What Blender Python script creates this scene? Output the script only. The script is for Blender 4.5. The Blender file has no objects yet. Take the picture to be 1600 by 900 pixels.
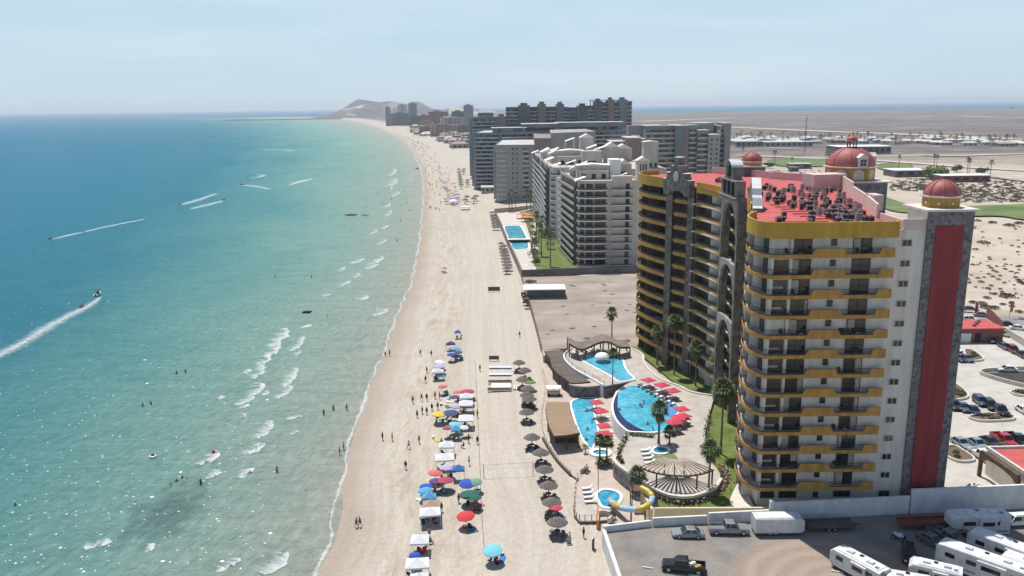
import bpy, bmesh, math, random
from mathutils import Vector, Matrix, noise as mnoise
R = math.radians
SC = bpy.context.scene
COL = SC.collection
# ---------------------------------------------------------------- camera, light, exposure
CAM_H = 62.0
FPX = 1270.0
PITCH = math.atan(284.5 / FPX)
ROLL = R(0.68)
cam_d = bpy.data.cameras.new('camera')
cam = bpy.data.objects.new('camera', cam_d)
COL.objects.link(cam)
cam.location = (0, 0, CAM_H)
cam.matrix_world = Matrix.Translation((0, 0, CAM_H)) @ Matrix.Rotation(R(90) - PITCH, 4, 'X') @ Matrix.Rotation(-ROLL, 4, 'Z')
cam_d.sensor_width = 36
cam_d.lens = 36 * FPX / 1600
cam_d.clip_start = 0.5
cam_d.clip_end = 90000
SC.camera = cam
SUN_EL, SUN_AZ = R(67), math.atan2(-0.39, 0.92)      # azimuth measured from +Y towards +X
world = bpy.data.worlds.new('World')
SC.world = world
world.use_nodes = True
nt = world.node_tree
nt.nodes.clear()
N = nt.nodes.new
out = N('ShaderNodeOutputWorld')
bg = N('ShaderNodeBackground')
sky = N('ShaderNodeTexSky')
sky.sky_type = 'NISHITA'
sky.sun_disc = False
sky.sun_elevation = SUN_EL
sky.sun_rotation = SUN_AZ
sky.altitude = 50
sky.air_density = 1.0
sky.dust_density = 0.6
sky.ozone_density = 3.0
tc = N('ShaderNodeTexCoord')
SKY = 0.11
mp = N('ShaderNodeMapping')
mp.inputs['Scale'].default_value = (1.0, 1.0, 7.0)
mp.inputs['Rotation'].default_value = (0.0, 0.05, 0.5)
nz = N('ShaderNodeTexNoise')
nz.inputs['Scale'].default_value = 2.6
nz.inputs['Detail'].default_value = 8
nz.inputs['Roughness'].default_value = 0.58
nz.inputs['Distortion'].default_value = 0.6
rp = N('ShaderNodeValToRGB')
rp.color_ramp.elements[0].position = 0.40
rp.color_ramp.elements[0].color = (0, 0, 0, 1)
rp.color_ramp.elements[1].position = 0.78
rp.color_ramp.elements[1].color = (0.55, 0.55, 0.55, 1)
sz = N('ShaderNodeSeparateXYZ')
low = N('ShaderNodeValToRGB')          # the milky air low over the bay, paler towards the horizon
low.color_ramp.elements[0].position = 0.0
low.color_ramp.elements[0].color = (0.56, 0.70, 0.77, 1)
low.color_ramp.elements[1].position = 0.16
low.color_ramp.elements[1].color = (0.46, 0.66, 0.82, 1)
sc_ = N('ShaderNodeMixRGB')
sc_.blend_type = 'DIVIDE'
sc_.inputs['Fac'].default_value = 1.0
sc_.inputs['Color2'].default_value = (SKY, SKY, SKY, 1)
up = N('ShaderNodeValToRGB')
up.color_ramp.elements[0].position = 0.15
up.color_ramp.elements[0].color = (0, 0, 0, 1)
up.color_ramp.elements[1].position = 0.42
up.color_ramp.elements[1].color = (1, 1, 1, 1)
mh_ = N('ShaderNodeMixRGB')
mx = N('ShaderNodeMixRGB')
mx.inputs['Color2'].default_value = (0.76 / SKY, 0.83 / SKY, 0.87 / SKY, 1)
L = nt.links.new
L(tc.outputs['Generated'], mp.inputs['Vector'])
L(tc.outputs['Generated'], sz.inputs[0])
L(mp.outputs[0], nz.inputs['Vector'])
L(nz.outputs['Fac'], rp.inputs['Fac'])
L(sz.outputs[2], low.inputs['Fac'])
L(sz.outputs[2], up.inputs['Fac'])
L(low.outputs[0], sc_.inputs['Color1'])
L(sc_.outputs[0], mx.inputs['Color1'])
L(rp.outputs['Color'], mx.inputs['Fac'])
L(up.outputs[0], mh_.inputs['Fac'])
L(mx.outputs[0], mh_.inputs['Color1'])
L(sky.outputs[0], mh_.inputs['Color2'])
L(mh_.outputs[0], bg.inputs['Color'])
bg.inputs['Strength'].default_value = SKY
L(bg.outputs[0], out.inputs['Surface'])
sun_d = bpy.data.lights.new('sun', 'SUN')
sun = bpy.data.objects.new('sun', sun_d)
COL.objects.link(sun)
sun_d.energy = 4.9
sun_d.angle = R(0.53)
sun_d.color = (1.0, 0.965, 0.915)
sdir = Vector((math.sin(SUN_AZ) * math.cos(SUN_EL), math.cos(SUN_AZ) * math.cos(SUN_EL), math.sin(SUN_EL)))
sun.rotation_euler = sdir.to_track_quat('Z', 'Y').to_euler()
sun.location = (-60, 140, 160)
SC.view_settings.view_transform = 'Standard'
SC.view_settings.look = 'None'
SC.view_settings.exposure = 0.1
SC.view_settings.gamma = 1.0
SC.view_settings.use_curve_mapping = False
SC.render.engine = 'CYCLES'
SC.cycles.use_denoising = True
SC.cycles.max_bounces = 6
SC.cycles.diffuse_bounces = 3
SC.cycles.glossy_bounces = 3
SC.cycles.transparent_max_bounces = 12
SC.cycles.volume_bounces = 0
SC.cycles.sample_clamp_indirect = 4.0
# ---------------------------------------------------------------- photograph pixel (1600x900) -> point of the place
def ray(u, v):
 x, y = u - 800.0, 450.0 - v
 c, s = math.cos(-ROLL), math.sin(-ROLL)
 x, y = c * x - s * y, s * x + c * y
 return (x, FPX * math.cos(PITCH) + y * math.sin(PITCH), -FPX * math.sin(PITCH) + y * math.cos(PITCH))
def P(u, v, z=0.0):
 r = ray(u, v)
 t = (z - CAM_H) / r[2]
 return (r[0] * t, r[1] * t, z)
def PY(u, v, y):
 r = ray(u, v)
 t = y / r[1]
 return (r[0] * t, y, CAM_H + r[2] * t)
def P2(u, v, z=0.0):
 return P(u, v, z)[:2]
SEA_Z = -4.0
SHORE_PX = [(490, 900), (512, 868), (528, 835), (533, 788), (538, 727), (553, 676), (567, 639), (579, 601), (595, 564), (611, 527),
   (622, 495), (636, 460), (648, 425), (655, 390), (660, 345), (663, 300), (659, 265), (649, 242), (635, 226), (618, 213), (591, 200),
   (562, 191), (535, 186.5), (500, 183.6)]
SHORE = sorted([P2(u, v, SEA_Z) for u, v in SHORE_PX], key=lambda p: p[1])
SHORE = [(SHORE[0][0] - 26, -260.0), (SHORE[0][0] - 5, 60.0)] + SHORE + [(-2600.0, 6600.0)]
def shore_x(y):
 if y <= SHORE[0][1]:
  return SHORE[0][0]
 for a, b in zip(SHORE, SHORE[1:]):
  if y <= b[1]:
   t = (y - a[1]) / (b[1] - a[1])
   return a[0] + (b[0] - a[0]) * t
 return SHORE[-1][0]
PROFILE = [(-400, -12), (-60, -7), (-20, -4.9), (-6, -4.3), (0, -4.0), (6, -3.6), (14, -3.0), (24, -2.7), (36, -2.4), (46, -2.25), (58, -1.2), (68, -0.35), (1e6, -0.3)]
def prof(o):
 for a, b in zip(PROFILE, PROFILE[1:]):
  if o <= b[0]:
   t = (o - a[0]) / (b[0] - a[0])
   return a[1] + (b[1] - a[1]) * max(0, t)
 return -0.3
def ground_z(x, y):
 return prof(x - shore_x(y))
def G(u, v):
 """point of the beach or ground seen at that pixel"""
 z = -1.0
 for _ in range(12):
  p = P(u, v, z)
  z = ground_z(p[0], p[1])
 return P(u, v, z)
# ---------------------------------------------------------------- materials
def rgb(c):
 return (c[0], c[1], c[2], 1)
MATS = {}
def mat(name, c1, c2=None, scale=1.0, rough=0.7, detail=4, bump=0.0, bscale=None, lo=0.35, hi=0.65, stretch=None, metal=0.0, spec=0.35, space='world', coat=0.0):
 if name in MATS:
  return MATS[name]
 m = bpy.data.materials.new(name)
 m.use_nodes = True
 t = m.node_tree
 b = t.nodes['Principled BSDF']
 b.inputs['Roughness'].default_value = rough
 b.inputs['Metallic'].default_value = metal
 b.inputs['Specular IOR Level'].default_value = spec
 b.inputs['Coat Weight'].default_value = coat
 b.inputs['Base Color'].default_value = rgb(c1)
 vec = None
 if c2 is not None or bump:
  if space == 'world':
   g = t.nodes.new('ShaderNodeNewGeometry')
   vec = g.outputs['Position']
  else:
   g = t.nodes.new('ShaderNodeTexCoord')
   vec = g.outputs['Object']
  if stretch:
   q = t.nodes.new('ShaderNodeMapping')
   q.inputs['Scale'].default_value = stretch
   t.links.new(vec, q.inputs['Vector'])
   vec = q.outputs[0]
 if c2 is not None:
  n = t.nodes.new('ShaderNodeTexNoise')
  n.inputs['Scale'].default_value = scale
  n.inputs['Detail'].default_value = detail
  n.inputs['Roughness'].default_value = 0.6
  r = t.nodes.new('ShaderNodeValToRGB')
  r.color_ramp.elements[0].position = lo
  r.color_ramp.elements[1].position = hi
  r.color_ramp.elements[0].color = rgb(c1)
  r.color_ramp.elements[1].color = rgb(c2)
  t.links.new(vec, n.inputs['Vector'])
  t.links.new(n.outputs['Fac'], r.inputs['Fac'])
  t.links.new(r.outputs['Color'], b.inputs['Base Color'])
 if bump:
  n = t.nodes.new('ShaderNodeTexNoise')
  n.inputs['Scale'].default_value = bscale or scale * 3
  n.inputs['Detail'].default_value = 3
  k = t.nodes.new('ShaderNodeBump')
  k.inputs['Strength'].default_value = bump
  k.inputs['Distance'].default_value = 0.1
  t.links.new(vec, n.inputs['Vector'])
  t.links.new(n.outputs['Fac'], k.inputs['Height'])
  t.links.new(k.outputs[0], b.inputs['Normal'])
 MATS[name] = m
 return m
class NG:
 """small node-graph helper"""
 def __init__(self, name):
  self.m = bpy.data.materials.new(name)
  self.m.use_nodes = True
  self.t = self.m.node_tree
  self.b = self.t.nodes['Principled BSDF']
  MATS[name] = self.m
 def n(self, kind, **kw):
  x = self.t.nodes.new('ShaderNode' + kind)
  for k, v in kw.items():
   if k.startswith('_'):
    setattr(x, k[1:], v)
   else:
    x.inputs[k.replace('__', ' ')].default_value = v
  return x
 def l(self, a, b):
  self.t.links.new(a, b)
 def math(self, op, a, b=None, clamp=False):
  x = self.t.nodes.new('ShaderNodeMath')
  x.operation = op
  x.use_clamp = clamp
  for i, v in enumerate((a, b)):
   if v is None:
    continue
   if isinstance(v, (int, float)):
    x.inputs[i].default_value = v
   else:
    self.l(v, x.inputs[i])
  return x.outputs[0]
 def ramp(self, fac, els, interp='LINEAR'):
  r = self.t.nodes.new('ShaderNodeValToRGB')
  cr = r.color_ramp
  cr.interpolation = interp
  while len(cr.elements) < len(els):
   cr.elements.new(0.5)
  for e, (p, c) in zip(cr.elements, els):
   e.position = p
   e.color = rgb(c) if isinstance(c, tuple) else (c, c, c, 1)
  self.l(fac, r.inputs['Fac'])
  return r.outputs['Color']
 def mix(self, fac, a, b, kind='MIX'):
  x = self.t.nodes.new('ShaderNodeMixRGB')
  x.blend_type = kind
  for s, v in (('Fac', fac), ('Color1', a), ('Color2', b)):
   if isinstance(v, (int, float)):
    x.inputs[s].default_value = v
   elif isinstance(v, tuple):
    x.inputs[s].default_value = rgb(v)
   else:
    self.l(v, x.inputs[s])
  return x.outputs[0]
 def noise(self, vec, scale, detail=4, rough=0.6, dist=0.0):
  x = self.n('TexNoise', Scale=scale, Detail=detail, Roughness=rough, Distortion=dist)
  self.l(vec, x.inputs['Vector'])
  return x.outputs['Fac']
 def scaled(self, vec, s, rot=(0, 0, 0)):
  x = self.n('Mapping', Scale=s, Rotation=rot)
  self.l(vec, x.inputs['Vector'])
  return x.outputs[0]
 def pos(self):
  return self.t.nodes.new('ShaderNodeNewGeometry').outputs['Position']
# ---------------------------------------------------------------- mesh helper
class MB:
 def __init__(self):
  self.v, self.f, self.mi, self.cur = [], [], [], 0
 def add(self, vs, fs):
  o = len(self.v)
  self.v += [tuple(p) for p in vs]
  self.f += [tuple(i + o for i in f) for f in fs]
  self.mi += [self.cur] * len(fs)
  return self
 def box(self, c, s, rz=0.0, taper=1.0):
  x, y, z = s[0] / 2, s[1] / 2, s[2] / 2
  ca, sa = math.cos(rz), math.sin(rz)
  vs = []
  for dz in (-z, z):
   k = taper if dz > 0 else 1.0
   for dx, dy in ((-x, -y), (x, -y), (x, y), (-x, y)):
    dx, dy = dx * k, dy * k
    vs.append((c[0] + dx * ca - dy * sa, c[1] + dx * sa + dy * ca, c[2] + dz))
  return self.add(vs, [(3, 2, 1, 0), (4, 5, 6, 7), (0, 1, 5, 4), (1, 2, 6, 5), (2, 3, 7, 6), (3, 0, 4, 7)])
 def prism(self, poly, z0, z1, cap=True, bottom=True):
  n = len(poly)
  a = sum(poly[i][0] * poly[(i + 1) % n][1] - poly[(i + 1) % n][0] * poly[i][1] for i in range(n))
  if a < 0:
   poly = poly[::-1]
  g = (lambda z, i: z[i]) if isinstance(z1, (list, tuple)) else None
  vs = [(p[0], p[1], z0) for p in poly] + [(p[0], p[1], z1) for p in poly]
  fs = [(i, (i + 1) % n, n + (i + 1) % n, n + i) for i in range(n)]
  if cap:
   fs.append(tuple(range(n, 2 * n)))
  if bottom:
   fs.append(tuple(range(n - 1, -1, -1)))
  return self.add(vs, fs)
 def sheet(self, poly, z):
  n = len(poly)
  a = sum(poly[i][0] * poly[(i + 1) % n][1] - poly[(i + 1) % n][0] * poly[i][1] for i in range(n))
  if a < 0:
   poly = poly[::-1]
  return self.add([(p[0], p[1], z) for p in poly], [tuple(range(n))])
 def wall(self, line, t, z0, z1, closed=False, side=0.0):
  """thick wall along a plan polyline; side shifts it (in halves of t) to the left of the line"""
  pts = [Vector(p[:2]) for p in line]
  n = len(pts)
  outl, inl = [], []
  for i in range(n):
   if closed:
    a, b = pts[i - 1], pts[(i + 1) % n]
    d1, d2 = (pts[i] - a).normalized(), (b - pts[i]).normalized()
   else:
    d1 = (pts[i] - pts[i - 1]).normalized() if i else None
    d2 = (pts[i + 1] - pts[i]).normalized() if i < n - 1 else None
    d1, d2 = d1 or d2, d2 or d1
   n1, n2 = Vector((-d1.y, d1.x)), Vector((-d2.y, d2.x))
   m = n1 + n2
   m = m / max(0.35, m.length_squared / 2) if m.length > 1e-6 else n1
   if m.length > 2.2:
    m = m.normalized() * 2.2
   outl.append(pts[i] + m * t * (0.5 + side / 2))
   inl.append(pts[i] + m * t * (-0.5 + side / 2))
  m = n if closed else n - 1
  zz0 = z0 if isinstance(z0, (list, tuple)) else [z0] * n
  zz1 = z1 if isinstance(z1, (list, tuple)) else [z1] * n
  vs, fs = [], []
  for i in range(n):
   vs += [(*outl[i], zz0[i]), (*inl[i], zz0[i]), (*inl[i], zz1[i]), (*outl[i], zz1[i])]
  for i in range(m):
   a, b = i * 4, ((i + 1) % n) * 4
   fs += [(a, a + 3, b + 3, b), (a + 1, b + 1, b + 2, a + 2), (a + 3, a + 2, b + 2, b + 3), (a, b, b + 1, a + 1)]
  if not closed:
   e = (n - 1) * 4
   fs += [(0, 1, 2, 3), (e, e + 3, e + 2, e + 1)]
  return self.add(vs, fs)
 def tube(self, pts, r, n=8, caps=True):
  pts = [Vector(p) for p in pts]
  rr = r if isinstance(r, (list, tuple)) else [r] * len(pts)
  vs, fs = [], []
  for i, p in enumerate(pts):
   d = (pts[min(i + 1, len(pts) - 1)] - pts[max(i - 1, 0)]).normalized()
   u = d.cross(Vector((0, 0, 1)))
   if u.length < 1e-3:
    u = Vector((1, 0, 0))
   u.normalize()
   w = d.cross(u)
   for k in range(n):
    a = 2 * math.pi * k / n
    vs.append(p + (u * math.cos(a) + w * math.sin(a)) * rr[i])
  for i in range(len(pts) - 1):
   for k in range(n):
    a, b = i * n + k, i * n + (k + 1) % n
    fs.append((a, a + n, b + n, b))
  if caps:
   fs.append(tuple(range(n)))
   fs.append(tuple(range(len(vs) - 1, len(vs) - n - 1, -1)))
  return self.add(vs, fs)
 def lathe(self, prof, c=(0, 0, 0), n=16, a0=0.0):
  vs, fs = [], []
  for r, z in prof:
   for k in range(n):
    a = a0 + 2 * math.pi * k / n
    vs.append((c[0] + max(r, 0.001) * math.cos(a), c[1] + max(r, 0.001) * math.sin(a), c[2] + z))
  for i in range(len(prof) - 1):
   for k in range(n):
    a, b = i * n + k, i * n + (k + 1) % n
    fs.append((a, b, b + n, a + n))
  fs.append(tuple(range(n - 1, -1, -1)))
  fs.append(tuple(range(len(vs) - n, len(vs))))
  return self.add(vs, fs)
 def ball(self, c, r, n=8, m=6):
  r = r if isinstance(r, (tuple, list)) else (r, r, r)
  prof = [(math.sin(math.pi * i / m), -math.cos(math.pi * i / m)) for i in range(m + 1)]
  vs, fs = [], []
  for q, z in prof:
   for k in range(n):
    a = 2 * math.pi * k / n
    vs.append((c[0] + q * r[0] * math.cos(a), c[1] + q * r[1] * math.sin(a), c[2] + z * r[2]))
  for i in range(m):
   for k in range(n):
    a, b = i * n + k, i * n + (k + 1) % n
    fs.append((a, b, b + n, a + n))
  return self.add(vs, fs)
 def quad(self, a, b, c, d):
  return self.add([a, b, c, d], [(0, 1, 2, 3)])
 def tri(self, a, b, c):
  return self.add([a, b, c], [(0, 1, 2)])
 def build(self, name, mats, parent=None, smooth=False):
  org = ORG.get(parent.name, Vector((0, 0, 0))) if parent else Vector((0, 0, 0))
  me = bpy.data.meshes.new(name)
  me.from_pydata([tuple(Vector(p) - org) for p in self.v], [], self.f)
  ms = mats if isinstance(mats, (list, tuple)) else [mats]
  for m in ms:
   me.materials.append(m)
  if len(ms) > 1:
   me.polygons.foreach_set('material_index', self.mi)
  if smooth:
   me.polygons.foreach_set('use_smooth', [True] * len(me.polygons))
  me.update()
  o = bpy.data.objects.new(name, me)
  COL.objects.link(o)
  if parent:
   o.parent = parent
   ORG[o.name] = org
  return o
ORG = {}
def tag(o, label=None, cat=None, group=None, kind=None):
 if label:
  o['label'] = label
 if cat:
  o['category'] = cat
 if group:
  o['group'] = group
 if kind:
  o['kind'] = kind
 return o
def thing(name, label, cat, loc=(0, 0, 0), group=None):
 o = bpy.data.objects.new(name, None)
 COL.objects.link(o)
 o.location = loc
 o.empty_display_size = 0.3
 ORG[o.name] = Vector(loc)
 return tag(o, label, cat, group)
def structure(name, mb, m, smooth=False):
 o = mb.build(name, m, None, smooth)
 o['kind'] = 'structure'
 return o
KIDS = {}
def kids(o):
 return list(o.children)
def dup(root, loc, rz=0.0, label=None, scale=1.0, group=None, mats=None):
 """a copy of a prototype thing with copies of its parts and sub-parts"""
 def cp(o, par):
  c = o.copy()
  COL.objects.link(c)
  if par:
   c.parent = par
  if mats and o.name.split('.')[0] in mats and c.data:
   c.material_slots[0].link = 'OBJECT'
   c.material_slots[0].material = mats[o.name.split('.')[0]]
  for ch in kids(o):
   cp(ch, c)
  return c
 r = cp(root, None)
 r.location = loc
 r.rotation_euler = (0, 0, rz)
 r.scale = (scale, scale, scale) if isinstance(scale, (int, float)) else scale
 if label:
  r['label'] = label
 if group:
  r['group'] = group
 return r
class Spawner:
 """the first placing moves the prototype itself, later ones copy it"""
 def __init__(self, proto):
  self.p, self.used = proto, False
  self.slots = None
 def put(self, loc, rz=0.0, label=None, scale=1.0, group=None, mats=None):
  if not self.used and mats is None:
   self.used = True
   self.first = (loc, rz, label, scale, group)
   return None
  return dup(self.p, loc, rz, label, scale, group, mats)
 def done(self):
  """place the prototype last so that copies are not made from a moved one"""
  if self.used:
   loc, rz, label, scale, group = self.first
   p = self.p
   p.location = loc
   p.rotation_euler = (0, 0, rz)
   p.scale = (scale, scale, scale) if isinstance(scale, (int, float)) else scale
   if label:
    p['label'] = label
   if group:
    p['group'] = group
  else:
   def rm(o):
    for ch in kids(o):
     rm(ch)
    bpy.data.objects.remove(o)
   rm(self.p)
def smooth_line(pts, n=6, closed=False):
 """Catmull-Rom through plan points"""
 q = [Vector(p[:2]) for p in pts]
 out_ = []
 m = len(q)
 rng = range(m) if closed else range(m - 1)
 for i in rng:
  p0 = q[i - 1] if (closed or i > 0) else q[i]
  p1, p2 = q[i], q[(i + 1) % m]
  p3 = q[(i + 2) % m] if (closed or i + 2 < m) else q[i + 1]
  for k in range(n):
   t = k / n
   out_.append(0.5 * ((2 * p1) + (p2 - p0) * t + (2 * p0 - 5 * p1 + 4 * p2 - p3) * t * t + (3 * p1 - p0 - 3 * p2 + p3) * t ** 3))
 if not closed:
  out_.append(q[-1])
 return [(p.x, p.y) for p in out_]
rnd = random.Random(7)
# ---------------------------------------------------------------- sand, desert, sea, hills, haze
def grid_sheet(name, rows, cols, fz, material, xfun, smooth=True):
 vs, uv = [], []
 for y in rows:
  for o in cols:
   x, z = xfun(o, y)
   vs.append((x, y, z))
   uv.append((x - shore_x(y), y))
 nc = len(cols)
 fs = [(r * nc + c, r * nc + c + 1, (r + 1) * nc + c + 1, (r + 1) * nc + c) for r in range(len(rows) - 1) for c in range(nc - 1)]
 me = bpy.data.meshes.new(name)
 me.from_pydata(vs, [], fs)
 ul = me.uv_layers.new(name='coast')
 for lp in me.loops:
  ul.data[lp.index].uv = uv[lp.vertex_index]
 me.materials.append(material)
 if smooth:
  me.polygons.foreach_set('use_smooth', [True] * len(me.polygons))
 o = bpy.data.objects.new(name, me)
 COL.objects.link(o)
 o['kind'] = 'structure'
 return o
g = NG('sand_and_desert')
uvn = g.n('UVMap', _uv_map='coast')
sx = g.n('SeparateXYZ')
g.l(uvn.outputs[0], sx.inputs[0])
off, yy = sx.outputs[0], sx.outputs[1]
p = g.pos()
n1 = g.noise(p, 0.35, 6, 0.65)
n2 = g.noise(p, 0.03, 5, 0.6)
n3 = g.noise(g.scaled(p, (1.0, 0.35, 1)), 2.2, 4, 0.7)
dry = g.ramp(n3, [(0.3, (0.425, 0.378, 0.308)), (0.62, (0.515, 0.464, 0.388))])
dry = g.mix(g.ramp(n2, [(0.4, 0.0), (0.65, 0.45)]), dry, (0.425, 0.375, 0.312))
# trampled strip behind the wash and the wet sand: real stains in the sand
tr = g.noise(g.scaled(p, (0.5, 0.12, 1)), 0.9, 6, 0.72, 0.4)
trm = g.math('MULTIPLY', g.ramp(tr, [(0.47, 0.0), (0.62, 1.0)]), g.ramp(g.math('DIVIDE', off, 40.0), [(0.12, 0.0), (0.28, 0.62), (0.52, 0.35), (0.62, 0.0)]))
sand = g.mix(trm, dry, (0.30, 0.225, 0.14))
tk = g.noise(g.scaled(uvn.outputs[0], (0.55, 0.012, 1)), 1.0, 5, 0.65)
sand = g.mix(g.ramp(tk, [(0.42, 0.42), (0.56, 0.0)]), sand, (0.385, 0.335, 0.275))
wet = g.math('ADD', off, g.math('MULTIPLY', g.math('SUBTRACT', g.noise(p, 0.06, 4, 0.6), 0.5), 9.0))
wf = g.ramp(g.math('DIVIDE', wet, 20.0), [(0.08, 0.85), (0.42, 0.0)])
sand = g.mix(wf, sand, (0.335, 0.275, 0.215))
# inland: pale dunes, then grey-brown desert with light washes
dn = g.noise(g.scaled(p, (0.008, 0.03, 1)), 1.0, 9, 0.7, 0.8)
des = g.ramp(dn, [(0.38, (0.095, 0.078, 0.068)), (0.49, (0.165, 0.135, 0.12)), (0.57, (0.25, 0.21, 0.185)), (0.64, (0.50, 0.45, 0.40))])
dn2 = g.noise(g.scaled(p, (0.0018, 0.006, 1)), 1.0, 6, 0.6, 0.8)
des = g.mix(g.ramp(dn2, [(0.45, 0.0), (0.6, 0.55)]), des, (0.125, 0.102, 0.094))
dune = g.ramp(g.noise(p, 0.05, 6, 0.65), [(0.3, (0.36, 0.29, 0.22)), (0.6, (0.50, 0.43, 0.35))])
yw = g.math('ADD', yy, g.math('MULTIPLY', g.math('SUBTRACT', n2, 0.5), 260.0))
inl = g.mix(g.ramp(g.math('DIVIDE', yw, 2000.0), [(0.36, 0.0), (0.52, 1.0)]), dune, des)
col = g.mix(g.ramp(g.math('DIVIDE', off, 400.0), [(0.2, 0.0), (0.36, 1.0)]), sand, inl)
g.l(col, g.b.inputs['Base Color'])
g.b.inputs['Roughness'].default_value = 0.95
g.b.inputs['Specular IOR Level'].default_value = 0.1
sp_ = g.noise(p, 1.3, 5, 0.75)
col = g.mix(g.ramp(sp_, [(0.36, 0.55), (0.52, 0.0)]), col, (0.78, 0.76, 0.74), 'MULTIPLY')
g.l(col, g.b.inputs['Base Color'])
bp = g.n('Bump', Strength=0.8, Distance=0.3)
g.l(g.math('ADD', n1, g.math('MULTIPLY', n3, 0.6)), bp.inputs['Height'])
g.l(bp.outputs[0], g.b.inputs['Normal'])
rows = [-260, -100, 0, 40, 70] + [85 + 5 * i for i in range(60)] + [390 + 15 * i for i in range(20)] + [700, 760, 830, 900, 1000, 1120, 1250, 1400, 1600, 1800, 2000, 2250, 2500, 2800, 3200, 3600, 4000, 4500, 5000, 5500, 6000, 6250, 6500]
cols = [-400, -60, -30, -20, -12, -6, -3, 0, 2, 4, 7, 10, 14, 19, 24, 30, 36, 41, 46, 51, 56, 61, 66, 80, 100, 130, 170, 220, 280, 360, 460, 600, 800, 1100, 1600, 2400, 4000, 8000, 16000]
def land(o, y):
 x = shore_x(y) + o
 z = prof(o)
 if -6 < o < 60 and y < 700:
  z += 0.10 * mnoise.noise(Vector((x * 0.16, y * 0.10, 0))) * min(1, max(0, (o + 6) / 10))
 if o > 90 and y > 230:
  z += max(0, min(1, (o - 90) / 60)) * 0.35 * (mnoise.noise(Vector((x * 0.02, y * 0.02, 3))) - 0.6)
 if y >= 6500:
  z = -7
 return x, z
structure_ground = grid_sheet('ground', rows, cols, None, g.m, land)
g = NG('sea_water')
uvn = g.n('UVMap', _uv_map='coast')
sx = g.n('SeparateXYZ')
g.l(uvn.outputs[0], sx.inputs[0])
off, yy = sx.outputs[0], sx.outputs[1]
p = g.pos()
big = g.noise(g.scaled(p, (0.012, 0.006, 1)), 1.0, 6, 0.6, 0.5)
fine = g.noise(g.scaled(p, (0.09, 0.05, 1), (0, 0, 0.5)), 1.0, 5, 0.65)
shift = g.math('ADD', g.math('MULTIPLY', g.math('SUBTRACT', big, 0.5), 0.75), g.math('MULTIPLY', g.math('SUBTRACT', fine, 0.5), 0.16))
dist = g.math('MAXIMUM', g.math('MULTIPLY', off, -1.0), g.math('MULTIPLY', g.math('SUBTRACT', yy, 6100.0), 3.0))
# metres from the shore against the distance over which the bottom falls away (the bay shelves more gently further up the coast)
span = g.math('ADD', 78.0, g.math('MULTIPLY', yy, 0.16))
q = g.math('DIVIDE', dist, span)
q = g.math('ADD', q, g.math('MULTIPLY', shift, g.ramp(q, [(0.05, 0.15), (0.5, 0.75)])))
depth = g.math('DIVIDE', q, 4.0)
col = g.ramp(depth, [(0.0, (0.42, 0.40, 0.32)), (0.025, (0.335, 0.385, 0.31)), (0.09, (0.215, 0.35, 0.29)), (0.17, (0.095, 0.265, 0.25)),
      (0.26, (0.024, 0.178, 0.228)), (0.38, (0.016, 0.168, 0.245)), (0.7, (0.013, 0.155, 0.262)), (1.0, (0.013, 0.152, 0.262))])
# weed beds on the bottom
wx, wy = P2(262, 800, SEA_Z)
gs = g.n('SeparateXYZ')
g.l(p, gs.inputs[0])
dx = g.math('DIVIDE', g.math('SUBTRACT', gs.outputs[0], wx), 6.5)
dy = g.math('DIVIDE', g.math('SUBTRACT', gs.outputs[1], wy), 13.0)
rr = g.math('SQRT', g.math('ADD', g.math('MULTIPLY', dx, dx), g.math('MULTIPLY', dy, dy)))
rr = g.math('ADD', rr, g.math('MULTIPLY', g.math('SUBTRACT', g.noise(g.scaled(p, (0.28, 0.17, 1)), 1.0, 6, 0.7), 0.5), 2.4))
weed = g.ramp(rr, [(0.25, 0.52), (0.75, 0.26), (1.25, 0.0)])
w2 = g.math('MULTIPLY', g.ramp(g.noise(g.scaled(p, (0.10, 0.22, 1), (0, 0, 0.4)), 1.0, 5, 0.7), [(0.60, 0.0), (0.72, 0.30)]), g.ramp(g.math('DIVIDE', dist, 70.0), [(0.0, 0.0), (0.1, 1.0), (0.6, 0.5), (1.0, 0.0)]))
col = g.mix(g.math('MAXIMUM', weed, w2), col, (0.035, 0.085, 0.085))
# shading of wind ripples painted into the colour as darker streaks
st = g.noise(g.scaled(p, (0.05, 0.22, 1), (0, 0, 0.25)), 1.0, 6, 0.7)
col = g.mix(g.ramp(st, [(0.36, 0.9), (0.60, 0.0)]), col, (0.74, 0.86, 0.90), 'MULTIPLY')
st2 = g.noise(g.scaled(p, (0.16, 0.75, 1), (0, 0, 0.32)), 1.0, 5, 0.7)
col = g.mix(g.ramp(st2, [(0.40, 0.8), (0.60, 0.0)]), col, (0.80, 0.87, 0.89), 'MULTIPLY')
wv = g.noise(g.scaled(p, (0.55, 0.28, 1), (0, 0, 0.45)), 1.0, 7, 0.68, 0.3)
wv2 = g.noise(g.scaled(p, (0.10, 0.05, 1), (0, 0, 0.3)), 1.0, 3, 0.5)
bp = g.n('Bump', Strength=1.0, Distance=1.9)
g.l(g.math('ADD', wv, g.math('MULTIPLY', wv2, 1.2)), bp.inputs['Height'])
df, gl = g.n('BsdfDiffuse'), g.n('BsdfGlossy', Roughness=0.07)
fr, ms = g.n('Fresnel', IOR=1.33), g.n('MixShader')
g.l(col, df.inputs['Color'])
for x in (df, gl, fr):
 g.l(bp.outputs[0], x.inputs['Normal'])
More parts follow.
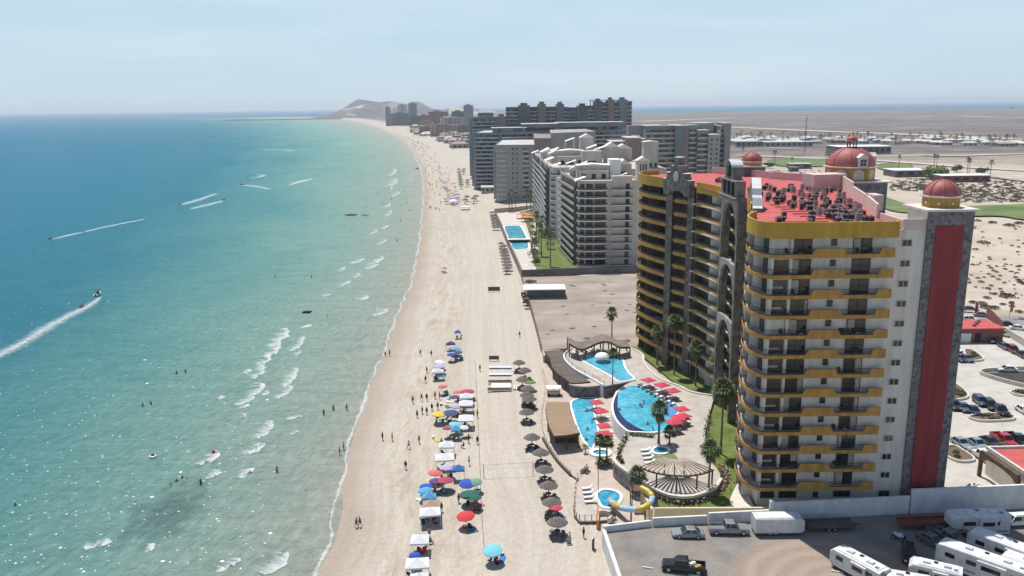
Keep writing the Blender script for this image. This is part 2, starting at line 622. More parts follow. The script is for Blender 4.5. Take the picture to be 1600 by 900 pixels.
# a ruffled sea mirrors far less of the low sky than a flat one
g.l(g.math('MINIMUM', g.math('MULTIPLY', fr.outputs[0], 0.7), 0.13), ms.inputs['Fac'])
g.l(df.outputs[0], ms.inputs[1])
g.l(gl.outputs[0], ms.inputs[2])
g.t.nodes.remove(g.b)
g.l(ms.outputs[0], g.t.nodes['Material Output'].inputs['Surface'])
srows = rows[:-3] + [6000, 6600, 7500, 9000, 12000, 17000, 26000]
scols = [0, 0.001, 0.003, 0.01, 0.03, 0.08, 0.2, 0.5, 1.0]
def seax(t, y):
 # t runs from just behind the water line out to sea
 xr = shore_x(y) + 5 if y <= 6000 else 26000
 x = xr - t * (xr + 26000)
 return x, SEA_Z
sea_cols = [1.0, 0.6, 0.3, 0.12, 0.05, 0.02, 0.008, 0.003, 0.001, 0.0]
sea = grid_sheet('sea', srows, sea_cols, None, g.m, seax)
def hill(name, prof_px, base_v, depth, m, seed=0, foot=None):
 """a ridge given by its skyline, standing at the distance of its foot"""
 u0 = prof_px[len(prof_px) // 2][0]
 y0 = P(u0, base_v, 0)[1]
 me = MB()
 nu, nd = 46, 18
 us = [prof_px[0][0] + (prof_px[-1][0] - prof_px[0][0]) * i / (nu - 1) for i in range(nu)]
 def sk(u):
  for a, b in zip(prof_px, prof_px[1:]):
   if u <= b[0]:
    return a[1] + (b[1] - a[1]) * (u - a[0]) / (b[0] - a[0])
  return prof_px[-1][1]
 vs = []
 for j in range(nd):
  t = j / (nd - 1)
  y = y0 + depth * t
  for u in us:
   X, _, Z = PY(u, sk(u), y0 + depth * 0.5)
   Z = max(0.0, Z)
   s = math.sin(math.pi * min(1, max(0, t))) ** 1.1
   k = 0.88 + 0.4 * mnoise.fractal(Vector((X * 0.006 + seed, y * 0.006, 0)), 1.0, 2.0, 5)
   e = 1 if 0.42 < t < 0.58 else min(1.0, k)
   vs.append((X, y + 60 * mnoise.noise(Vector((X * 0.004, t * 3, seed))), -2 + (Z + 2) * s * e))
 fs = [(j * nu + i, j * nu + i + 1, (j + 1) * nu + i + 1, (j + 1) * nu + i) for j in range(nd - 1) for i in range(nu - 1)]
 me.add(vs, fs)
 return structure(name, me, m, True)
g = NG('hill_rock')
p = g.pos()
a = g.noise(g.scaled(p, (0.006, 0.006, 0.02)), 1.0, 7, 0.65)
b_ = g.noise(g.scaled(p, (0.0035, 0.002, 0.006)), 1.0, 4, 0.55, 0.5)
col = g.ramp(a, [(0.3, (0.055, 0.055, 0.058)), (0.6, (0.125, 0.115, 0.11))])
col = g.mix(g.ramp(b_, [(0.53, 0.0), (0.60, 0.9)]), col, (0.42, 0.36, 0.30))
g.l(col, g.b.inputs['Base Color'])
g.b.inputs['Roughness'].default_value = 0.95
rock = g.m
hill('hill', [(505, 182), (528, 175), (545, 164), (560, 155), (575, 157), (592, 160), (610, 158), (632, 161), (655, 166), (690, 174), (712, 180)], 183.5, 900, rock, 1.0)
hill('hill', [(600, 178), (630, 166), (648, 158), (658, 160), (672, 169), (690, 172), (710, 166), (735, 168), (780, 174), (830, 178)], 179.5, 900, rock, 7.0)
# haze: one even volume round everything
mh = bpy.data.materials.new('haze_air')
mh.use_nodes = True
t = mh.node_tree
t.nodes.remove(t.nodes['Principled BSDF'])
pv = t.nodes.new('ShaderNodeVolumePrincipled')
pv.inputs['Color'].default_value = (0.86, 0.93, 1.0, 1)
pv.inputs['Density'].default_value = 8e-5
pv.inputs['Anisotropy'].default_value = 0.25
t.links.new(pv.outputs[0], t.nodes['Material Output'].inputs['Volume'])
hz = MB().box((0, 12000, 66), (53000, 29000, 158)).build('haze', mh)
hz['kind'] = 'stuff'
# ---------------------------------------------------------------- the golden hotel with the red domes
def stone_mat(name, ca, cb, cm, scale):
 g = NG(name)
 p = g.pos()
 v = g.n('TexVoronoi', Scale=scale, _feature='F1')
 v2 = g.n('TexVoronoi', Scale=scale, _feature='DISTANCE_TO_EDGE')
 w = g.noise(p, scale * 1.5, 2, 0.5)
 for q in (v, v2):
  g.l(p, q.inputs['Vector'])
 s = g.n('SeparateXYZ')
 g.l(v.outputs['Color'], s.inputs[0])
 c = g.ramp(s.outputs[0], [(0.1, ca), (0.9, cb)])
 c = g.mix(g.math('MULTIPLY', w, 0.35), c, cm)
 c = g.mix(g.ramp(v2.outputs['Distance'], [(0.03, 0.75), (0.10, 0.0)]), c, cm)
 g.l(c, g.b.inputs['Base Color'])
 g.b.inputs['Roughness'].default_value = 0.85
 bp = g.n('Bump', Strength=0.5, Distance=0.08)
 g.l(v2.outputs['Distance'], bp.inputs['Height'])
 g.l(bp.outputs[0], g.b.inputs['Normal'])
 return g.m
M_stone = stone_mat('dark_stone', (0.045, 0.042, 0.05), (0.20, 0.18, 0.18), (0.19, 0.18, 0.18), 2.0)
M_stone2 = stone_mat('carved_stone', (0.10, 0.082, 0.068), (0.25, 0.205, 0.165), (0.19, 0.165, 0.14), 1.1)
M_cream = mat('cream_wall', (0.50, 0.455, 0.395), (0.655, 0.605, 0.535), 1.1, 0.85, lo=0.25, hi=0.62, stretch=(1, 1, 0.12), detail=6)
M_yellow = mat('ochre_plaster', (0.33, 0.175, 0.04), (0.48, 0.265, 0.065), 1.3, 0.85, stretch=(1, 1, 0.3), detail=7)
M_yroof = mat('golden_plaster', (0.36, 0.22, 0.03), (0.48, 0.30, 0.045), 0.9, 0.85, stretch=(1, 1, 0.25), detail=7)
M_glass = mat('dark_glass', (0.012, 0.014, 0.017), (0.035, 0.03, 0.028), 0.5, 0.08, spec=0.6)
M_glass2 = mat('brown_glass', (0.03, 0.022, 0.018), (0.085, 0.06, 0.045), 0.7, 0.15, spec=0.5)
M_rail = mat('dark_railing', (0.035, 0.022, 0.022), rough=0.5)
M_redroof = mat('red_roof_paint', (0.38, 0.065, 0.06), (0.49, 0.105, 0.095), 0.5, 0.8, detail=8)
M_dome = mat('dome_red', (0.30, 0.075, 0.065), (0.38, 0.115, 0.10), 0.9, 0.6, detail=5)
M_redpanel = mat('red_panel', (0.19, 0.024, 0.028), (0.27, 0.038, 0.04), 0.8, 0.75, stretch=(1, 1, 0.1), detail=6)
M_trim = mat('pale_trim', (0.55, 0.51, 0.44), (0.64, 0.60, 0.53), 0.8, 0.8)
M_white = mat('white_paint', (0.72, 0.71, 0.68), (0.80, 0.79, 0.76), 0.6, 0.7)
M_metal = mat('pale_metal', (0.55, 0.55, 0.52), (0.66, 0.66, 0.63), 1.5, 0.35, metal=0.3)
M_pink = mat('pink_plaster', (0.56, 0.42, 0.37), (0.63, 0.49, 0.44), 0.5, 0.85)
M_dark = mat('dark_opening', (0.014, 0.012, 0.012), rough=0.6)
M_curtain = mat('curtain_cloth', (0.30, 0.26, 0.22), (0.42, 0.38, 0.33), 1.5, 0.9)
def pane_glass(name, cell, dark, mid, pale, rough=0.12):
 g = NG(name)
 v = g.n('VectorMath', _operation='FLOOR')
 g.l(g.scaled(g.pos(), cell), v.inputs[0])
 w = g.n('TexWhiteNoise')
 g.l(v.outputs[0], w.inputs['Vector'])
 g.l(g.ramp(w.outputs['Value'], [(0.0, dark), (0.55, mid), (0.78, pale)], 'CONSTANT'), g.b.inputs['Base Color'])
 g.b.inputs['Roughness'].default_value = rough
 return g.m
NF = 13
def zf(k):
 return 3.45 + 3.064 * (k - 1)
ZR = 45.1
hotel = thing('hotel', 'tall ochre and cream hotel with curved balconies, red domes and dark stone tower', 'hotel', (48, 150, 0))
core_sea = [(38.2, 117.8), (38.2, 127), (40.6, 133), (43.6, 141), (45.6, 151), (45.9, 163), (45.9, 168), (43.2, 181), (40.2, 190), (36.6, 200), (35.2, 206), (36.4, 211.5), (40, 215)]
core_back = [(54, 218), (60, 210), (64, 200), (72, 190), (72, 178), (62, 140), (58.5, 128.2), (60.9, 128.2), (60.9, 117.8)]
far_line = smooth_line([(39.0, 215.5), (34.6, 212.2), (32.4, 206), (33.6, 199), (37.0, 190.5)], 5)
clock_line = [(37.9, 187.4), (40.0, 183.9)]
mid_line = smooth_line([(41.3, 180.5), (43.0, 174.5), (44.1, 167.0), (44.3, 163.4)], 3)
arch_line = [(44.3, 160.8), (44.3, 153.6)]
inner_line = smooth_line([(44.0, 150.6), (43.2, 146.5), (41.3, 139.5), (39.2, 132.0), (38.2, 128.6)], 3)
inner_line = inner_line[::-1]
corner_line = smooth_line([(39.0, 128.2), (37.0, 126.0), (36.25, 122.5), (36.5, 119.0), (37.8, 116.75), (39.0, 116.5)], 5) + [(55.7, 116.5), (55.7, 117.7)]
outer_sea = [(37.8, 117.3)] 
b = MB()
b.prism(core_sea + core_back, -0.5, 43.7)
b.build('wall', M_cream, hotel)
MB().wall(core_sea[1:], 0.12, 3.0, 42.7, side=1.0).build('recess_shade_sheet', mat('recess_dark_brown', (0.085, 0.062, 0.05), (0.15, 0.115, 0.09), 0.5, 0.85), hotel)  # dark of the balcony recesses painted as a brown sheet over the cream wall
roof_out = [(56.0, 116.5), (39.0, 116.5), (37.8, 116.75), (36.5, 119), (36.25, 122.5), (37.0, 126), (39.0, 131), (41.3, 139.5), (43.9, 150.6), (44.3, 163.4), (44.1, 167), (41.3, 180.5), (37, 190.5), (33.6, 199), (32.4, 206), (34.6, 212.2), (39, 215.5)]
b = MB()
b.prism(roof_out + [(53.5, 217.3), (59.5, 209.5), (63.5, 199.5), (71.5, 189.6), (71.5, 178.2), (61.6, 140), (58, 128), (57.4, 118.4), (56, 118)], 43.72, 43.95)
roof = b.build('roof', M_redroof, hotel)
b = MB()
b.wall([(56.0, 117.9), (56.0, 116.5), (39.0, 116.5)] + smooth_line([(39.0, 116.5), (37.8, 116.75), (36.5, 119.0), (36.25, 122.5), (37.0, 126.0), (39.4, 130.0)], 5)[1:], 0.3, 42.75, ZR)
b.build('roof_parapet', M_yroof, hotel)
for q in ([(43.2, 146.5), (43.9, 150.4)], [(41.5, 139.8), (42.6, 144)], mid_line, far_line):
 MB().wall(q, 0.3, 42.75, ZR).build('roof_parapet', M_yroof, hotel)
b = MB()
b.wall([(57.4, 117.95), (60.7, 117.95)], 0.3, 43.72, 45.2)
b.wall([(57.55, 118.3), (57.9, 126.6)], 0.3, 43.96, 45.0)
b.wall([(58.0, 128.0), (61.6, 140), (66, 157)], 0.35, 43.72, [46.2, 46.2, 46.2])
b.wall([(66, 157), (71.4, 177.8)], 0.35, 43.72, 46.9)
b.box((62.5, 139.6, 45.2), (1.6, 3.4, 2.6))
b.box((66.3, 172.5, 45.6), (7.5, 4.5, 3.4), 0.2)
b.wall([(53.5, 217), (59.4, 209.3), (63.4, 199.4), (71.4, 189.5)], 0.35, 43.72, 45.6)
b.build('roof_wall', M_pink, hotel)
for i in range(9):
 y = 121 + i * 3.1
 MB().tube([(39.5 if y < 127 else 46.5, y, 44.1), (50 + rnd.uniform(-2, 3), y, 44.1)], 0.09, 6).build('roof_pipe', M_redroof, hotel)
# per floor: slab, balconies with railings, doors
line_secs = {'far': far_line, 'clock': clock_line, 'mid': mid_line, 'arch': arch_line, 'inner': inner_line}
glz = {'far': [(36.6, 200), (35.2, 206), (36.4, 211.5)], 'far2': [(40.0, 190.6), (36.7, 199.7)], 'clock': [(42.6, 183), (40.9, 188)],
    'mid': [(45.8, 168.5), (43.4, 180.4)], 'arch': [(45.75, 152.5), (45.95, 162.5)], 'inner': [(43.8, 141.6), (45.4, 150.2)], 'inner2': [(40.8, 133.5), (43.4, 140.4)], 'corner': [(38.2, 119), (38.2, 126.8), (40.3, 132.3)]}
def band_top(x):
 def s(a, b, t):
  t = max(0, min(1, (t - a) / (b - a)))
  return t * t * (3 - 2 * t)
 return 0.16 + 0.84 * (s(43.8, 44.25, x) - s(48.4, 48.85, x) + s(53.6, 53.9, x))
slab_in = [(50, 119.5), (50, 160), (48, 185), (42, 205), (40, 213)]
slab_out = [(55.5, 118.5), (55.5, 116.6), (39.0, 116.6), (37.9, 116.85), (36.6, 119), (36.35, 122.5), (37.1, 126), (38.4, 128.7), (41.4, 139.5), (44.0, 150.6), (44.4, 163.4), (44.2, 167), (41.4, 180.5), (37.1, 190.5), (33.7, 199), (32.5, 206), (34.7, 212.2), (38.9, 215)]
for k in range(1, NF + 1):
 z = zf(k)
 b = MB()
 b.prism(slab_out + slab_in[::-1], z - 0.30, z - 0.03)
 b.build('floor_slab', M_trim, hotel)
 for nm, ln in line_secs.items():
  b = MB()
  b.wall(ln, 0.22, z - 0.46, z + 0.42)
  bal = b.build('balcony', M_yellow, hotel)
  b = MB()
  b.wall(ln, 0.06, z + 0.86, z + 0.95)
  b.wall(ln, 0.03, z + 0.42, z + 0.84)
  b.build('railing', M_rail, bal)
 # the corner scallop and the waved front of the near face
 fr = [(x, 116.5) for x in [39.0 + 0.2 * i for i in range(1, 83)]] + [(55.7, 116.5), (55.7, 117.75)]
 ln = smooth_line([(39.0, 128.2), (37.0, 126.0), (36.25, 122.5), (36.5, 119.0), (37.8, 116.75), (39.0, 116.5)], 6) + fr
 b = MB()
 b.wall(ln, 0.22, z - 0.38, [z + band_top(p[0] if p[1] < 117 else 38) for p in ln])
 bal = b.build('balcony', M_yellow, hotel)
 for r0, r1 in ((39.0, 44.2), (48.6, 53.9)):
  b = MB()
  if r0 < 40:
   rl = [q for q in ln if q[0] <= r1]
  else:
   rl = [(r0, 116.5), (r1, 116.5)]
  b.wall(rl, 0.05, z + 0.98, z + 1.05)
  b.wall(rl, 0.03, z + 0.20, z + 0.26)
  n = 24 if r0 > 40 else 34
  acc = 0
  for q0, q1 in zip(rl, rl[1:]):
   d = math.hypot(q1[0] - q0[0], q1[1] - q0[1])
   m = max(1, int(d / 0.22))
   for i in range(m):
    t = i / m
    b.box((q0[0] + (q1[0] - q0[0]) * t, q0[1] + (q1[1] - q0[1]) * t, z + 0.58), (0.035, 0.035, 0.82))
  b.build('railing', M_rail, bal)
 # near face doors and windows
 for x0, x1, z0, z1, nm in ((41.3, 44.1, 0.02, 2.3, 'sliding_door'), (50.2, 52.9, 0.02, 2.3, 'sliding_door'), (47.0, 47.75, 1.25, 2.15, 'window'), (57.35, 58.75, 1.0, 1.95, 'window')):
  b = MB()
  b.box(((x0 + x1) / 2, 117.77, z + (z0 + z1) / 2), (x1 - x0, 0.12, z1 - z0))
  w = b.build(nm, M_glass, hotel)
  b = MB()
  e = 0.06
  for xx in (x0, (x0 + x1) / 2, x1):
   b.box((xx, 117.70, z + (z0 + z1) / 2), (e, 0.09, z1 - z0))
  for zz in (z0, z1):
   b.box(((x0 + x1) / 2, 117.705, z + zz), (x1 - x0 + e, 0.08, e))
  b.build('frame', M_rail if x0 < 57 else M_trim, w)
  if x1 - x0 > 2 and rnd.random() < 0.6:
   cw = rnd.uniform(0.4, 1.25)
   cs = x0 + 0.08 + cw / 2 if rnd.random() < 0.5 else x1 - 0.08 - cw / 2
   MB().box((cs, 117.72, z + 1.16), (cw, 0.05, 2.1)).build('curtain', M_curtain, w)
 if k != 13 and k != 9:
  b = MB()
  b.box((39.75, 117.77, z + 1.17), (2.1, 0.14, 2.2))
  w = b.build('sliding_door', M_glass2, hotel)
  if k % 3:
   b = MB()
   b.box((39.4, 117.66, z + 0.85 + 0.1 * (k % 4)), (1.5, 0.08, 0.35))
   b.build('curtain', M_curtain, w)
 # dark glass on the sea side
 for nm, ln in glz.items():
  b = MB()
  b.wall(ln, 0.30, z + 0.0, z + 2.35)
  b.build('glazing', M_glass if (k + len(nm)) % 3 else M_glass2, hotel)
for x0, x1, z0, z1 in ((38.7, 40.9, 1.2, 2.3), (41.6, 44.4, 1.2, 2.3), (47.0, 47.8, 1.2, 2.2), (50.2, 52.8, 1.3, 2.3), (57.4, 59.0, 1.2, 2.2)):
 MB().box(((x0 + x1) / 2, 117.76, (z0 + z1) / 2), (x1 - x0, 0.12, z1 - z0)).build('window', M_glass, hotel)
# party walls between the flats
for p0, p1 in (((36.6, 200.2), (33.7, 199.4)), ((40.4, 190), (37.2, 190)), ((43.2, 181), (41.2, 180.4)), ((44.9, 173), (43.2, 174)), ((46, 166), (44.4, 166.6)), ((45.6, 151), (44.1, 150.6)),
      ((43.6, 141), (41.8, 141.6)), ((40.6, 133), (39.5, 133.4)), ((38.2, 125.6), (37.0, 125.6)), ((35.6, 205), (33.0, 204.6)), ((38.2, 121), (36.7, 121))):
 MB().wall([p0, p1], 0.22, -0.4, 43.0).build('party_wall', M_cream if p0[1] in (173, 151) or p0[1] < 130 else MATS['recess_dark_brown'], hotel)  # the brown ones carry the recess dark in their colour
for x in (41.1, 38.35):
 MB().box((x, 117.58, 23), (0.42, 0.46, 39.6)).build('column', M_cream, hotel)
# stone pillars and gables of the sea front
def gable(name, c0, c1, t, outline, m):
 """upright slab in the plane through plan points c0 and c1, outline in (0..1 along, height)"""
 d = Vector((c1[0] - c0[0], c1[1] - c0[1]))
 nrm = Vector((-d.y, d.x)).normalized() * t / 2
 b = MB()
 n = len(outline)
 vs = []
 for s in (-1, 1):
  for a, z in outline:
   q = Vector(c0) + d * a + nrm * s
   vs.append((q.x, q.y, z))
 fs = [tuple(range(n)), tuple(range(2 * n - 1, n - 1, -1))] + [(i, i + n, (i + 1) % n + n, (i + 1) % n) for i in range(n)]
 b.add(vs, fs)
 return b
pa, pb = (36.7, 188.9), (40.3, 182.6)
for q in (pa, pb):
 MB().box((q[0] + 0.35, q[1] + 0.2, 21.7), (1.5, 0.85, 44.0), -0.53).build('stone_pillar', M_stone2, hotel)
def arc(a0, a1, z0, z1, n=8):
 return [(a0 + (a1 - a0) * (0.5 - 0.5 * math.cos(math.pi * i / n)), z0 + (z1 - z0) * math.sin(math.pi * i / n)) for i in range(n + 1)]
ol = [(-0.1, 41.6)] + arc(0.12, 0.88, 41.6, 42.7) + [(1.1, 41.6), (1.12, 45.2), (0.98, 45.4), (0.92, 46.6), (0.80, 46.8), (0.72, 48.2), (0.62, 48.5), (0.60, 50.2), (0.40, 50.2), (0.38, 48.5), (0.28, 48.2), (0.2, 46.8), (0.08, 46.6), (0.02, 45.4), (-0.12, 45.2)]
gb = gable('pediment', (pa[0] - 0.25, pa[1]), (pb[0] - 0.25, pb[1]), 1.5, ol, M_stone2).build('pediment', M_stone2, hotel)
b = MB()
d = Vector((pb[0] - pa[0], pb[1] - pa[1])).normalized()
nr = Vector((d.y, -d.x))
if nr.x > 0:
 nr = -nr
cc = Vector(((pa[0] + pb[0]) / 2 - 0.25, (pa[1] + pb[1]) / 2)) + nr * 0.85
vs = []
for rr_, off_ in ((1.15, 0.0), (1.15, 0.12), (0.75, 0.12), (0.75, 0.05)):
 for i in range(16):
  a = 2 * math.pi * i / 16
  q = cc + d * (rr_ * 0.75 * math.cos(a)) + nr * off_
  vs.append((q.x, q.y, 46.0 + rr_ * math.sin(a)))
fs = [(r_ * 16 + i, r_ * 16 + (i + 1) % 16, (r_ + 1) * 16 + (i + 1) % 16, (r_ + 1) * 16 + i) for r_ in range(3) for i in range(16)] + [tuple(range(48, 64))]
b.add(vs, fs)
b.build('emblem', M_trim, gb)
b = MB()
for a0, a1, z in ((-0.12, 0.02, 45.25), (0.02, 0.2, 46.75), (0.26, 0.4, 48.35), (0.4, 0.6, 50.25), (0.6, 0.72, 48.4), (0.8, 0.97, 46.75), (0.98, 1.12, 45.3)):
 q = Vector((pa[0] - 0.25, pa[1])) + Vector((pb[0] - pa[0], pb[1] - pa[1])) * (a0 + a1) / 2
 b.box((q.x, q.y, z), (1.9, (a1 - a0) * 7.4, 0.12), 0.52)
b.build('coping', M_white, gb)
# the arcaded pediment nearer by
M_arch = mat('weathered_arch', (0.20, 0.18, 0.165), (0.34, 0.31, 0.285), 0.8, 0.85)
qa, qb = (42.6, 162.6), (42.8, 151.8)
for q in (qa, qb):
 MB().box((q[0] + 0.45, q[1], 21.9), (1.6, 0.8, 44.4)).build('stone_pillar', M_stone2, hotel)
for z0, z1 in ((38.5, 44.2), (26.6, 32.0), (15.4, 20.6)):
 ol = [(0.03, z0 - 2.2)] + arc(0.05, 0.95, z0 - 1.2, z1 - 0.9, 12) + [(0.97, z0 - 2.2), (0.97, z1 - 0.4), (0.5, z1 + 0.0), (0.03, z1 - 0.4)]
 gable('a', (qa[0] - 0.1, qa[1]), (qb[0] - 0.1, qb[1]), 0.6, ol, M_trim).build('arch', M_arch, hotel)
 if z0 < 35:
  ol = [(0.62, z1 - 0.2), (0.96, z1 - 0.2), (0.96, z1 + 5.6), (0.82, z1 + 5.0), (0.80, z1 + 3.6), (0.66, z1 + 2.6), (0.70, z1 + 1.2)]
  gable('a', (qa[0] + 1.6, qa[1]), (qb[0] + 1.6, qb[1]), 0.3, ol, M_trim).build('scroll_panel', M_trim, hotel)
ol = [(-0.06, 43.9), (1.06, 43.9), (1.08, 44.6), (1.0, 44.8), (1.0, 47.6), (0.86, 47.8), (0.76, 48.2), (0.74, 50.2), (0.64, 51.0), (0.5, 51.3), (0.36, 51.0), (0.26, 50.2), (0.24, 48.2), (0.14, 47.8), (0.0, 47.6), (0.0, 44.8), (-0.08, 44.6)]
gb = gable('a', (qa[0] + 0.2, qa[1]), (qb[0] + 0.2, qb[1]), 1.6, ol, M_stone2).build('pediment', M_stone2, hotel)
b = MB()
for y in (160.0, 157.2, 154.4):
 b.box((42.0, y, 46.2), (0.5, 1.1, 2.2))
b.box((42.0, 157.2, 49.3), (0.5, 1.3, 2.0))
b.build('bell_opening', M_dark, gb)
b = MB()
b.box((42.7, 157.2, 47.72), (2.2, 11.2, 0.16))
b.box((42.7, 157.2, 44.62), (2.5, 12.4, 0.18))
b.build('coping', M_stone2, gb)
b = MB()
for i in range(10):
 a0, a1 = math.pi * i / 10, math.pi * (i + 1) / 10
 y0, y1 = 157.2 - 2.9 * math.cos(a0), 157.2 - 2.9 * math.cos(a1)
 z0, z1 = 50.2 + 1.3 * math.sin(a0), 50.2 + 1.3 * math.sin(a1)
 b.quad((41.6, y0, z0), (41.6, y1, z1), (43.9, y1, z1), (43.9, y0, z0))
b.build('barrel_cap', M_metal, gb)
# third gable, nearest, scrolled top with pale flashing
ra, rb = (44.4, 149.4), (41.6, 136.6)
ol = [(0.0, 42.6), (1.0, 42.6), (1.0, 44.6), (0.93, 44.9), (0.86, 46.2), (0.76, 46.5), (0.72, 47.6), (0.62, 48.0), (0.5, 49.2), (0.38, 48.0), (0.28, 47.6), (0.24, 46.5), (0.14, 46.2), (0.07, 44.9), (0, 44.6)]
gb = gable('a', ra, rb, 1.3, ol, M_stone2).build('pediment', M_stone2, hotel)
b = MB()
dv = Vector((rb[0] - ra[0], rb[1] - ra[1]))
nn = Vector((-dv.y, dv.x)).normalized() * 0.8
top = ol[2:]
for (a0, z0), (a1, z1) in zip(top, top[1:]):
 q0, q1 = Vector(ra) + dv * a0, Vector(ra) + dv * a1
 b.add([(q0.x - nn.x, q0.y - nn.y, z0 + 0.05), (q0.x + nn.x, q0.y + nn.y, z0 + 0.05), (q1.x + nn.x, q1.y + nn.y, z1 + 0.05), (q1.x - nn.x, q1.y - nn.y, z1 + 0.05)], [(0, 1, 2, 3)])
b.build('coping', M_metal, gb)
# the stone stair tower with red panel, and the domes
tw = MB().box((64.1, 120.9, 22.9), (6.5, 6.4, 46.8)).build('tower', M_cream, hotel)
b = MB()
b.box((64.1, 117.65, 22.9), (6.7, 0.36, 46.7))
b.box((67.4, 120.9, 22.9), (0.3, 6.3, 46.7))
b.build('stone_cladding', M_stone, tw)
b = MB()
b.box((64.0, 117.42, 23.6), (4.1, 0.2, 41.2))
b.build('red_panel', M_redpanel, tw)
b = MB()
b.box((64.1, 117.44, 1.7), (3.4, 0.16, 3.0))
b.build('garage_door', M_dark, tw)
b = MB().box((64.1, 120.9, 46.45), (7.8, 7.6, 0.3))
b.build('cap_slab', M_trim, tw)
def dome(name, c, r, zb, hd, drum_h, n=8, par=None, arches=0, nm='dome'):
 b = MB()
 a0 = math.pi / 8
 b.lathe([(r * 1.04, zb), (r * 1.04, zb + drum_h)], (c[0], c[1], 0), n, a0)
 dr = b.build('drum', M_yellow, par)
 b = MB()
 b.lathe([(r * 1.04, zb + drum_h - 0.02), (r * 1.16, zb + drum_h), (r * 1.16, zb + drum_h + 0.22), (r * 0.95, zb + drum_h + 0.24)], (c[0], c[1], 0), n, a0)
 b.build('cornice', M_trim, dr)
 if arches:
  b = MB()
  for i in range(n):
   a = a0 + math.pi / 8 + 2 * math.pi * i / n
   ca, sa = math.cos(a), math.sin(a)
   rr_ = r * 1.04 * math.cos(math.pi / 8) + 0.03
   w = r * 0.24
   pts = [(-w, zb + 0.25), (w, zb + 0.25)] + [(w * math.cos(t), zb + drum_h * 0.55 + w * 0.75 * math.sin(t)) for t in [math.pi * q / 8 for q in range(9)]]
   b.add([(c[0] + ca * rr_ - sa * x, c[1] + sa * rr_ + ca * x, z) for x, z in pts], [tuple(range(len(pts)))])
  b.build('opening', M_dark if arches == 1 else M_pink, dr)
 b = MB()
 pr = [(r * math.cos(t), zb + drum_h + 0.2 + hd * math.sin(t)) for t in [math.pi / 2 * q / 12 for q in range(13)]]
 b.lathe(pr, (c[0], c[1], 0), 32)
 dm = b.build('dome', M_dome, par, True)
 b = MB()
 for i in range(n):
  a = a0 + 2 * math.pi * i / n
  b.tube([(c[0] + math.cos(a) * (q[0] + 0.02), c[1] + math.sin(a) * (q[0] + 0.02), q[1]) for q in pr[:-1]], 0.10, 5)
 b.build('rib', M_dome, dm)
 return dm
dome('d', (64.1, 120.9), 2.45, 46.6, 2.3, 1.5, par=tw, arches=0)
b = MB()
for i in range(8):
 a = math.pi / 4 * i + 0.2
 b.ball((64.1 + 2.5 * math.cos(a), 120.9 + 2.5 * math.sin(a), 47.3), 0.17)
b.build('lamp', M_white, tw)
bt = MB().box((75.2, 179.4, 22.4), (10.6, 10.8, 45.4)).build('tower', M_stone, hotel)
MB().box((75.2, 179.4, 45.25), (12.0, 12.2, 0.3)).build('cap_slab', M_trim, bt)
dc = (74.4, 179.4)
dm = dome('d', dc, 4.9, 45.4, 4.1, 2.75, par=bt, arches=2)
b = MB()
b.lathe([(1.15, 51.90), (1.15, 52.20)], (dc[0], dc[1], 0), 8)
for i in range(8):
 a = math.pi / 4 * i
 b.box((dc[0] + 0.95 * math.cos(a), dc[1] + 0.95 * math.sin(a), 52.90), (0.22, 0.22, 1.5), a)
b.build('lantern', M_stone2, dm)
b = MB()
b.lathe([(1.35, 53.60), (1.35, 53.75), (1.2, 53.80), (1.05, 54.30), (0.6, 54.70), (0.08, 54.95), (0.08, 55.30), (0.22, 55.45), (0.05, 55.70)], (dc[0], dc[1], 0), 12)
b.build('lantern_cap', M_dome, dm)
for a in (-math.pi / 2 + 0.12, 0.02):
 b = MB()
 ca, sa = math.cos(a), math.sin(a)
 q = (dc[0] + 4.3 * ca, dc[1] + 4.3 * sa)
 b.box((q[0], q[1], 49.3), (1.9, 2.0, 2.2), a)
 b.add([(q[0] + ca * 1.02 - sa * s * 1.15, q[1] + sa * 1.02 + ca * s * 1.15, z) for s, z in ((-1, 50.4), (1, 50.4), (0, 51.2))] + [(q[0] - ca - sa * s * 1.15, q[1] - sa + ca * s * 1.15, z) for s, z in ((-1, 50.4), (1, 50.4), (0, 51.2))],
    [(0, 1, 2), (3, 5, 4), (0, 2, 5, 3), (1, 4, 5, 2)])
 dw = b.build('dormer', M_trim, dm)
 b = MB()
 for i in (-0.36, 0.36):
  for zz in (48.95, 49.7):
   b.box((q[0] + ca * 1.01 - sa * i, q[1] + sa * 1.01 + ca * i, zz), (0.08, 0.56, 0.62), a)
 b.build('pane', M_glass, dw)
bt = MB().box((61.4, 208.6, 23.0), (5.4, 5.4, 46.6)).build('tower', M_stone, hotel)
MB().box((61.4, 208.6, 46.4), (6.6, 6.6, 0.3)).build('cap_slab', M_trim, bt)
dome('d', (61.4, 208.6), 2.4, 46.5, 2.2, 0.9, par=bt)
# air conditioners standing on the roof
M_acgrey = mat('weathered_metal', (0.20, 0.19, 0.18), (0.34, 0.32, 0.30), 0.9, 0.6, space='object')
M_acdark = mat('fan_grille', (0.02, 0.02, 0.022), rough=0.6)
ac = thing('air_conditioner', 'grey boxy air conditioner among the crowd of units on the red hotel roof', 'air conditioner', (0, 0, 0), 'air conditioners on the red roof')
b = MB()
b.box((0, 0, 0.62), (0.95, 0.9, 0.95))
b.box((0, 0, 1.12), (1.0, 0.95, 0.05))
b.build('housing', M_acgrey, ac)
b = MB()
for s in (-1, 1):
 for t in (-1, 1):
  b.box((s * 0.38, t * 0.36, 0.08), (0.08, 0.08, 0.16))
b.build('foot', M_acdark, ac)
b = MB()
b.lathe([(0.36, 1.15), (0.36, 1.19), (0.05, 1.20)], (0, 0, 0), 10)
b.box((0, -0.455, 0.6), (0.8, 0.03, 0.75))
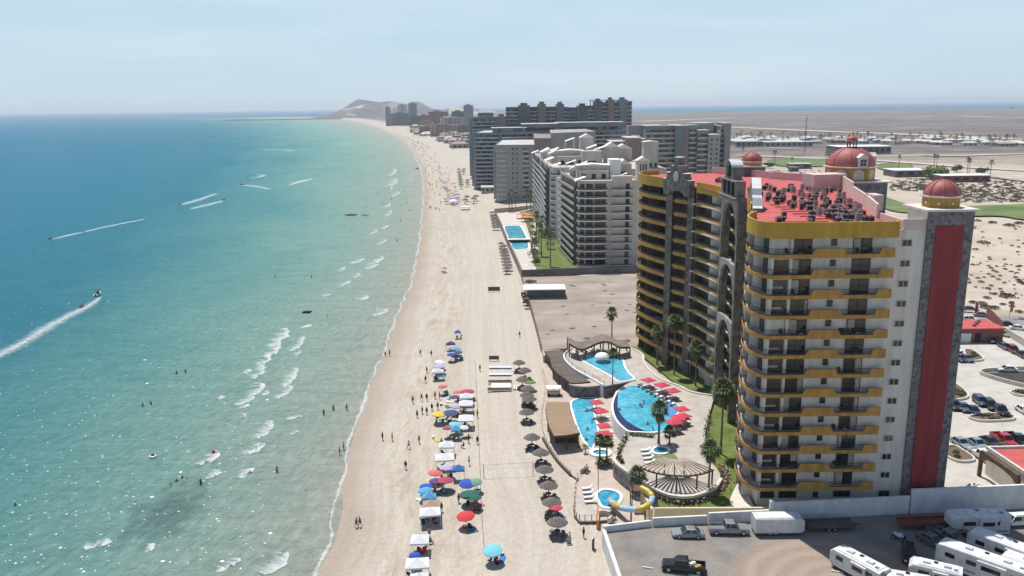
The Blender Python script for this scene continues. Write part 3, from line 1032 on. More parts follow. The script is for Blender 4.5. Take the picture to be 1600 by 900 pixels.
b.box((-0.48, 0, 0.6), (0.03, 0.75, 0.75))
b.build('fan_grille', M_acdark, ac)
sp = Spawner(ac)
spots = []
def roof_ok(x, y):
 t = (y - 119) / 60
 return True
for row in range(24):
 y = 118.9 + row * 2.45
 xr = 56.3 if y < 127 else (57.6 + (y - 128) * 0.29)
 nx = 4 if row < 3 else 5
 lo = 49.5 if row < 2 else 50.0 if row < 8 else 48.6
 if row in (0,):
  lo = 48.0
 for i in range(nx):
  x = lo + (xr - 1.2 - lo) * (i + rnd.uniform(0.05, 0.75)) / nx
  spots.append((x, y + rnd.uniform(-0.6, 0.6)))
for i in range(18):
 t = rnd.random()
 spots.append((46.5 + 3 * rnd.random() + t * 1.5, 146 + 46 * t))
for i in range(7):
 spots.append((40.5 + i * 1.5, 122 + 3.4 * (i % 3) + rnd.uniform(-.4, .4)))
for x, y in spots:
 s = rnd.uniform(0.65, 1.05)
 sp.put((x, y, 43.96), rnd.choice((0, math.pi / 2, math.pi)) + rnd.uniform(-0.08, 0.08), None, (s, s * rnd.uniform(0.8, 1.3), rnd.uniform(0.7, 1.25)))
sp.done()
# ---------------------------------------------------------------- neighbouring buildings along the beach
def shift(p0, p1, c, d):
 """the segment moved outward from centre c by d"""
 a, b_ = Vector(p0[:2]), Vector(p1[:2])
 n = Vector((b_.y - a.y, a.x - b_.x)).normalized()
 if n.dot((a + b_) / 2 - Vector(c[:2])) < 0:
  n = -n
 return a + n * d, b_ + n * d, n
def lerp2(a, b_, t):
 return a + (b_ - a) * t
def facade(par, p0, p1, c, z0, z1, nf, style, m_edge, m_gl, depth=1.3, fin=None, n=3, edge=(-0.3, 0.65), wfrac=0.5):
 fh = (z1 - z0) / nf
 if style == 'balcony':
  for k in range(nf):
   z = z0 + fh * k
   a, b_, nn = shift(p0, p1, c, 0.06)
   w = MB().wall([lerp2(a, b_, 0.03), lerp2(a, b_, 0.97)], 0.12, z + 0.1, z + fh * 0.76)
   w.build('glazing', m_gl, par)
   a, b_, nn = shift(p0, p1, c, depth / 2)
   w = MB()
   w.wall([a, b_], depth - 0.06, z + edge[0], z + 0.02)
   a, b_, nn = shift(p0, p1, c, depth)
   w.wall([a, b_], 0.16, z + edge[0] + 0.05, z + edge[1])
   w.build('balcony', m_edge, par)
  if fin:
   for i in range(n + 1):
    a, b_, nn = shift(p0, p1, c, 0.0)
    q = lerp2(a, b_, i / n)
    w = MB().wall([q + nn * 0.1, q + nn * (depth - 0.15)], 0.2, z0, z1)
    w.build('party_wall', fin, par)
 elif style == 'window':
  for k in range(nf):
   z = z0 + fh * k
   a, b_, nn = shift(p0, p1, c, 0.04)
   for i in range(n):
    w = MB().wall([lerp2(a, b_, (i + 0.5 - wfrac / 2) / n), lerp2(a, b_, (i + 0.5 + wfrac / 2) / n)], 0.1, z + 0.9, z + fh * 0.76)
    w.build('window', m_gl, par)
def block_poly(name, label, cat, poly, z0, z1, m_wall, m_roof, group=None, par=None, parapet=0.6):
 c = (sum(p[0] for p in poly) / len(poly), sum(p[1] for p in poly) / len(poly))
 t = par or thing(name, label, cat, (c[0], c[1], z0), group)
 MB().prism(poly, z0 - 0.8, z1).build('wall', m_wall, t)
 MB().wall(poly, 0.35, z1 - 0.02, z1 + parapet, closed=True, side=0).build('parapet', m_wall, t)
 q = [(c[0] + (p[0] - c[0]) * 0.985, c[1] + (p[1] - c[1]) * 0.985) for p in poly]
 MB().prism(q, z1 + 0.01, z1 + 0.12).build('roof', m_roof, t)
 return t, c
M_whotel = mat('white_stucco', (0.42, 0.37, 0.315), (0.52, 0.465, 0.405), 0.3, 0.85, stretch=(1, 1, 0.2))
M_wbright = mat('white_slab', (0.66, 0.63, 0.58), (0.74, 0.71, 0.66), 0.5, 0.8)
M_brown = mat('brown_recess_shade', (0.075, 0.045, 0.035), (0.13, 0.085, 0.065), 0.4, 0.8)  # shade on the white hotel's balcony walls and recesses, painted as brown
M_roofgrey = mat('roof_membrane', (0.42, 0.385, 0.34), (0.52, 0.48, 0.43), 0.2, 0.9)
# white stepped hotel: near wing and far wing
wh = thing('hotel', 'cream white hotel with rows of angled balconies and white roof canopies behind the lawn', 'hotel', (35, 340, 0))
NWING = [(28.5, 313.2), (26.2, 316.5), (22.6, 357), (22.2, 366), (48, 366), (51, 314)]
FWING = [(21.0, 384), (18.6, 388), (17.6, 433), (15.2, 500), (15.5, 520), (48, 520), (52, 384)]
for poly, zt in ((NWING, 32.6), (FWING, 32.6)):
 MB().prism(poly, -0.8, zt).build('wall', M_whotel, wh)
 MB().wall(poly, 0.35, zt - 0.02, zt + 1.0, closed=True).build('parapet', M_whotel, wh)
MB().prism([(24, 364), (20.5, 386), (46, 386), (46, 364)], -0.8, 29.5).build('wall', M_whotel, wh)
nfw, fhw = 11, 2.95
def wz(k):
 return 0.6 + fhw * k
# the round balconies at the near end of each wing
for (ox, oy, wdt) in ((0, 0, 9.0), (-6.6, 70.8, 5.4)):
 for k in range(nfw):
  z = wz(k)
  ln = smooth_line([(26.0 + ox, 318.5 + oy), (25.6 + ox, 314.0 + oy), (28.2 + ox, 311.6 + oy), (28.2 + wdt - 2 + ox, 311.4 + oy), (28.2 + wdt + ox, 313.4 + oy)], 5)
  b = MB()
  b.prism(ln + [(28.2 + wdt + ox, 314.5 + oy), (28 + ox, 318 + oy)], z - 0.32, z - 0.02)
  b.wall(ln, 0.18, z - 0.30, z + 0.12)
  bb = b.build('balcony', M_wbright, wh)
  MB().wall(ln, 0.05, z + 0.12, z + 0.85).build('railing', mat('brown_railing', (0.10, 0.08, 0.07), rough=0.6), bb)
  for xa, xb in ((29.0, 31.6), (32.4, 36.6)):
   if xb - 28.2 > wdt:
    continue
   MB().box(((xa + xb) / 2 + ox, 313.15 + oy, z + 1.2), (xb - xa, 0.16, 2.2)).build('glazing', M_glass, wh)
  MB().wall([(26.9 + ox, 315.6 + oy), (28.35 + ox, 313.35 + oy)], 0.16, z + 0.05, z + 2.3).build('glazing', M_glass2, wh)
for k in range(nfw):
 z = wz(k)
 for xa in (40.6, 45.0):
  MB().box((xa, 313.75, z + 1.15), (1.5, 0.14, 2.15)).build('glass_door', M_glass, wh)
 b = MB()
 b.box((42.8, 313.2, z - 0.1), (8.2, 1.1, 0.26))
 bb = b.build('balcony', M_wbright, wh)
 b = MB()
 b.box((42.8, 312.68, z + 0.9), (8.2, 0.06, 0.06))
 b.box((42.8, 312.68, z + 0.45), (8.2, 0.05, 0.05))
 b.box((42.8, 312.68, z + 0.2), (8.2, 0.04, 0.3))
 b.build('railing', M_rail, bb)
# angled balconies down the sea side
cols_w = []
for seg, n in ((((26.2, 317.5), (22.6, 357)), 10), (((18.45, 391), (17.6, 433)), 10), (((17.6, 433), (15.3, 498)), 15)):
 a, e = Vector(seg[0]), Vector(seg[1])
 for i in range(n):
  cols_w.append((a + (e - a) * (i / n), a + (e - a) * ((i + 1) / n)))
many, rl_ = MB(), MB()
for ci, (a, e) in enumerate(cols_w):
 d = (e - a)
 nrm = Vector((-d.y, d.x)).normalized()
 if nrm.x > 0:
  nrm = -nrm
 for k in range(nfw):
  z = wz(k)
  b = MB() if ci < 9 else many
  tip = a + d * 0.25 + nrm * 2.3
  poly = [a + d * 0.02 + nrm * 0.1, tip, a + d * 0.55 + nrm * 1.5, a + d * 0.98 + nrm * 0.1]
  b.prism([tuple(q) for q in poly], z - 0.26, z)
  b.wall([tuple(a + d * 0.16 + nrm * 1.5), tuple(tip), tuple(a + d * 0.36 + nrm * 2.0)], 0.3, z - 0.25, z + 0.75)  # white tip block, shaped to stand in for the sunlit slab end
  rl_.wall([tuple(a + d * 0.02 + nrm * 0.15), tuple(tip), tuple(a + d * 0.55 + nrm * 1.4), tuple(a + d * 0.98 + nrm * 0.1)], 0.06, z - 0.6, z + 0.5)
  if ci < 9:
   b.build('balcony', M_wbright, wh)
many.build('balcony', M_wbright, wh)['kind'] = 'stuff'
rl_.build('railing', M_brown, wh)['kind'] = 'stuff'  # brown upstands hold the shade between the slabs in their colour
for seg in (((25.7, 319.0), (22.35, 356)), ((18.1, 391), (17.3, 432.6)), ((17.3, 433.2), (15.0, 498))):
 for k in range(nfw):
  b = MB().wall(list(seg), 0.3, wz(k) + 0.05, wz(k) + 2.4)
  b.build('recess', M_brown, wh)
# roof terraces
def house_on_roof(c, s, h, gable_h, rz=0.0, arches=3, m=None, z=32.7):
 m = m or M_whotel
 b = MB().box((c[0], c[1], z + h / 2), (s[0], s[1], h), rz)
 o = b.build('penthouse', m, wh)
 if gable_h:
  ca, sa = math.cos(rz), math.sin(rz)
  def tr(x, y):
   return (c[0] + x * ca - y * sa, c[1] + x * sa + y * ca)
  x, y = s[0] / 2 + 0.35, s[1] / 2 + 0.35
  z0 = z + h + 0.01
  vs = [(*tr(-x, -y), z0), (*tr(x, -y), z0), (*tr(x, y), z0), (*tr(-x, y), z0), (*tr(0, -y), z0 + gable_h), (*tr(0, y), z0 + gable_h)]
  MB().add(vs, [(0, 1, 4), (2, 3, 5), (0, 4, 5, 3), (1, 2, 5, 4), (3, 2, 1, 0)]).build('penthouse_roof', M_wbright, o)
 for i in range(arches):
  xx = (i + 0.5) / arches * s[0] - s[0] / 2
  MB().box((c[0] + xx * math.cos(rz), c[1] + xx * math.sin(rz) - s[1] / 2 - 0.02, z + 1.2), (s[0] / arches * 0.42, 0.12, 1.9), rz).build('arch_opening', M_dark, o)
 return o
house_on_roof((33.5, 333), (12, 7), 3.4, 0.0, 0, 3)
house_on_roof((33.5, 336), (13, 8), 5.4, 0.6, 0, 0)
house_on_roof((42.5, 337), (4.5, 9), 7.6, 0.0, 0, 0, M_wbright)
house_on_roof((47, 343), (6, 9), 5.2, 2.0, 0, 1)
house_on_roof((28.5, 345), (6, 8), 2.8, 1.6, 0.1, 1)
house_on_roof((44, 324), (8, 3.5), 1.8, 0, 0, 0)
house_on_roof((30.5, 418), (13, 9), 4.2, 0.0, 0, 3)
house_on_roof((30.5, 423), (14, 9), 6.6, 0.8, 0, 0)
house_on_roof((40.5, 412), (10, 8), 7.0, 0.0, 0, 1)
house_on_roof((40.5, 440), (7, 7), 12.5, 2.0, 0, 3)
house_on_roof((52.5, 430), (7, 8), 8.0, 2.4, 0, 0)
house_on_roof((24.5, 436), (8, 9), 4.5, 2.2, 0.05, 0)
house_on_roof((21.5, 462), (8, 12), 4.0, 2.2, 0.05, 0)
house_on_roof((60, 440), (9, 8), 6.5, 2.4, 0, 0)
house_on_roof((66.5, 392), (7, 6), 12.0, 0.5, 0, 3)
MB().prism([(48, 384), (73, 384), (73, 446), (48, 446)], -0.8, 32.5).build('wall', M_whotel, wh)
b = MB().box((50.9, 316.4, 20.3), (4.6, 5.2, 41.4))
o = b.build('stair_tower', M_whotel, wh)
MB().add([(48.3, 313.5, 41.0), (53.5, 313.5, 41.0), (53.5, 319.3, 41.0), (48.3, 319.3, 41.0), (50.9, 313.5, 42.5), (50.9, 319.3, 42.5)], [(0, 1, 4), (2, 3, 5), (0, 4, 5, 3), (1, 2, 5, 4), (3, 2, 1, 0)]).build('tower_roof', M_wbright, o)
for i in range(3):
 MB().box((49.9 + i * 1.0, 313.78, 38.4), (0.45, 0.1, 2.6)).build('slit_window', M_dark, o)
M_canopy = mat('white_canopy', (0.74, 0.72, 0.68), rough=0.8)
def canopy(u, v, y, w, l, rz, tilt=0.35):
 x, y, z = PY(u, v, y)
 b = MB()
 ca, sa = math.cos(rz), math.sin(rz)
 vs = []
 for dz in (0, 0.12):
  for dx, dy in ((-w / 2, -l / 2), (w / 2, -l / 2), (w / 2, l / 2), (-w / 2, l / 2)):
   vs.append((x + dx * ca - dy * sa, y + dx * sa + dy * ca, z + dz + dx * tilt))
 b.add(vs, [(3, 2, 1, 0), (4, 5, 6, 7), (0, 1, 5, 4), (1, 2, 6, 5), (2, 3, 7, 6), (3, 0, 4, 7)])
 for dx, dy in ((-w / 2 + .2, -l / 2 + .2), (w / 2 - .2, -l / 2 + .2), (w / 2 - .2, l / 2 - .2), (-w / 2 + .2, l / 2 - .2)):
  b.box((x + dx * ca - dy * sa, y + dx * sa + dy * ca, (z + dx * tilt + 32.6) / 2), (0.2, 0.2, z + dx * tilt - 32.6))
 b.build('canopy', M_canopy, wh)
for a in ((906, 279, 319, 4.2, 6, 0.0), (869, 257, 366, 4.0, 7, 0.0), (858, 248, 392, 4.0, 8, 0.1), (850, 235, 405, 4, 10, 0), (892, 253, 345, 4.2, 7, -0.1), (911, 255, 350, 3.8, 7, -0.1),
    (866, 233, 425, 4.5, 8, 0), (836, 237, 470, 4, 9, 0), (890, 218, 452, 5, 9, 0), (924, 229, 425, 5, 8, 0), (935, 232, 430, 5, 8, 0), (972, 273, 330, 4, 3, 0)):
 canopy(*a)
M_stuccogrey = mat('grey_stucco', (0.28, 0.265, 0.25), (0.34, 0.325, 0.31), 0.06, 0.9)
M_mauve = mat('mauve_stucco', (0.22, 0.175, 0.165), (0.27, 0.215, 0.20), 0.06, 0.9)
M_teal = mat('blue_grey_wall', (0.17, 0.195, 0.205), (0.23, 0.255, 0.26), 0.06, 0.85)
M_slab = mat('grey_slab_edge', (0.42, 0.42, 0.41), (0.54, 0.53, 0.51), 0.2, 0.8)
M_bglass = pane_glass('blue_dark_glass', (0.42, 0.42, 0.31), (0.018, 0.024, 0.03), (0.06, 0.07, 0.08), (0.20, 0.19, 0.175))
M_flat = mat('pale_flat_roof', (0.40, 0.39, 0.37), (0.52, 0.51, 0.48), 0.1, 0.9)
# grey block with white balconies at its seaward corner
poly = [(-9.8, 553), (-8.6, 549), (16.5, 547), (24.5, 546), (25, 640), (-6, 640)]
gb_, c = block_poly('apartment_block', 'grey apartment block with white corner balconies beside the sandy path', 'apartment block', poly, -0.4, 36.2, M_stuccogrey, M_flat)
facade(gb_, (-9.2, 551), (-2.5, 549.4), c, 0.5, 35.6, 11, 'balcony', M_slab, M_bglass, 1.6, n=1)
facade(gb_, (-9.9, 554), (-6.2, 636), c, 0.5, 35.6, 11, 'balcony', M_slab, M_bglass, 1.8, fin=M_stuccogrey, n=6)
facade(gb_, (0.2, 548.4), (5.6, 547.9), c, 0.5, 35.6, 11, 'window', M_slab, M_bglass, n=2, wfrac=0.42)
facade(gb_, (8.4, 547.7), (12.2, 547.4), c, 0.5, 35.6, 11, 'balcony', M_slab, M_bglass, 0.7, n=1)
MB().prism([(16, 545.5), (27, 544), (30, 625), (18, 640)], -0.6, 41).build('end_wall', M_mauve, gb_)
MB().prism([(27.2, 552), (60, 580), (58, 640), (30, 626)], -0.6, 44).build('wall', M_stuccogrey, gb_)
# blue glass block with curved terraces
poly = [(-29, 648), (-27, 642), (-8, 640), (18, 646), (40, 660), (95, 668), (95, 700), (-22, 712)]
bb_, c = block_poly('apartment_block', 'blue grey apartment block with glass terraces stepping back behind the grey block', 'apartment block', poly, -0.4, 41.5, M_teal, M_flat)
for p0, p1, fin, n in (((-29, 648), (-22.5, 710), M_teal, 5), ((-27, 642), (-9, 640), M_teal, 2), ((-7, 640.3), (17, 645.8), M_teal, 3), ((19, 646.5), (39, 659.5), M_teal, 3), ((41, 660.2), (94, 668), M_teal, 7)):
 facade(bb_, p0, p1, c, 0.5, 41, 13, 'balcony', M_slab, M_bglass, 1.7, fin=fin, n=n)
for x0, x1, y0, y1, z in ((-14, 12, 652, 668, 45), (10, 38, 664, 690, 47.5), (38, 92, 676, 698, 48)):
 MB().box(((x0 + x1) / 2, (y0 + y1) / 2, (41.6 + z) / 2), (x1 - x0, y1 - y0, z - 41.6)).build('penthouse', M_teal, bb_)
 MB().box(((x0 + x1) / 2, y0 - 0.1, 43.6), ((x1 - x0) * 0.85, 0.3, 2.2)).build('glazing', M_bglass, bb_)
 MB().box(((x0 + x1) / 2, (y0 + y1) / 2 - 1, z + 0.2), (x1 - x0 + 2.4, y1 - y0 + 3, 0.35)).build('penthouse_roof', M_slab, bb_)
# the long dark block
M_dkwall = mat('dark_grey_wall', (0.12, 0.118, 0.125), (0.16, 0.155, 0.16), 0.06, 0.85)
M_dkbrown = mat('dark_brown_wall', (0.19, 0.15, 0.13), (0.24, 0.195, 0.17), 0.06, 0.85)
M_bluewall = mat('slate_blue_wall', (0.14, 0.165, 0.185), (0.18, 0.205, 0.225), 0.06, 0.85)
dk = thing('apartment_block', 'long dark apartment block of staggered towers, tallest on the bay', 'apartment block', (30, 760, 0))
segs = [(-36, -13, 742, 52.5, 'balcony', M_teal), (-13, -4, 739, 53.0, None, M_mauve), (-4, 8, 750, 61.0, 'balcony', M_dkwall), (8, 19, 748, 62.5, None, M_dkwall), (19, 27, 752, 61.0, 'balcony', M_dkwall),
  (27, 34.5, 748, 63.5, None, M_dkbrown), (34.5, 45, 754, 61.0, 'balcony', M_dkbrown), (45, 52, 750, 63.2, None, M_bluewall), (52, 57, 752, 60.5, 'balcony', M_bluewall), (57, 76, 756, 60.0, 'balcony', M_dkwall),
  (74, 84, 744, 61.5, None, M_dkwall), (84, 92, 745, 61.5, 'balcony', M_dkwall), (92, 99, 741, 65.5, None, M_dkwall), (99, 106, 744, 64.5, 'balcony', M_bluewall), (106, 112, 741, 66.5, None, M_dkbrown), (112, 118, 744, 64.5, 'balcony', M_dkwall), (118, 126, 741, 66.5, None, M_bluewall), (126, 131.5, 744, 65.0, 'balcony', M_dkwall)]
k_ = 0.83
for x0, x1, y, z, st, m in segs:
 x0, x1 = x0 * 0.965, x1 * 0.83 if x1 > 60 else x1 * 0.94
 x0 = x0 * (0.86 if x0 > 60 else 0.975)
 if x1 - x0 < 3:
  x1 = x0 + 5
 MB().prism([(x0, y), (x1, y), (x1, y + 26), (x0, y + 26)], -0.6, z).build('wall', m, dk)
 if st:
  facade(dk, (x0 + 0.2, y), (x1 - 0.2, y), ((x0 + x1) / 2, y + 10), 0.6, z - 1.0, 18 if z > 56 else 16, 'balcony', M_slab, M_bglass, 1.5, n=1, edge=(-0.3, 0.35))
 else:
  MB().box(((x0 + x1) / 2, y + 13, z + 1.0), ((x1 - x0) * 0.6, 9, 2.0)).build('roof_box', m, dk)
facade(dk, (-34.6, 742), (-34.6, 767), (-20, 760), 0.6, 51.5, 16, 'balcony', M_slab, M_bglass, 2.4, fin=M_teal, n=3)
MB().box((-22, 756, 54.4), (14, 16, 3.6)).build('penthouse', M_dkwall, dk)
MB().box((-24, 754, 53.2), (19, 22, 0.4)).build('penthouse_roof', M_slab, dk)
MB().box((84, 757, 66.2), (24, 10, 0.5)).build('roof_pergola', M_mauve, dk)
for x in (73, 80, 88, 95):
 MB().box((x, 753, 63.6), (0.7, 0.7, 5.0)).build('pergola_post', M_mauve, dk)
# grey towers behind the golden hotel
gt = thing('apartment_block', 'grey apartment block with stepped stair flanks just behind the ochre hotel', 'apartment block', (112, 540, 0))
def pxx(u, y, v=250):
 return PY(u, v, y)[0]
Yt = 520
def gseg(u0, u1, y, ztop_v, m, st=None, nf=15, dep=24, n=2):
 x0, x1 = pxx(u0, y), pxx(u1, y)
 z = PY((u0 + u1) / 2, ztop_v, y)[2]
 MB().prism([(x0, y), (x1, y), (x1, y + dep), (x0, y + dep)], -0.6, z).build('wall', m, gt)
 MB().box(((x0 + x1) / 2, y + dep / 2, z + 0.2), (x1 - x0 + 0.8, dep + 0.8, 0.4)).build('roof', M_flat, gt)
 if st == 'balcony':
  facade(gt, (x0 + 0.3, y), (x1 - 0.3, y), ((x0 + x1) / 2, y + 10), 0.6, z - 1.5, nf, 'balcony', M_slab, M_bglass, 1.4, n=1)
 elif st == 'window':
  facade(gt, (x0 + 0.3, y), (x1 - 0.3, y), ((x0 + x1) / 2, y + 10), 0.6, z - 1.5, nf, 'window', M_slab, M_bglass, n=n, wfrac=0.35)
 return x0, x1, z
gseg(955, 980, 470, 222, M_stuccogrey, 'window', 12, 20, 3)
gseg(980, 1001, 462, 216, M_mauve)
gseg(1001, 1008, 466, 218, M_stuccogrey, 'balcony', 13)
gseg(1008, 1055, Yt, 197, M_teal, 'balcony', 15)
gseg(1055, 1068, Yt - 5, 197, M_bluewall)
gseg(1068, 1074, Yt - 4, 197, M_mauve)
gseg(1074, 1088, Yt, 196, M_stuccogrey, 'balcony', 15)
gseg(1088, 1106, Yt - 3, 204, M_teal, 'balcony', 13)
gseg(1106, 1124, Yt - 6, 211, M_stuccogrey, 'window', 14, 20, 2)
gseg(1086, 1114, Yt + 12, 193, M_stuccogrey)
gseg(1124, 1131, Yt, 197, M_stuccogrey, 'balcony', 15)
gseg(1131, 1140, Yt - 4, 193, M_teal)
for u0, u1, v in ((980, 1010, 196), (1030, 1042, 194), (1064, 1082, 193)):
 x0, x1, z = pxx(u0, Yt + 14), pxx(u1, Yt + 14), PY(u0, v, Yt + 14)[2]
 MB().box(((x0 + x1) / 2, Yt + 16, z - 3), (x1 - x0, 8, 6)).build('roof_box', M_stuccogrey, gt)
# far town along the bay
M_townA = mat('town_grey', (0.30, 0.31, 0.32), (0.36, 0.37, 0.38), 0.02, 0.9)
M_townB = mat('town_tan', (0.34, 0.25, 0.19), (0.42, 0.31, 0.24), 0.02, 0.9)
M_townC = mat('town_white', (0.58, 0.57, 0.55), (0.66, 0.65, 0.63), 0.02, 0.9)
M_townD = mat('town_red', (0.26, 0.15, 0.12), (0.32, 0.19, 0.15), 0.02, 0.9)
M_townE = mat('town_dark', (0.11, 0.12, 0.13), (0.15, 0.16, 0.17), 0.02, 0.9)
TOWN = [(603, 610, 167, 196, 'A', 'slim pale grey tower at the seaward end of the far tower cluster'), (611, 640, 177, 196, 'E', 'broad dark grey tower block in front of the pale far towers'),
  (622, 637, 163.5, 194, 'C', 'pale slab tower rising behind the broad dark block on the bay'), (639, 652, 161.5, 195, 'A', 'tall blue grey tower with a dark edge in the far cluster'),
  (641, 656, 181, 200, 'E', 'low dark block at the foot of the tall blue grey far tower'), (655, 672, 180, 197, 'D', 'reddish mid rise block next to the far grey towers'),
  (670, 700, 174.5, 200, 'D', 'wide red brown hotel with stepped roof in the far town'), (706, 726, 174, 199, 'E', 'dark brown block beside the tall round topped far tower'),
  (725, 740, 164.5, 199, 'A', 'tall grey tower with rounded top standing alone in the far town'), (688, 708, 184, 201, 'C', 'white low block before the wide red brown hotel'),
  (694, 724, 184.5, 203, 'A', 'grey and white block with a framed front in the far town'), (655, 676, 190, 208, 'B', 'tan beach hotel with flat roof at the edge of the far sand'),
  (655, 690, 197, 211, 'D', 'reddish beach hotel with arcades near the far sand'), (672, 715, 196, 213, 'B', 'long tan beach hotel below the grey and white block'),
  (715, 736, 196, 212, 'B', 'tan hotel with terracotta roof next to the dark long block'), (684, 700, 214, 221, 'C', 'white low beach house at the head of the far sand'),
  (702, 734, 219, 230, 'C', 'white single storey houses cluster by the empty far sand'), (704, 722, 212, 219, 'A', 'grey low roofed house behind the white beach houses'), (722, 737, 210, 219, 'C', 'white house with flat roof touching the dark long block')]
for u0, u1, vt, vb, mk, lab in TOWN:
 y = P((u0 + u1) / 2, vb, 0)[1]
 x0, x1 = PY(u0, vb, y)[0], PY(u1, vb, y)[0]
 z = PY((u0 + u1) / 2, vt, y)[2]
 w = x1 - x0
 m = {'A': M_townA, 'B': M_townB, 'C': M_townC, 'D': M_townD, 'E': M_townE}[mk]
 t = thing('tower_block' if z > 35 else 'beach_hotel' if z > 9 else 'house', lab, 'tower' if z > 35 else 'hotel' if z > 9 else 'house', (x0 + w / 2, y, 0))
 dep = max(18, w * 0.5)
 MB().box((x0 + w / 2, y + dep / 2, z / 2 - 1), (w, dep, z + 2)).build('wall', m, t)
 nf = max(1, int(z / 3.4))
 for k in range(nf):
  zz = (k + 0.55) * z / nf
  b = MB()
  b.box((x0 + w / 2, y - 0.3, zz), (w * 0.86, 0.5, z / nf * 0.42))
  b.box((x0 - 0.3, y + dep / 2, zz), (0.5, dep * 0.8, z / nf * 0.42))
  b.build('window_band', M_bglass if mk != 'D' else M_brown, t)
 for k in range(max(2, int(w / 16))):
  xx = x0 + w * (k + 0.5) / max(2, int(w / 16))
  MB().box((xx, y - 0.5, z / 2), (w * 0.05, 0.8, z)).build('pier', m, t)
 MB().box((x0 + w * 0.5, y + dep / 2, z + 0.3), (w * 1.02, dep * 1.05, 0.6)).build('roof', M_flat if mk != 'B' else M_townD, t)
 if z > 12:
  b = MB().box((x0 + w * 0.45, y + dep / 2, z + 2.2), (w * 0.4, dep * 0.5, 3.6))
  b.build('roof_box', m, t)
# ---------------------------------------------------------------- trees
M_leaf = [mat('palm_green', (0.055, 0.09, 0.025), (0.14, 0.17, 0.06), 2.0, 0.6, space='object'), mat('palm_dry', (0.16, 0.12, 0.065), (0.26, 0.20, 0.12), 2.0, 0.8, space='object')]
M_trunk = mat('palm_trunk', (0.15, 0.115, 0.085), (0.23, 0.185, 0.145), 2.5, 0.9, space='object')
def palm(h, spread=2.3, nf=46, skirt=True, seed=1, r=0.17, cat='palm tree', label='x', lean=0.02):
 rr = random.Random(seed)
 t = thing('palm_tree', label, cat)
 b = MB()
 lx, ly = lean * h * rr.uniform(-1, 1), lean * h * rr.uniform(-1, 1)
 pts = [(lx * (i / 6) ** 2, ly * (i / 6) ** 2, h * i / 6) for i in range(7)]
 b.tube(pts, [r * 1.35] + [r * (1.05 - 0.06 * i) for i in range(6)], 7)
 b.build('trunk', M_trunk, t)
 b = MB()
 d = MB()
 top = Vector(pts[-1])
 def fan(o, a, e, ln, wd, mb, n=7):
  """fan frond: stalk, then a spray of leaf blades drooping at their tips"""
  dirv = Vector((math.cos(a) * math.cos(e), math.sin(a) * math.cos(e), math.sin(e)))
  hub = o + dirv * ln * 0.45
  up = Vector((0, 0, 1))
  side = dirv.cross(up).normalized()
  nrm = side.cross(dirv).normalized()
  mb.quad(o - side * 0.03, o + side * 0.03, hub + side * 0.03, hub - side * 0.03)
  for i in range(n):
   th = (i / (n - 1) - 0.5) * 2.5
   bd = (dirv * math.cos(th) + side * math.sin(th)).normalized()
   L_ = ln * 0.62 * (0.75 + 0.25 * math.cos(th)) * rr.uniform(0.85, 1.1)
   mid = hub + bd * L_ * 0.55 + nrm * 0.06
   tip = hub + bd * L_ - up * L_ * 0.28
   w_ = wd * 0.5
   sv = bd.cross(nrm).normalized() * w_
   mb.add([hub, mid + sv, tip, mid - sv], [(0, 1, 2, 3)])
 for i in range(nf):
  a = i * 2.39996 + rr.uniform(-0.2, 0.2)
  f = i / nf
  e = 1.35 - 1.9 * f + rr.uniform(-0.15, 0.15)
  fan(top + Vector((0, 0, 0.15 - 0.5 * f)), a, e, spread * rr.uniform(0.8, 1.05), 0.16 + 0.03 * spread, b)
 b.build('crown', M_leaf[0], t)
 if skirt:
  for i in range(int(nf * 0.6)):
   a = i * 2.39996 + 1
   e = -0.75 - 0.6 * rr.random()
   fan(top + Vector((0, 0, -0.4 - 0.8 * rr.random())), a, e, spread * rr.uniform(0.55, 0.85), 0.18, d, 5)
  d.build('dead_fronds', M_leaf[1], t)
 return t
# desert shrubs
M_bush = mat('desert_bush', (0.125, 0.105, 0.075), (0.22, 0.19, 0.135), 3.0, 0.9, space='object')
M_bushg = mat('desert_bush_green', (0.10, 0.105, 0.055), (0.17, 0.165, 0.09), 3.0, 0.9, space='object')
def bush(name, label, group, m, seed, nb=150, flat=0.55):
 rr = random.Random(seed)
 t = thing(name, label, 'shrub', (0, 0, 0), group)
 b = MB()
 for i in range(nb):
  a = rr.uniform(0, 2 * math.pi)
  q = math.sqrt(rr.random())
  zc = flat * (1 - q * q) ** 0.6 * rr.uniform(0.45, 1.05)
  c = Vector((q * math.cos(a), q * math.sin(a), max(0.04, zc)))
  s = rr.uniform(0.10, 0.24)
  n1 = Vector((rr.uniform(-1, 1), rr.uniform(-1, 1), rr.uniform(-0.3, 1))).normalized()
  n2 = n1.orthogonal().normalized()
  n3 = n1.cross(n2)
  b.add([c + n2 * s, c + n3 * s * 0.7, c - n2 * s, c - n3 * s * 0.7], [(0, 1, 2, 3)])
 b.build('foliage', m, t)
 b = MB()
 for i in range(4):
  a = i * 1.7
  b.tube([(0, 0, -0.1), (0.3 * math.cos(a), 0.3 * math.sin(a), flat * 0.6)], 0.035, 4)
 b.build('stem', M_trunk, t)
 return t
bush_sp = [Spawner(bush('desert_shrub', 'dry rounded desert shrub scattered on the pale sand behind the hotel', 'desert shrubs on the pale dunes', M_bush, 3)),
     Spawner(bush('desert_shrub', 'low dusty green desert shrub scattered on the pale sand behind the hotel', 'desert shrubs on the pale dunes', M_bushg, 5, 120, 0.42))]
rb = random.Random(11)
def in_poly(u, v, poly):
 c = False
 for i in range(len(poly)):
  (x1, y1), (x2, y2) = poly[i], poly[i - 1]
  if (y1 > v) != (y2 > v) and u < (x2 - x1) * (v - y1) / (y2 - y1) + x1:
   c = not c
 return c
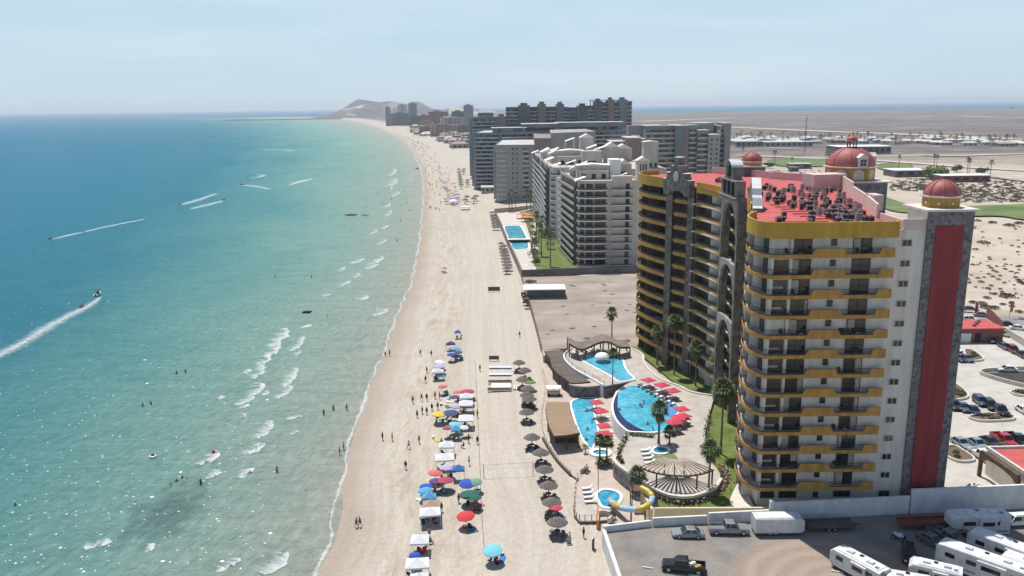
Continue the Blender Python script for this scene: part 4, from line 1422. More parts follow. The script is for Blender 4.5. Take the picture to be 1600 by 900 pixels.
def scatter(poly, n, fn):
 us, vs_ = [p[0] for p in poly], [p[1] for p in poly]
 k = 0
 while k < n:
  u, v = rb.uniform(min(us), max(us)), rb.uniform(min(vs_), max(vs_))
  if in_poly(u, v, poly):
   fn(u, v)
   k += 1
BIGB = [(1444, 361, 11), (1528, 345, 9), (1551, 348, 11), (1577, 352, 14), (1592, 349, 12), (1537, 379, 16), (1524, 389, 8), (1505, 392, 9), (1534, 474, 13), (1574, 463, 20), (1567, 475, 9), (1581, 478, 8), (1533, 440, 9), (1528, 434, 7), (1520, 472, 11), (1541, 480, 16), (1554, 481, 14), (1592, 487, 11), (1596, 500, 12), (1594, 441, 8), (1560, 436, 7), (1547, 405, 6), (1545, 428, 6), (1572, 413, 6), (1599, 443, 8), (1542, 465, 11)]
for u, v, wpx in BIGB:
 x, y, _ = P(u, v, -0.3)
 s = wpx * 0.5 * math.hypot(x, y) / FPX
 bush_sp[rb.random() < 0.35].put((x, y, ground_z(x, y) - 0.02), rb.uniform(0, 6), None, (s, s, s * 0.8))
def small_bush(u, v):
 x, y, _ = P(u, v, -0.3)
 s = rb.uniform(0.35, 0.95)
 bush_sp[rb.random() < 0.3].put((x, y, ground_z(x, y) - 0.02), rb.uniform(0, 6), None, s)
scatter([(1500, 400), (1600, 400), (1600, 480), (1540, 462), (1500, 430)], 62, small_bush)
scatter([(1510, 345), (1600, 352), (1600, 400), (1505, 400)], 26, small_bush)
def mid_bush(u, v):
 x, y, _ = P(u, v, -0.3)
 s = rb.uniform(0.9, 2.2)
 bush_sp[rb.random() < 0.4].put((x, y, ground_z(x, y) - 0.02), rb.uniform(0, 6), None, (s * 1.2, s * 1.2, s))
scatter([(1392, 283), (1480, 278), (1600, 284), (1600, 317), (1505, 317), (1470, 290), (1430, 300), (1392, 298)], 150, mid_bush)
scatter([(1205, 268), (1290, 268), (1300, 282), (1230, 285)], 30, mid_bush)
for s_ in bush_sp:
 s_.done()
b = MB()
DENSE = [(1392, 281), (1480, 277), (1600, 283), (1640, 285), (1640, 317), (1505, 317), (1470, 292), (1430, 300), (1392, 296)]
def brush(u, v):
 x, y, _ = P(u, v, -0.3)
 z, r = ground_z(x, y), rb.uniform(0.5, 1.5)
 for i in range(16):
  a, q = rb.uniform(0, 6.28), math.sqrt(rb.random())
  c = Vector((x + r * q * math.cos(a), y + r * q * math.sin(a), z + r * 0.5 * (1 - q * q) + 0.08))
  n1 = Vector((rb.gauss(0, 1), rb.gauss(0, 1), rb.gauss(0.5, 1))).normalized()
  n2 = n1.orthogonal().normalized() * r * 0.3
  n3 = n1.cross(n2)
  b.add([c + n2, c + n3, c - n2, c - n3], [(0, 1, 2, 3)])
scatter(DENSE, 620, brush)
scatter([(1200, 264), (1296, 264), (1300, 284), (1225, 286)], 90, brush)
b.build('desert_brush', M_bush)['kind'] = 'stuff'
# ---------------------------------------------------------------- golf course, roads, desert village, jetty
M_green = mat('golf_turf', (0.07, 0.125, 0.028), (0.155, 0.19, 0.065), 0.05, 0.95, detail=9)
M_road = mat('pale_dirt_road', (0.42, 0.36, 0.30), (0.52, 0.46, 0.39), 0.05, 0.95)
M_asph = mat('asphalt', (0.045, 0.044, 0.045), (0.075, 0.072, 0.07), 0.15, 0.9)
def px_sheet(name, pxs, z, m, closed_smooth=True, n=5):
 pts = [P2(u, v, z) for u, v in pxs]
 if closed_smooth:
  pts = smooth_line(pts, n, True)
 return structure(name, MB().sheet(pts, z), m)
px_sheet('golf_course', [(1380, 308), (1410, 316), (1440, 322), (1500, 322), (1560, 320), (1640, 319), (1640, 344), (1595, 342), (1560, 337), (1500, 337), (1440, 333), (1400, 330), (1380, 322)], 0.25, M_green)
px_sheet('golf_course', [(1200, 250), (1240, 247), (1300, 250), (1300, 258), (1250, 260), (1212, 258)], 0.35, M_green)
px_sheet('golf_course', [(1368, 257), (1395, 254), (1425, 257), (1418, 264), (1380, 265)], 0.30, M_green)
px_sheet('golf_course', [(1252, 281), (1270, 279), (1282, 283), (1265, 287)], 0.30, M_green)
def px_road(name, pxs, wd, z, m):
 pts = smooth_line([P2(u, v, z) for u, v in pxs], 5)
 q = [Vector(p) for p in pts]
 vs, fs = [], []
 for i, p in enumerate(q):
  d = (q[min(i + 1, len(q) - 1)] - q[max(i - 1, 0)]).normalized()
  n = Vector((-d.y, d.x)) * wd / 2
  vs += [(p.x + n.x, p.y + n.y, z), (p.x - n.x, p.y - n.y, z)]
 fs = [(2 * i, 2 * i + 1, 2 * i + 3, 2 * i + 2) for i in range(len(q) - 1)]
 return structure(name, MB().add(vs, fs), m)
px_road('road', [(1150, 242), (1250, 246), (1360, 250), (1450, 256), (1530, 262), (1640, 268)], 16, 0.30, M_road)
px_road('road', [(1130, 198), (1200, 201), (1290, 205), (1400, 209), (1520, 214), (1640, 218)], 40, 0.4, M_road)
px_road('road', [(1440, 242), (1490, 243), (1560, 241), (1640, 240)], 14, 0.32, M_road)
px_road('road', [(1540, 275), (1600, 282), (1660, 290)], 9, 0.32, mat('grey_road', (0.25, 0.23, 0.215), (0.32, 0.30, 0.28), 0.1, 0.9))
px_road('road', [(1000, 190), (1150, 184), (1300, 183), (1460, 182)], 60, 0.45, M_road)
px_road('road', [(1500, 181), (1560, 183), (1640, 184)], 50, 0.45, M_road)
# desert village
M_tile = mat('pale_tile_roof', (0.50, 0.47, 0.43), (0.62, 0.59, 0.55), 0.2, 0.85)
rv = random.Random(5)
hs = thing('house', 'small white walled house with pale roof in the desert village beyond the road', 'house', (0, 0, 0), 'houses of the desert village')
MB().box((0, 0, 1.8), (16, 11, 4.6)).build('wall', M_townC, hs)
MB().add([(-8.8, -6.3, 4.11), (8.8, -6.3, 4.11), (8.8, 6.3, 4.11), (-8.8, 6.3, 4.11), (-4, 0, 7.0), (4, 0, 7.0)], [(0, 1, 5, 4), (1, 2, 5), (2, 3, 4, 5), (3, 0, 4), (3, 2, 1, 0)]).build('roof', M_tile, hs)
for x in (-5, 0, 5):
 MB().box((x, -5.52, 1.9), (2.4, 0.12, 1.9)).build('window', M_dark, hs)
hsp = Spawner(hs)
RFS, WLS = [M_tile, M_townA, M_townB, M_townD, M_flat], [M_townC, M_townA, M_townB]
for i in range(58):
 u = 1150 + i * 7.9 + rv.uniform(-3, 3)
 if 1275 < u < 1300 and i % 2:
  continue
 v = 216 + (u - 1150) * 0.012 + rv.choice((0, 2, 4.5, 6)) + rv.uniform(-1, 1)
 x, y, _ = P(u, v, 0)
 (hsp.put if i % 3 == 0 else lambda *a: dup(hs, a[0], a[1], None, a[3], None, {'roof': rv.choice(RFS), 'wall': rv.choice(WLS)}))((x, y, -0.3), rv.uniform(-0.3, 0.3), None, (rv.uniform(0.8, 1.5), rv.uniform(0.8, 1.3), rv.uniform(0.8, 1.1)))
for i in range(40):
 v = 199 + 32 * rv.random()
 u = rv.uniform(max(640, 622 + (v - 199) * 3.0), 738)
 x, y, _ = P(u, v, 0)
 o = dup(hs, (x, y, -0.3), rv.uniform(-0.3, 0.3), 'small low house among the trees behind the far beach hotels', (rv.uniform(0.9, 2.0), rv.uniform(0.9, 1.6), rv.uniform(0.9, 1.9)), 'low houses of the far town', {'roof': rv.choice(RFS), 'wall': rv.choice(WLS)})
hsp.done()
vp = palm(10, 3.4, 26, False, 21, 0.3, label='dark palm standing among the desert village houses')
vp['group'] = 'palms of the desert village'
vsp = Spawner(vp)
for i in range(110):
 u = 1140 + rv.random() * 460
 v = 215 + (u - 1150) * 0.012 + rv.uniform(-1, 9)
 x, y, _ = P(u, v, 0)
 vsp.put((x, y, -0.3), rv.uniform(0, 6), None, rv.uniform(0.7, 1.15))
for i in range(60):
 v = 197 + 34 * rv.random()
 u = rv.uniform(max(632, 618 + (v - 199) * 3.0), 738)
 x, y, _ = P(u, v, 0)
 dup(vp, (x, y, -0.3), rv.uniform(0, 6), 'dark palm between the low houses of the far town', rv.uniform(0.7, 1.3), 'palms of the far town')
vsp.done()
gp = palm(11, 2.6, 30, False, 22, 0.25, label='tall thin palm by the golf course road')
gp['group'] = 'palms along the golf course'
gsp = Spawner(gp)
for u, v, s in ((1404, 264, 1.0), (1459, 263, 1.05), (1463, 263, 1.0), (1511, 271, 1.1), (1514, 271, 1.0), (1547, 277, 1.1), (1290, 259, 1.1), (1295, 259, 1.0), (1237, 262, 0.8), (1211, 257, 1.1), (1160, 247, 1.0), (1208, 252, 0.9)):
 x, y, _ = P(u, v, 0)
 gsp.put((x, y, -0.2), rv.uniform(0, 6), None, s)
gsp.done()
# leafy crowns
def leafy(name, label, c, r, h, m, seed, n=900, trunk=0.25, group=None, lobes=7, cat='tree'):
 rr = random.Random(seed)
 t = thing(name, label, cat, c, group)
 cx, cy, cz = c
 b = MB()
 b.tube([(cx, cy, cz - 0.1), (cx, cy, cz + h * 0.5)], [trunk, trunk * 0.6], 6)
 for i in range(4):
  a = i * 1.6 + rr.random()
  b.tube([(cx, cy, cz + h * 0.3), (cx + r * 0.6 * math.cos(a), cy + r * 0.6 * math.sin(a), cz + h * 0.7)], [trunk * 0.5, trunk * 0.2], 5)
 b.build('trunk', M_trunk, t)
 b = MB()
 cl = [(rr.uniform(-0.6, 0.6) * r, rr.uniform(-0.6, 0.6) * r, h * rr.uniform(0.45, 0.8), r * rr.uniform(0.35, 0.6)) for _ in range(lobes)]
 for i in range(n):
  lx, ly, lz, lr = rr.choice(cl)
  d = Vector((rr.gauss(0, 1), rr.gauss(0, 1), rr.gauss(0, 1))).normalized() * lr * rr.uniform(0.6, 1.08)
  p = Vector((cx + lx + d.x, cy + ly + d.y, cz + max(0.15 * h, lz + d.z * 0.75)))
  s = r * rr.uniform(0.05, 0.11)
  n1 = (d.normalized() + Vector((rr.uniform(-.8, .8), rr.uniform(-.8, .8), rr.uniform(-.4, .9)))).normalized()
  n2 = n1.orthogonal().normalized()
  n3 = n1.cross(n2)
  b.add([p + n2 * s, p + n3 * s, p - n2 * s, p - n3 * s], [(0, 1, 2, 3)])
 b.build('crown', m, t)
 return t
M_treeg = mat('tree_green', (0.085, 0.14, 0.03), (0.16, 0.22, 0.06), 0.8, 0.8)
M_treed = mat('tree_dark', (0.045, 0.065, 0.022), (0.10, 0.12, 0.045), 0.8, 0.8)
x, y, _ = P(1459, 279, 0)
leafy('tree', 'bright green spreading tree beside the low club house', (x, y, -0.2), 10, 8.5, M_treeg, 4, 1400, 0.5, lobes=9)
for u, v, lab in ((1495, 268, 'dark bush tree between the thin golf palms'), (1534, 272, 'dark round tree right of the paired golf palms'), (1200, 262, 'dark low tree group behind the farthest red dome')):
 x, y, _ = P(u, v, 0)
 leafy('tree', lab, (x, y, -0.2), 6, 6, M_treed, int(u), 600, 0.4)
def low_building(name, label, u0, u1, vb, h, dep, m, m_roof, cat='building'):
 x0, y, _ = P(u0, vb, 0)
 x1 = PY(u1, vb, y)[0]
 w = x1 - x0
 t = thing(name, label, cat, (x0 + w / 2, y, 0))
 MB().box((x0 + w / 2, y + dep / 2, h / 2 - 0.3), (w, dep, h + 0.6)).build('wall', m, t)
 MB().box((x0 + w / 2, y + dep / 2 - 0.4, h + 0.2), (w + 1.4, dep + 1.6, 0.35)).build('roof', m_roof, t)
 n = max(2, int(w / 7))
 for i in range(n):
  MB().box((x0 + w * (i + 0.5) / n, y - 0.04, h * 0.5), (w / n * 0.5, 0.15, h * 0.5)).build('window', M_dark, t)
 return t
M_brick = mat('red_brick', (0.19, 0.075, 0.06), (0.25, 0.105, 0.085), 1.0, 0.9)
low_building('club_house', 'low dark building with white roof by the bright green tree', 1398, 1448, 276, 5, 22, M_dkwall, M_white)
low_building('club_house', 'low red brick building with long pale roof right of the bright green tree', 1472, 1547, 284, 4.5, 14, M_brick, M_white)
low_building('warehouse', 'wide white roofed shed in the desert beyond the big red dome', 1310, 1392, 240, 8, 40, M_dkwall, M_white, 'shed')
low_building('shed', 'low grey building with pale roof by the far golf green', 1236, 1268, 263, 4, 14, M_dkbrown, M_flat, 'shed')
low_building('shed', 'blue grey flat roofed hall left of the desert village', 1150, 1190, 229, 7, 50, M_teal, M_flat, 'shed')
low_building('shed', 'long grey shed in front of the desert village', 1195, 1270, 229, 6, 45, M_townA, M_flat, 'shed')
low_building('shed', 'small dark hut near the far golf green', 1236, 1248, 267, 3, 8, M_dkwall, M_dkbrown, 'hut')
x, y, _ = P(1257, 238, 0)
b = MB()
for s, t_ in ((1, 1), (1, -1), (-1, 1), (-1, -1)):
 b.tube([(x + s, y + t_, -0.5), (x + s * 0.2, y + t_ * 0.2, 42)], 0.13, 5)
for k in range(14):
 q = 1 - 0.8 * (k * 3) / 42
 b.wall([(x - q, y - q), (x + q, y - q), (x + q, y + q), (x - q, y + q)], 0.08, k * 3, k * 3 + 0.12, closed=True)
b.tube([(x, y, 41), (x, y, 47)], 0.18, 5)
t = thing('mast', 'tall thin lattice mast in the desert left of the big dome', 'mast', (x, y, 0))
b.build('lattice', M_townE, t)
MB().box((x, y, 43), (1.6, 1.6, 1.2)).build('antenna', M_townA, t)
# far shore beyond the desert
rf = random.Random(9)
M_farland = mat('far_scrub', (0.10, 0.095, 0.085), (0.15, 0.14, 0.125), 0.01, 0.95)
b = MB()
for i in range(40):
 u = 1180 + i * 11
 x, y, _ = P(u, 170.6 - (u - 800) * 0.0085, 0)
 b.box((x, 6300 + rf.uniform(-40, 60), 4), (rf.uniform(25, 90), 30, rf.uniform(8, 18)), rf.uniform(-.2, .2), 0.7)
o = b.build('far_woods', M_farland)
tag(o, kind='stuff')
# jetty and the spit
M_jetty = mat('jetty_rock', (0.09, 0.085, 0.08), (0.16, 0.15, 0.14), 0.05, 0.95)
b = MB()
for i in range(60):
 t_ = i / 59
 u, v = 355 + 172 * t_, 188.6 - 2.4 * t_
 x, y, _ = P(u, v, SEA_Z)
 b.ball((x, y, SEA_Z + 0.5), (32, 22, rf.uniform(4.5, 7.5)), 7, 4)
o = b.build('jetty', M_jetty, None)
tag(o, 'long low dark rock jetty reaching out from the far point into the sea', 'jetty')
# ---------------------------------------------------------------- resort grounds: decks, pools, lawns, walls
DK, LO = 1.0, -1.8
def pl(pxs, z):
 return [P2(u, v, z) for u, v in pxs]
M_deck = mat('concrete_deck', (0.36, 0.32, 0.28), (0.46, 0.415, 0.365), 0.5, 0.9, detail=6)
M_curb = mat('cream_curb', (0.52, 0.47, 0.40), (0.62, 0.57, 0.50), 0.8, 0.85)
M_pave = mat('tan_paving', (0.40, 0.325, 0.265), (0.49, 0.41, 0.34), 0.6, 0.9, detail=6)
M_grass = mat('lawn_grass', (0.065, 0.11, 0.018), (0.16, 0.185, 0.05), 0.35, 0.95, detail=8, bump=0.4, bscale=6)
M_turf2 = mat('artificial_turf', (0.13, 0.17, 0.06), (0.17, 0.21, 0.085), 0.9, 0.95)
M_navy = mat('navy_tile', (0.012, 0.018, 0.06), (0.02, 0.03, 0.085), 1.5, 0.2)
def pool_water(name, c1, c2):
 g = NG(name)
 p = g.pos()
 n = g.noise(p, 0.25, 3, 0.5)
 v = g.n('TexVoronoi', Scale=1.1, _feature='SMOOTH_F1')
 g.l(g.scaled(p, (1, 1, 1)), v.inputs['Vector'])
 c = g.ramp(n, [(0.3, c1), (0.7, c2)])
 c = g.mix(g.ramp(v.outputs['Distance'], [(0.25, 0.0), (0.75, 0.36)]), c, (0.25, 0.62, 0.70))  # pale cells paint caustic light into the water colour
 g.l(c, g.b.inputs['Base Color'])
 g.b.inputs['Roughness'].default_value = 0.06
 g.b.inputs['IOR'].default_value = 1.33
 bp = g.n('Bump', Strength=0.35, Distance=0.12)
 g.l(g.noise(p, 1.6, 3, 0.5), bp.inputs['Height'])
 g.l(bp.outputs[0], g.b.inputs['Normal'])
 return g.m
M_pool = pool_water('pool_water', (0.018, 0.21, 0.33), (0.075, 0.41, 0.52))
M_poold = pool_water('deep_pool_water', (0.01, 0.19, 0.33), (0.02, 0.26, 0.40))
deck_px = [(893, 546), (884, 552), (881, 558), (886, 567), (900, 579), (924, 592), (943, 603), (968, 598.5), (993, 593.5), (977, 601), (963, 613), (957, 630), (957, 646), (963, 660), (972, 670), (981, 677.5),
     (979, 682), (974, 692), (967, 708), (960, 718), (965, 726), (981, 738), (1004, 751), (1029, 768), (1054, 776), (1082, 776), (1105, 769), (1116, 763), (1125, 750), (1125, 740), (1111, 720), (1096, 705), (1102, 690),
     (1103, 672), (1109, 645), (1116, 619), (1080, 613), (1062, 604), (1033, 593), (1018, 582), (1006, 567), (1004, 555), (990, 546), (985, 541), (940, 538), (900, 540)]
deck = pl(deck_px, DK)
structure('pool_deck', MB().prism(deck, -3.2, DK), M_deck)
# stone faces of the deck
t = thing('retaining_wall', 'dark stone wall with pale coping holding up the jacuzzi terrace above the small slide pool', 'retaining wall', (24, 120, -2))
ln = smooth_line(pl([(979, 681), (974, 691), (966.5, 708), (959.5, 718.5), (964.5, 727), (980.5, 739), (1003.5, 752), (1028.5, 769), (1054, 777), (1082, 777), (1106, 769.5), (1118, 763), (1126.5, 750)], DK), 3)
MB().wall(ln, 0.35, -3.3, DK - 0.02).build('stone_face', stone_mat('purple_stone', (0.07, 0.058, 0.075), (0.24, 0.205, 0.22), (0.27, 0.24, 0.225), 1.6), t)
MB().wall(ln, 0.55, DK - 0.01, DK + 0.4).build('coping', M_curb, t)
t = thing('retaining_wall', 'dark grey stone wall below the upper pool, beside the lower blue pool', 'retaining wall', (23, 173, -2))
MB().wall(pl([(943.5, 604), (968, 599.5), (993, 594.3)], DK), 0.5, -3.2, DK + 0.03).build('stone_face', M_stone, t)
t = thing('bar_wall', 'curved dark stone block with flat sandy top at the end of the brown slatted roof', 'stone block', P(914, 622, LO))
blk = smooth_line(pl([(889, 600), (900, 602.5), (918, 603.5), (934, 602), (940, 600.5)], DK - 0.1), 3)
blk2 = blk + pl([(924, 592), (895, 593)], DK - 0.1)
MB().prism(blk2, -3.2, DK - 0.35).build('stone_face', M_stone, t)
MB().prism([(x, y - 0.15) for x, y in blk2], DK - 0.35, DK - 0.1).build('top_slab', M_pave, t)
t = thing('parapet_wall', 'white curved parapet with thin rail along the seaward side of the upper pool', 'parapet', P(890, 572, DK))
ln = smooth_line(pl([(893, 545.5), (884, 551.5), (881, 558), (886, 567.5), (900, 579.5), (924, 592.5), (943, 603.5)], DK), 4)
MB().wall(ln, 0.3, -3.0, DK + 0.35).build('wall', M_white, t)
b = MB()
for i, q in enumerate(ln[::2]):
 b.box((q[0] + 0.3, q[1] + 0.2, DK + 0.55), (0.06, 0.06, 1.1))
b.wall([(x + 0.3, y + 0.2) for x, y in ln], 0.05, DK + 1.0, DK + 1.06)
b.wall([(x + 0.3, y + 0.2) for x, y in ln], 0.03, DK + 0.6, DK + 0.64)
b.build('railing', M_rail, t)
# lower paving and lawn
pav = pl([(846, 548), (846, 578), (851, 600), (847, 634), (846, 655), (850, 686), (864, 710), (880, 730), (893, 741), (903, 748), (925, 752), (958, 740), (1000, 755), (1030, 775), (1010, 806), (945, 812), (938, 812), (1060, 740), (1000, 640), (940, 595), (890, 575), (878, 546)], LO)
lower_px = [(846, 548), (846, 578), (851, 600), (847, 634), (846, 655), (850, 686), (864, 710), (880, 730), (893, 741), (905, 750)]
right_in = [(19, 113.5), (24, 113.5), (24, 125), (19, 135), (20, 150), (24, 165), (24, 180), (14, 196), (10, 205)]
structure('paving', MB().prism(pl(lower_px, LO) + [P2(901, 757, LO), P2(897, 772, LO), P2(896, 803, LO), P2(905, 814, LO), P2(933, 814, LO), P2(946, 812, LO)] + right_in, -2.02, LO), M_pave)
lawn = pl([(984, 545), (1003, 538), (1035, 560), (1064, 576), (1090, 588), (1116, 603), (1148, 650), (1162, 700), (1162, 760), (1182, 793), (1030, 795), (1026, 766), (1080, 700), (1100, 640), (1060, 602), (1004, 556)], 0.1)
structure('lawn', MB().prism(lawn, -2.5, 0.1), M_grass)
structure('path', MB().prism(smooth_line(pl([(1141, 787), (1144, 772), (1156, 752), (1168, 764), (1176, 788), (1186, 797), (1160, 796)], 0.1), 4, True), 0.0, 0.13), M_curb)
t = thing('garden_border', 'low cream curb between the lawn and the pool deck below the far balconies', 'curb', P(1040, 594, DK))
ln = smooth_line(pl([(990, 546), (1004, 555), (1006, 567), (1018, 582), (1033, 593), (1062, 604), (1080, 613), (1116, 619)], DK), 4)
MB().wall(ln, 0.5, 0.0, DK + 0.25).build('curb', M_curb, t)
# pools
def pool(label, water_px, z, m, rim=0.45, rim_h=0.1, rm=None, loc=None, smooth=5, name='swimming_pool'):
 pts = smooth_line(pl(water_px, z), smooth, True)
 c = (sum(p[0] for p in pts) / len(pts), sum(p[1] for p in pts) / len(pts), z)
 t = thing(name, label, 'pool', c)
 MB().prism(pts, z - 0.9, z + 0.03).build('water', m, t)
 MB().wall(pts, rim, z - 0.05, z + rim_h, closed=True).build('rim', rm or M_white, t)
 return t, pts
pool('upper free form turquoise pool with white mushroom fountain under the wavy shade roof', [(909, 558), (920, 553.5), (935, 552), (950, 553), (964, 556), (973, 562), (976, 572), (982, 582), (991, 592), (980, 595), (966, 595.5), (950, 585), (925, 572), (911, 564)], DK, M_pool)
t3, p3 = pool('large bright blue pool ringed by red umbrellas with a dark navy spill edge', [(964, 616), (969, 608), (979, 604), (993, 602.5), (1009, 608), (1024, 617), (1036, 627), (1052, 629), (1061, 636), (1058, 650), (1049, 664), (1036, 674.5), (1020, 676.5), (1003, 673), (985, 664), (972, 653), (964.5, 637)], DK, M_pool, 0.35, 0.09, M_curb)
ol_ = smooth_line(pl([(964, 614), (957.5, 630), (957.5, 645), (963, 659), (973, 670), (983, 676.5), (1002, 677.8), (1020, 678.3), (1028, 677)], DK), 4)
il_ = smooth_line(pl([(965.5, 616), (965.5, 637), (973, 652), (986, 663), (1003, 672), (1020, 675.5), (1028, 675)], DK), 4)
b = MB()
b.prism(ol_ + il_[::-1], DK + 0.0, DK + 0.125)
b.build('spill_edge', M_navy, t3)
b = MB()
b.wall(ol_, 0.42, -2.6, DK + 0.42)
b.build('white_rim', M_white, t3)
MB().prism(smooth_line(pl([(1042, 627), (1061, 634), (1057, 649), (1046, 652), (1041, 641)], DK), 4, True), DK + 0.03, DK + 0.045).build('shallow_shelf', mat('shelf_water', (0.10, 0.25, 0.50), (0.13, 0.32, 0.56), 0.6, 0.1), t3)
t2, _ = pool('long curving blue pool beside the tan bar roof, below the stone walls', [(892, 634), (895, 626), (908, 622), (922, 621.5), (931, 624), (929, 633), (926.5, 640), (930, 650), (933.5, 665), (935, 680), (930, 692), (925, 702), (920, 699), (911, 687), (904, 673), (898, 656)], LO, M_pool, 0.4, 0.1)
pool('small round jacuzzi with white rim on the terrace by the turf patch', [(1018.5, 704), (1024, 699.5), (1033, 698.5), (1042, 700), (1046, 704.5), (1041, 708.5), (1032, 710), (1023, 708.5)], DK, M_poold, 0.5, 0.18, name='jacuzzi')
pool('small teardrop children pool with white rim at the foot of the yellow slide', [(932, 776), (935, 769), (943, 765.5), (954, 766), (966, 770), (971, 776), (968, 785), (959, 792.5), (948, 794.5), (938, 790)], LO, M_poold, 0.55, 0.18)
pool('tiny white rimmed hot tub beside the twin palms', [(923, 708), (930, 704), (945, 704), (952, 708), (948, 713), (930, 713)], LO, M_pool, 0.8, 0.3, name='hot_tub')
structure('turf_patch', MB().prism(smooth_line(pl([(1014, 711), (1022, 710), (1032, 712), (1046, 708), (1055, 711), (1061, 719), (1062, 726), (1045, 727), (1022, 727)], DK), 4, True), DK - 0.1, DK + 0.012), M_turf2)
# mushroom fountain
fx, fy, _ = P(941, 565, DK)
t = thing('fountain', 'white mushroom fountain dome standing in the upper pool', 'fountain', (fx, fy, DK))
MB().lathe([(1.9, 1.1), (1.85, 1.35), (1.4, 1.9), (0.7, 2.2), (0.05, 2.3)], (fx, fy, DK), 20).build('dome', M_white, t, True)
MB().lathe([(0.45, -0.3), (0.35, 1.15)], (fx, fy, DK), 12).build('stem', M_white, t, True)
# roofs and pergolas
M_tanwood = mat('tan_board_roof', (0.23, 0.155, 0.095), (0.31, 0.215, 0.14), 0.5, 0.85, stretch=(0.3, 6, 1), detail=5)
M_dkwood = mat('dark_slats', (0.075, 0.06, 0.05), (0.155, 0.125, 0.10), 0.6, 0.9, stretch=(0.4, 5, 1), detail=4)
M_wood = mat('brown_timber', (0.085, 0.05, 0.03), (0.14, 0.085, 0.055), 1.2, 0.85)
def roof_on_posts(name, label, cat, edge_px, z, zg, m, th=0.25, npost=8, m_post=None, slats=None):
 pts = pl(edge_px, z)
 c = (sum(p[0] for p in pts) / len(pts), sum(p[1] for p in pts) / len(pts))
 t = thing(name, label, cat, (c[0], c[1], zg))
 MB().prism(pts, z - th, z).build('roof', m, t)
 MB().wall(pts, 0.2, z - th - 0.2, z - th * 0.2, closed=True).build('fascia', m_post or M_wood, t)
 for i in range(npost):
  q = pts[int(i * len(pts) / npost)]
  x, y = c[0] + (q[0] - c[0]) * 0.93, c[1] + (q[1] - c[1]) * 0.93
  MB().box((x, y, (z - th + zg) / 2), (0.22, 0.22, z - th - zg)).build('post', m_post or M_wood, t)
 return t
tb = roof_on_posts('bar_pavilion', 'open bar under a wide tan boarded roof beside the curving pool', 'pavilion', [(855, 628), (872, 627.5), (889, 628.5), (891, 640), (895, 655), (900, 666), (905.5, 676), (886, 679.5), (866.5, 681), (859, 668), (854.5, 650), (853, 638)], 1.5, LO, M_tanwood, 0.3, 8)
x, y, _ = P(886, 694, LO)
MB().box((x, y + 1.2, LO + 0.55), (4.6, 0.6, 1.1)).build('counter', M_wood, tb)
MB().box((x, y + 3.4, LO + 1.2), (4.4, 0.2, 2.4)).build('back_wall', M_dkwood, tb)
for i in range(5):
 MB().lathe([(0.18, 0), (0.04, 0.05), (0.04, 0.7), (0.19, 0.72), (0.19, 0.78)], (x - 1.8 + i * 0.9, y + 0.5, LO), 8).build('stool', M_wood, tb)
roof_on_posts('shade_pavilion', 'dark grey brown slatted roof curving along the beach side of the upper pool', 'shade roof', [(851, 548), (866, 547), (879, 547), (880, 560), (886, 571), (899, 583), (922, 596), (908, 597.5), (892, 598), (884, 592), (873, 584), (863, 573), (860, 560)], 1.2, LO, M_dkwood, 0.2, 11)
MB().box(P(862, 556, LO + 0.9), (4.5, 5, 1.8)).build('store_wall', M_pave, tb)
# wavy shade roof behind the upper pool
t = thing('wavy_pergola', 'long wavy grey brown shade roof on posts behind the upper pool', 'pergola', P(940, 552, DK))
fr = smooth_line(pl([(889, 540), (903, 544.5), (914, 542.5), (928, 538), (942, 537), (955, 539.5), (968, 543), (984, 540)], 3.9), 5)
M_perg = mat('grey_brown_roof', (0.155, 0.125, 0.10), (0.22, 0.18, 0.15), 0.6, 0.9)
bk = [(x - 0.1, y + 5.2) for x, y in fr]
zw = [4.2 + 0.55 * math.sin(i / (len(fr) - 1) * 2 * math.pi * 1.35 + 2.2) for i in range(len(fr))]
b = MB()
n = len(fr)
vs = []
for dz in (0, -0.18):
 vs += [(p[0], p[1], z + dz) for p, z in zip(fr, zw)] + [(p[0], p[1], z + 0.25 + dz) for p, z in zip(bk, zw)]
fs = []
for i in range(n - 1):
 fs += [(i, i + 1, n + i + 1, n + i), (2 * n + i + 1, 2 * n + i, 3 * n + i, 3 * n + i + 1), (i, 2 * n + i, 2 * n + i + 1, i + 1), (n + i + 1, 3 * n + i + 1, 3 * n + i, n + i)]
fs += [(0, n, 3 * n, 2 * n), (n - 1, 3 * n - 1, 4 * n - 1, 2 * n - 1)]
b.add(vs, fs)
b.build('roof', M_perg, t)
MB().wall(fr, 0.14, [z - 0.5 for z in zw], [z - 0.12 for z in zw]).build('beam', M_wood, t)
for i in range(0, n, 5):
 for q, dz in ((fr[i], 0.2), (bk[i], -0.1)):
  MB().box((q[0] + 0.1, q[1] + dz, (zw[i] + DK) / 2 - 0.1), (0.28, 0.28, zw[i] - DK - 0.2)).build('post', M_wood, t)
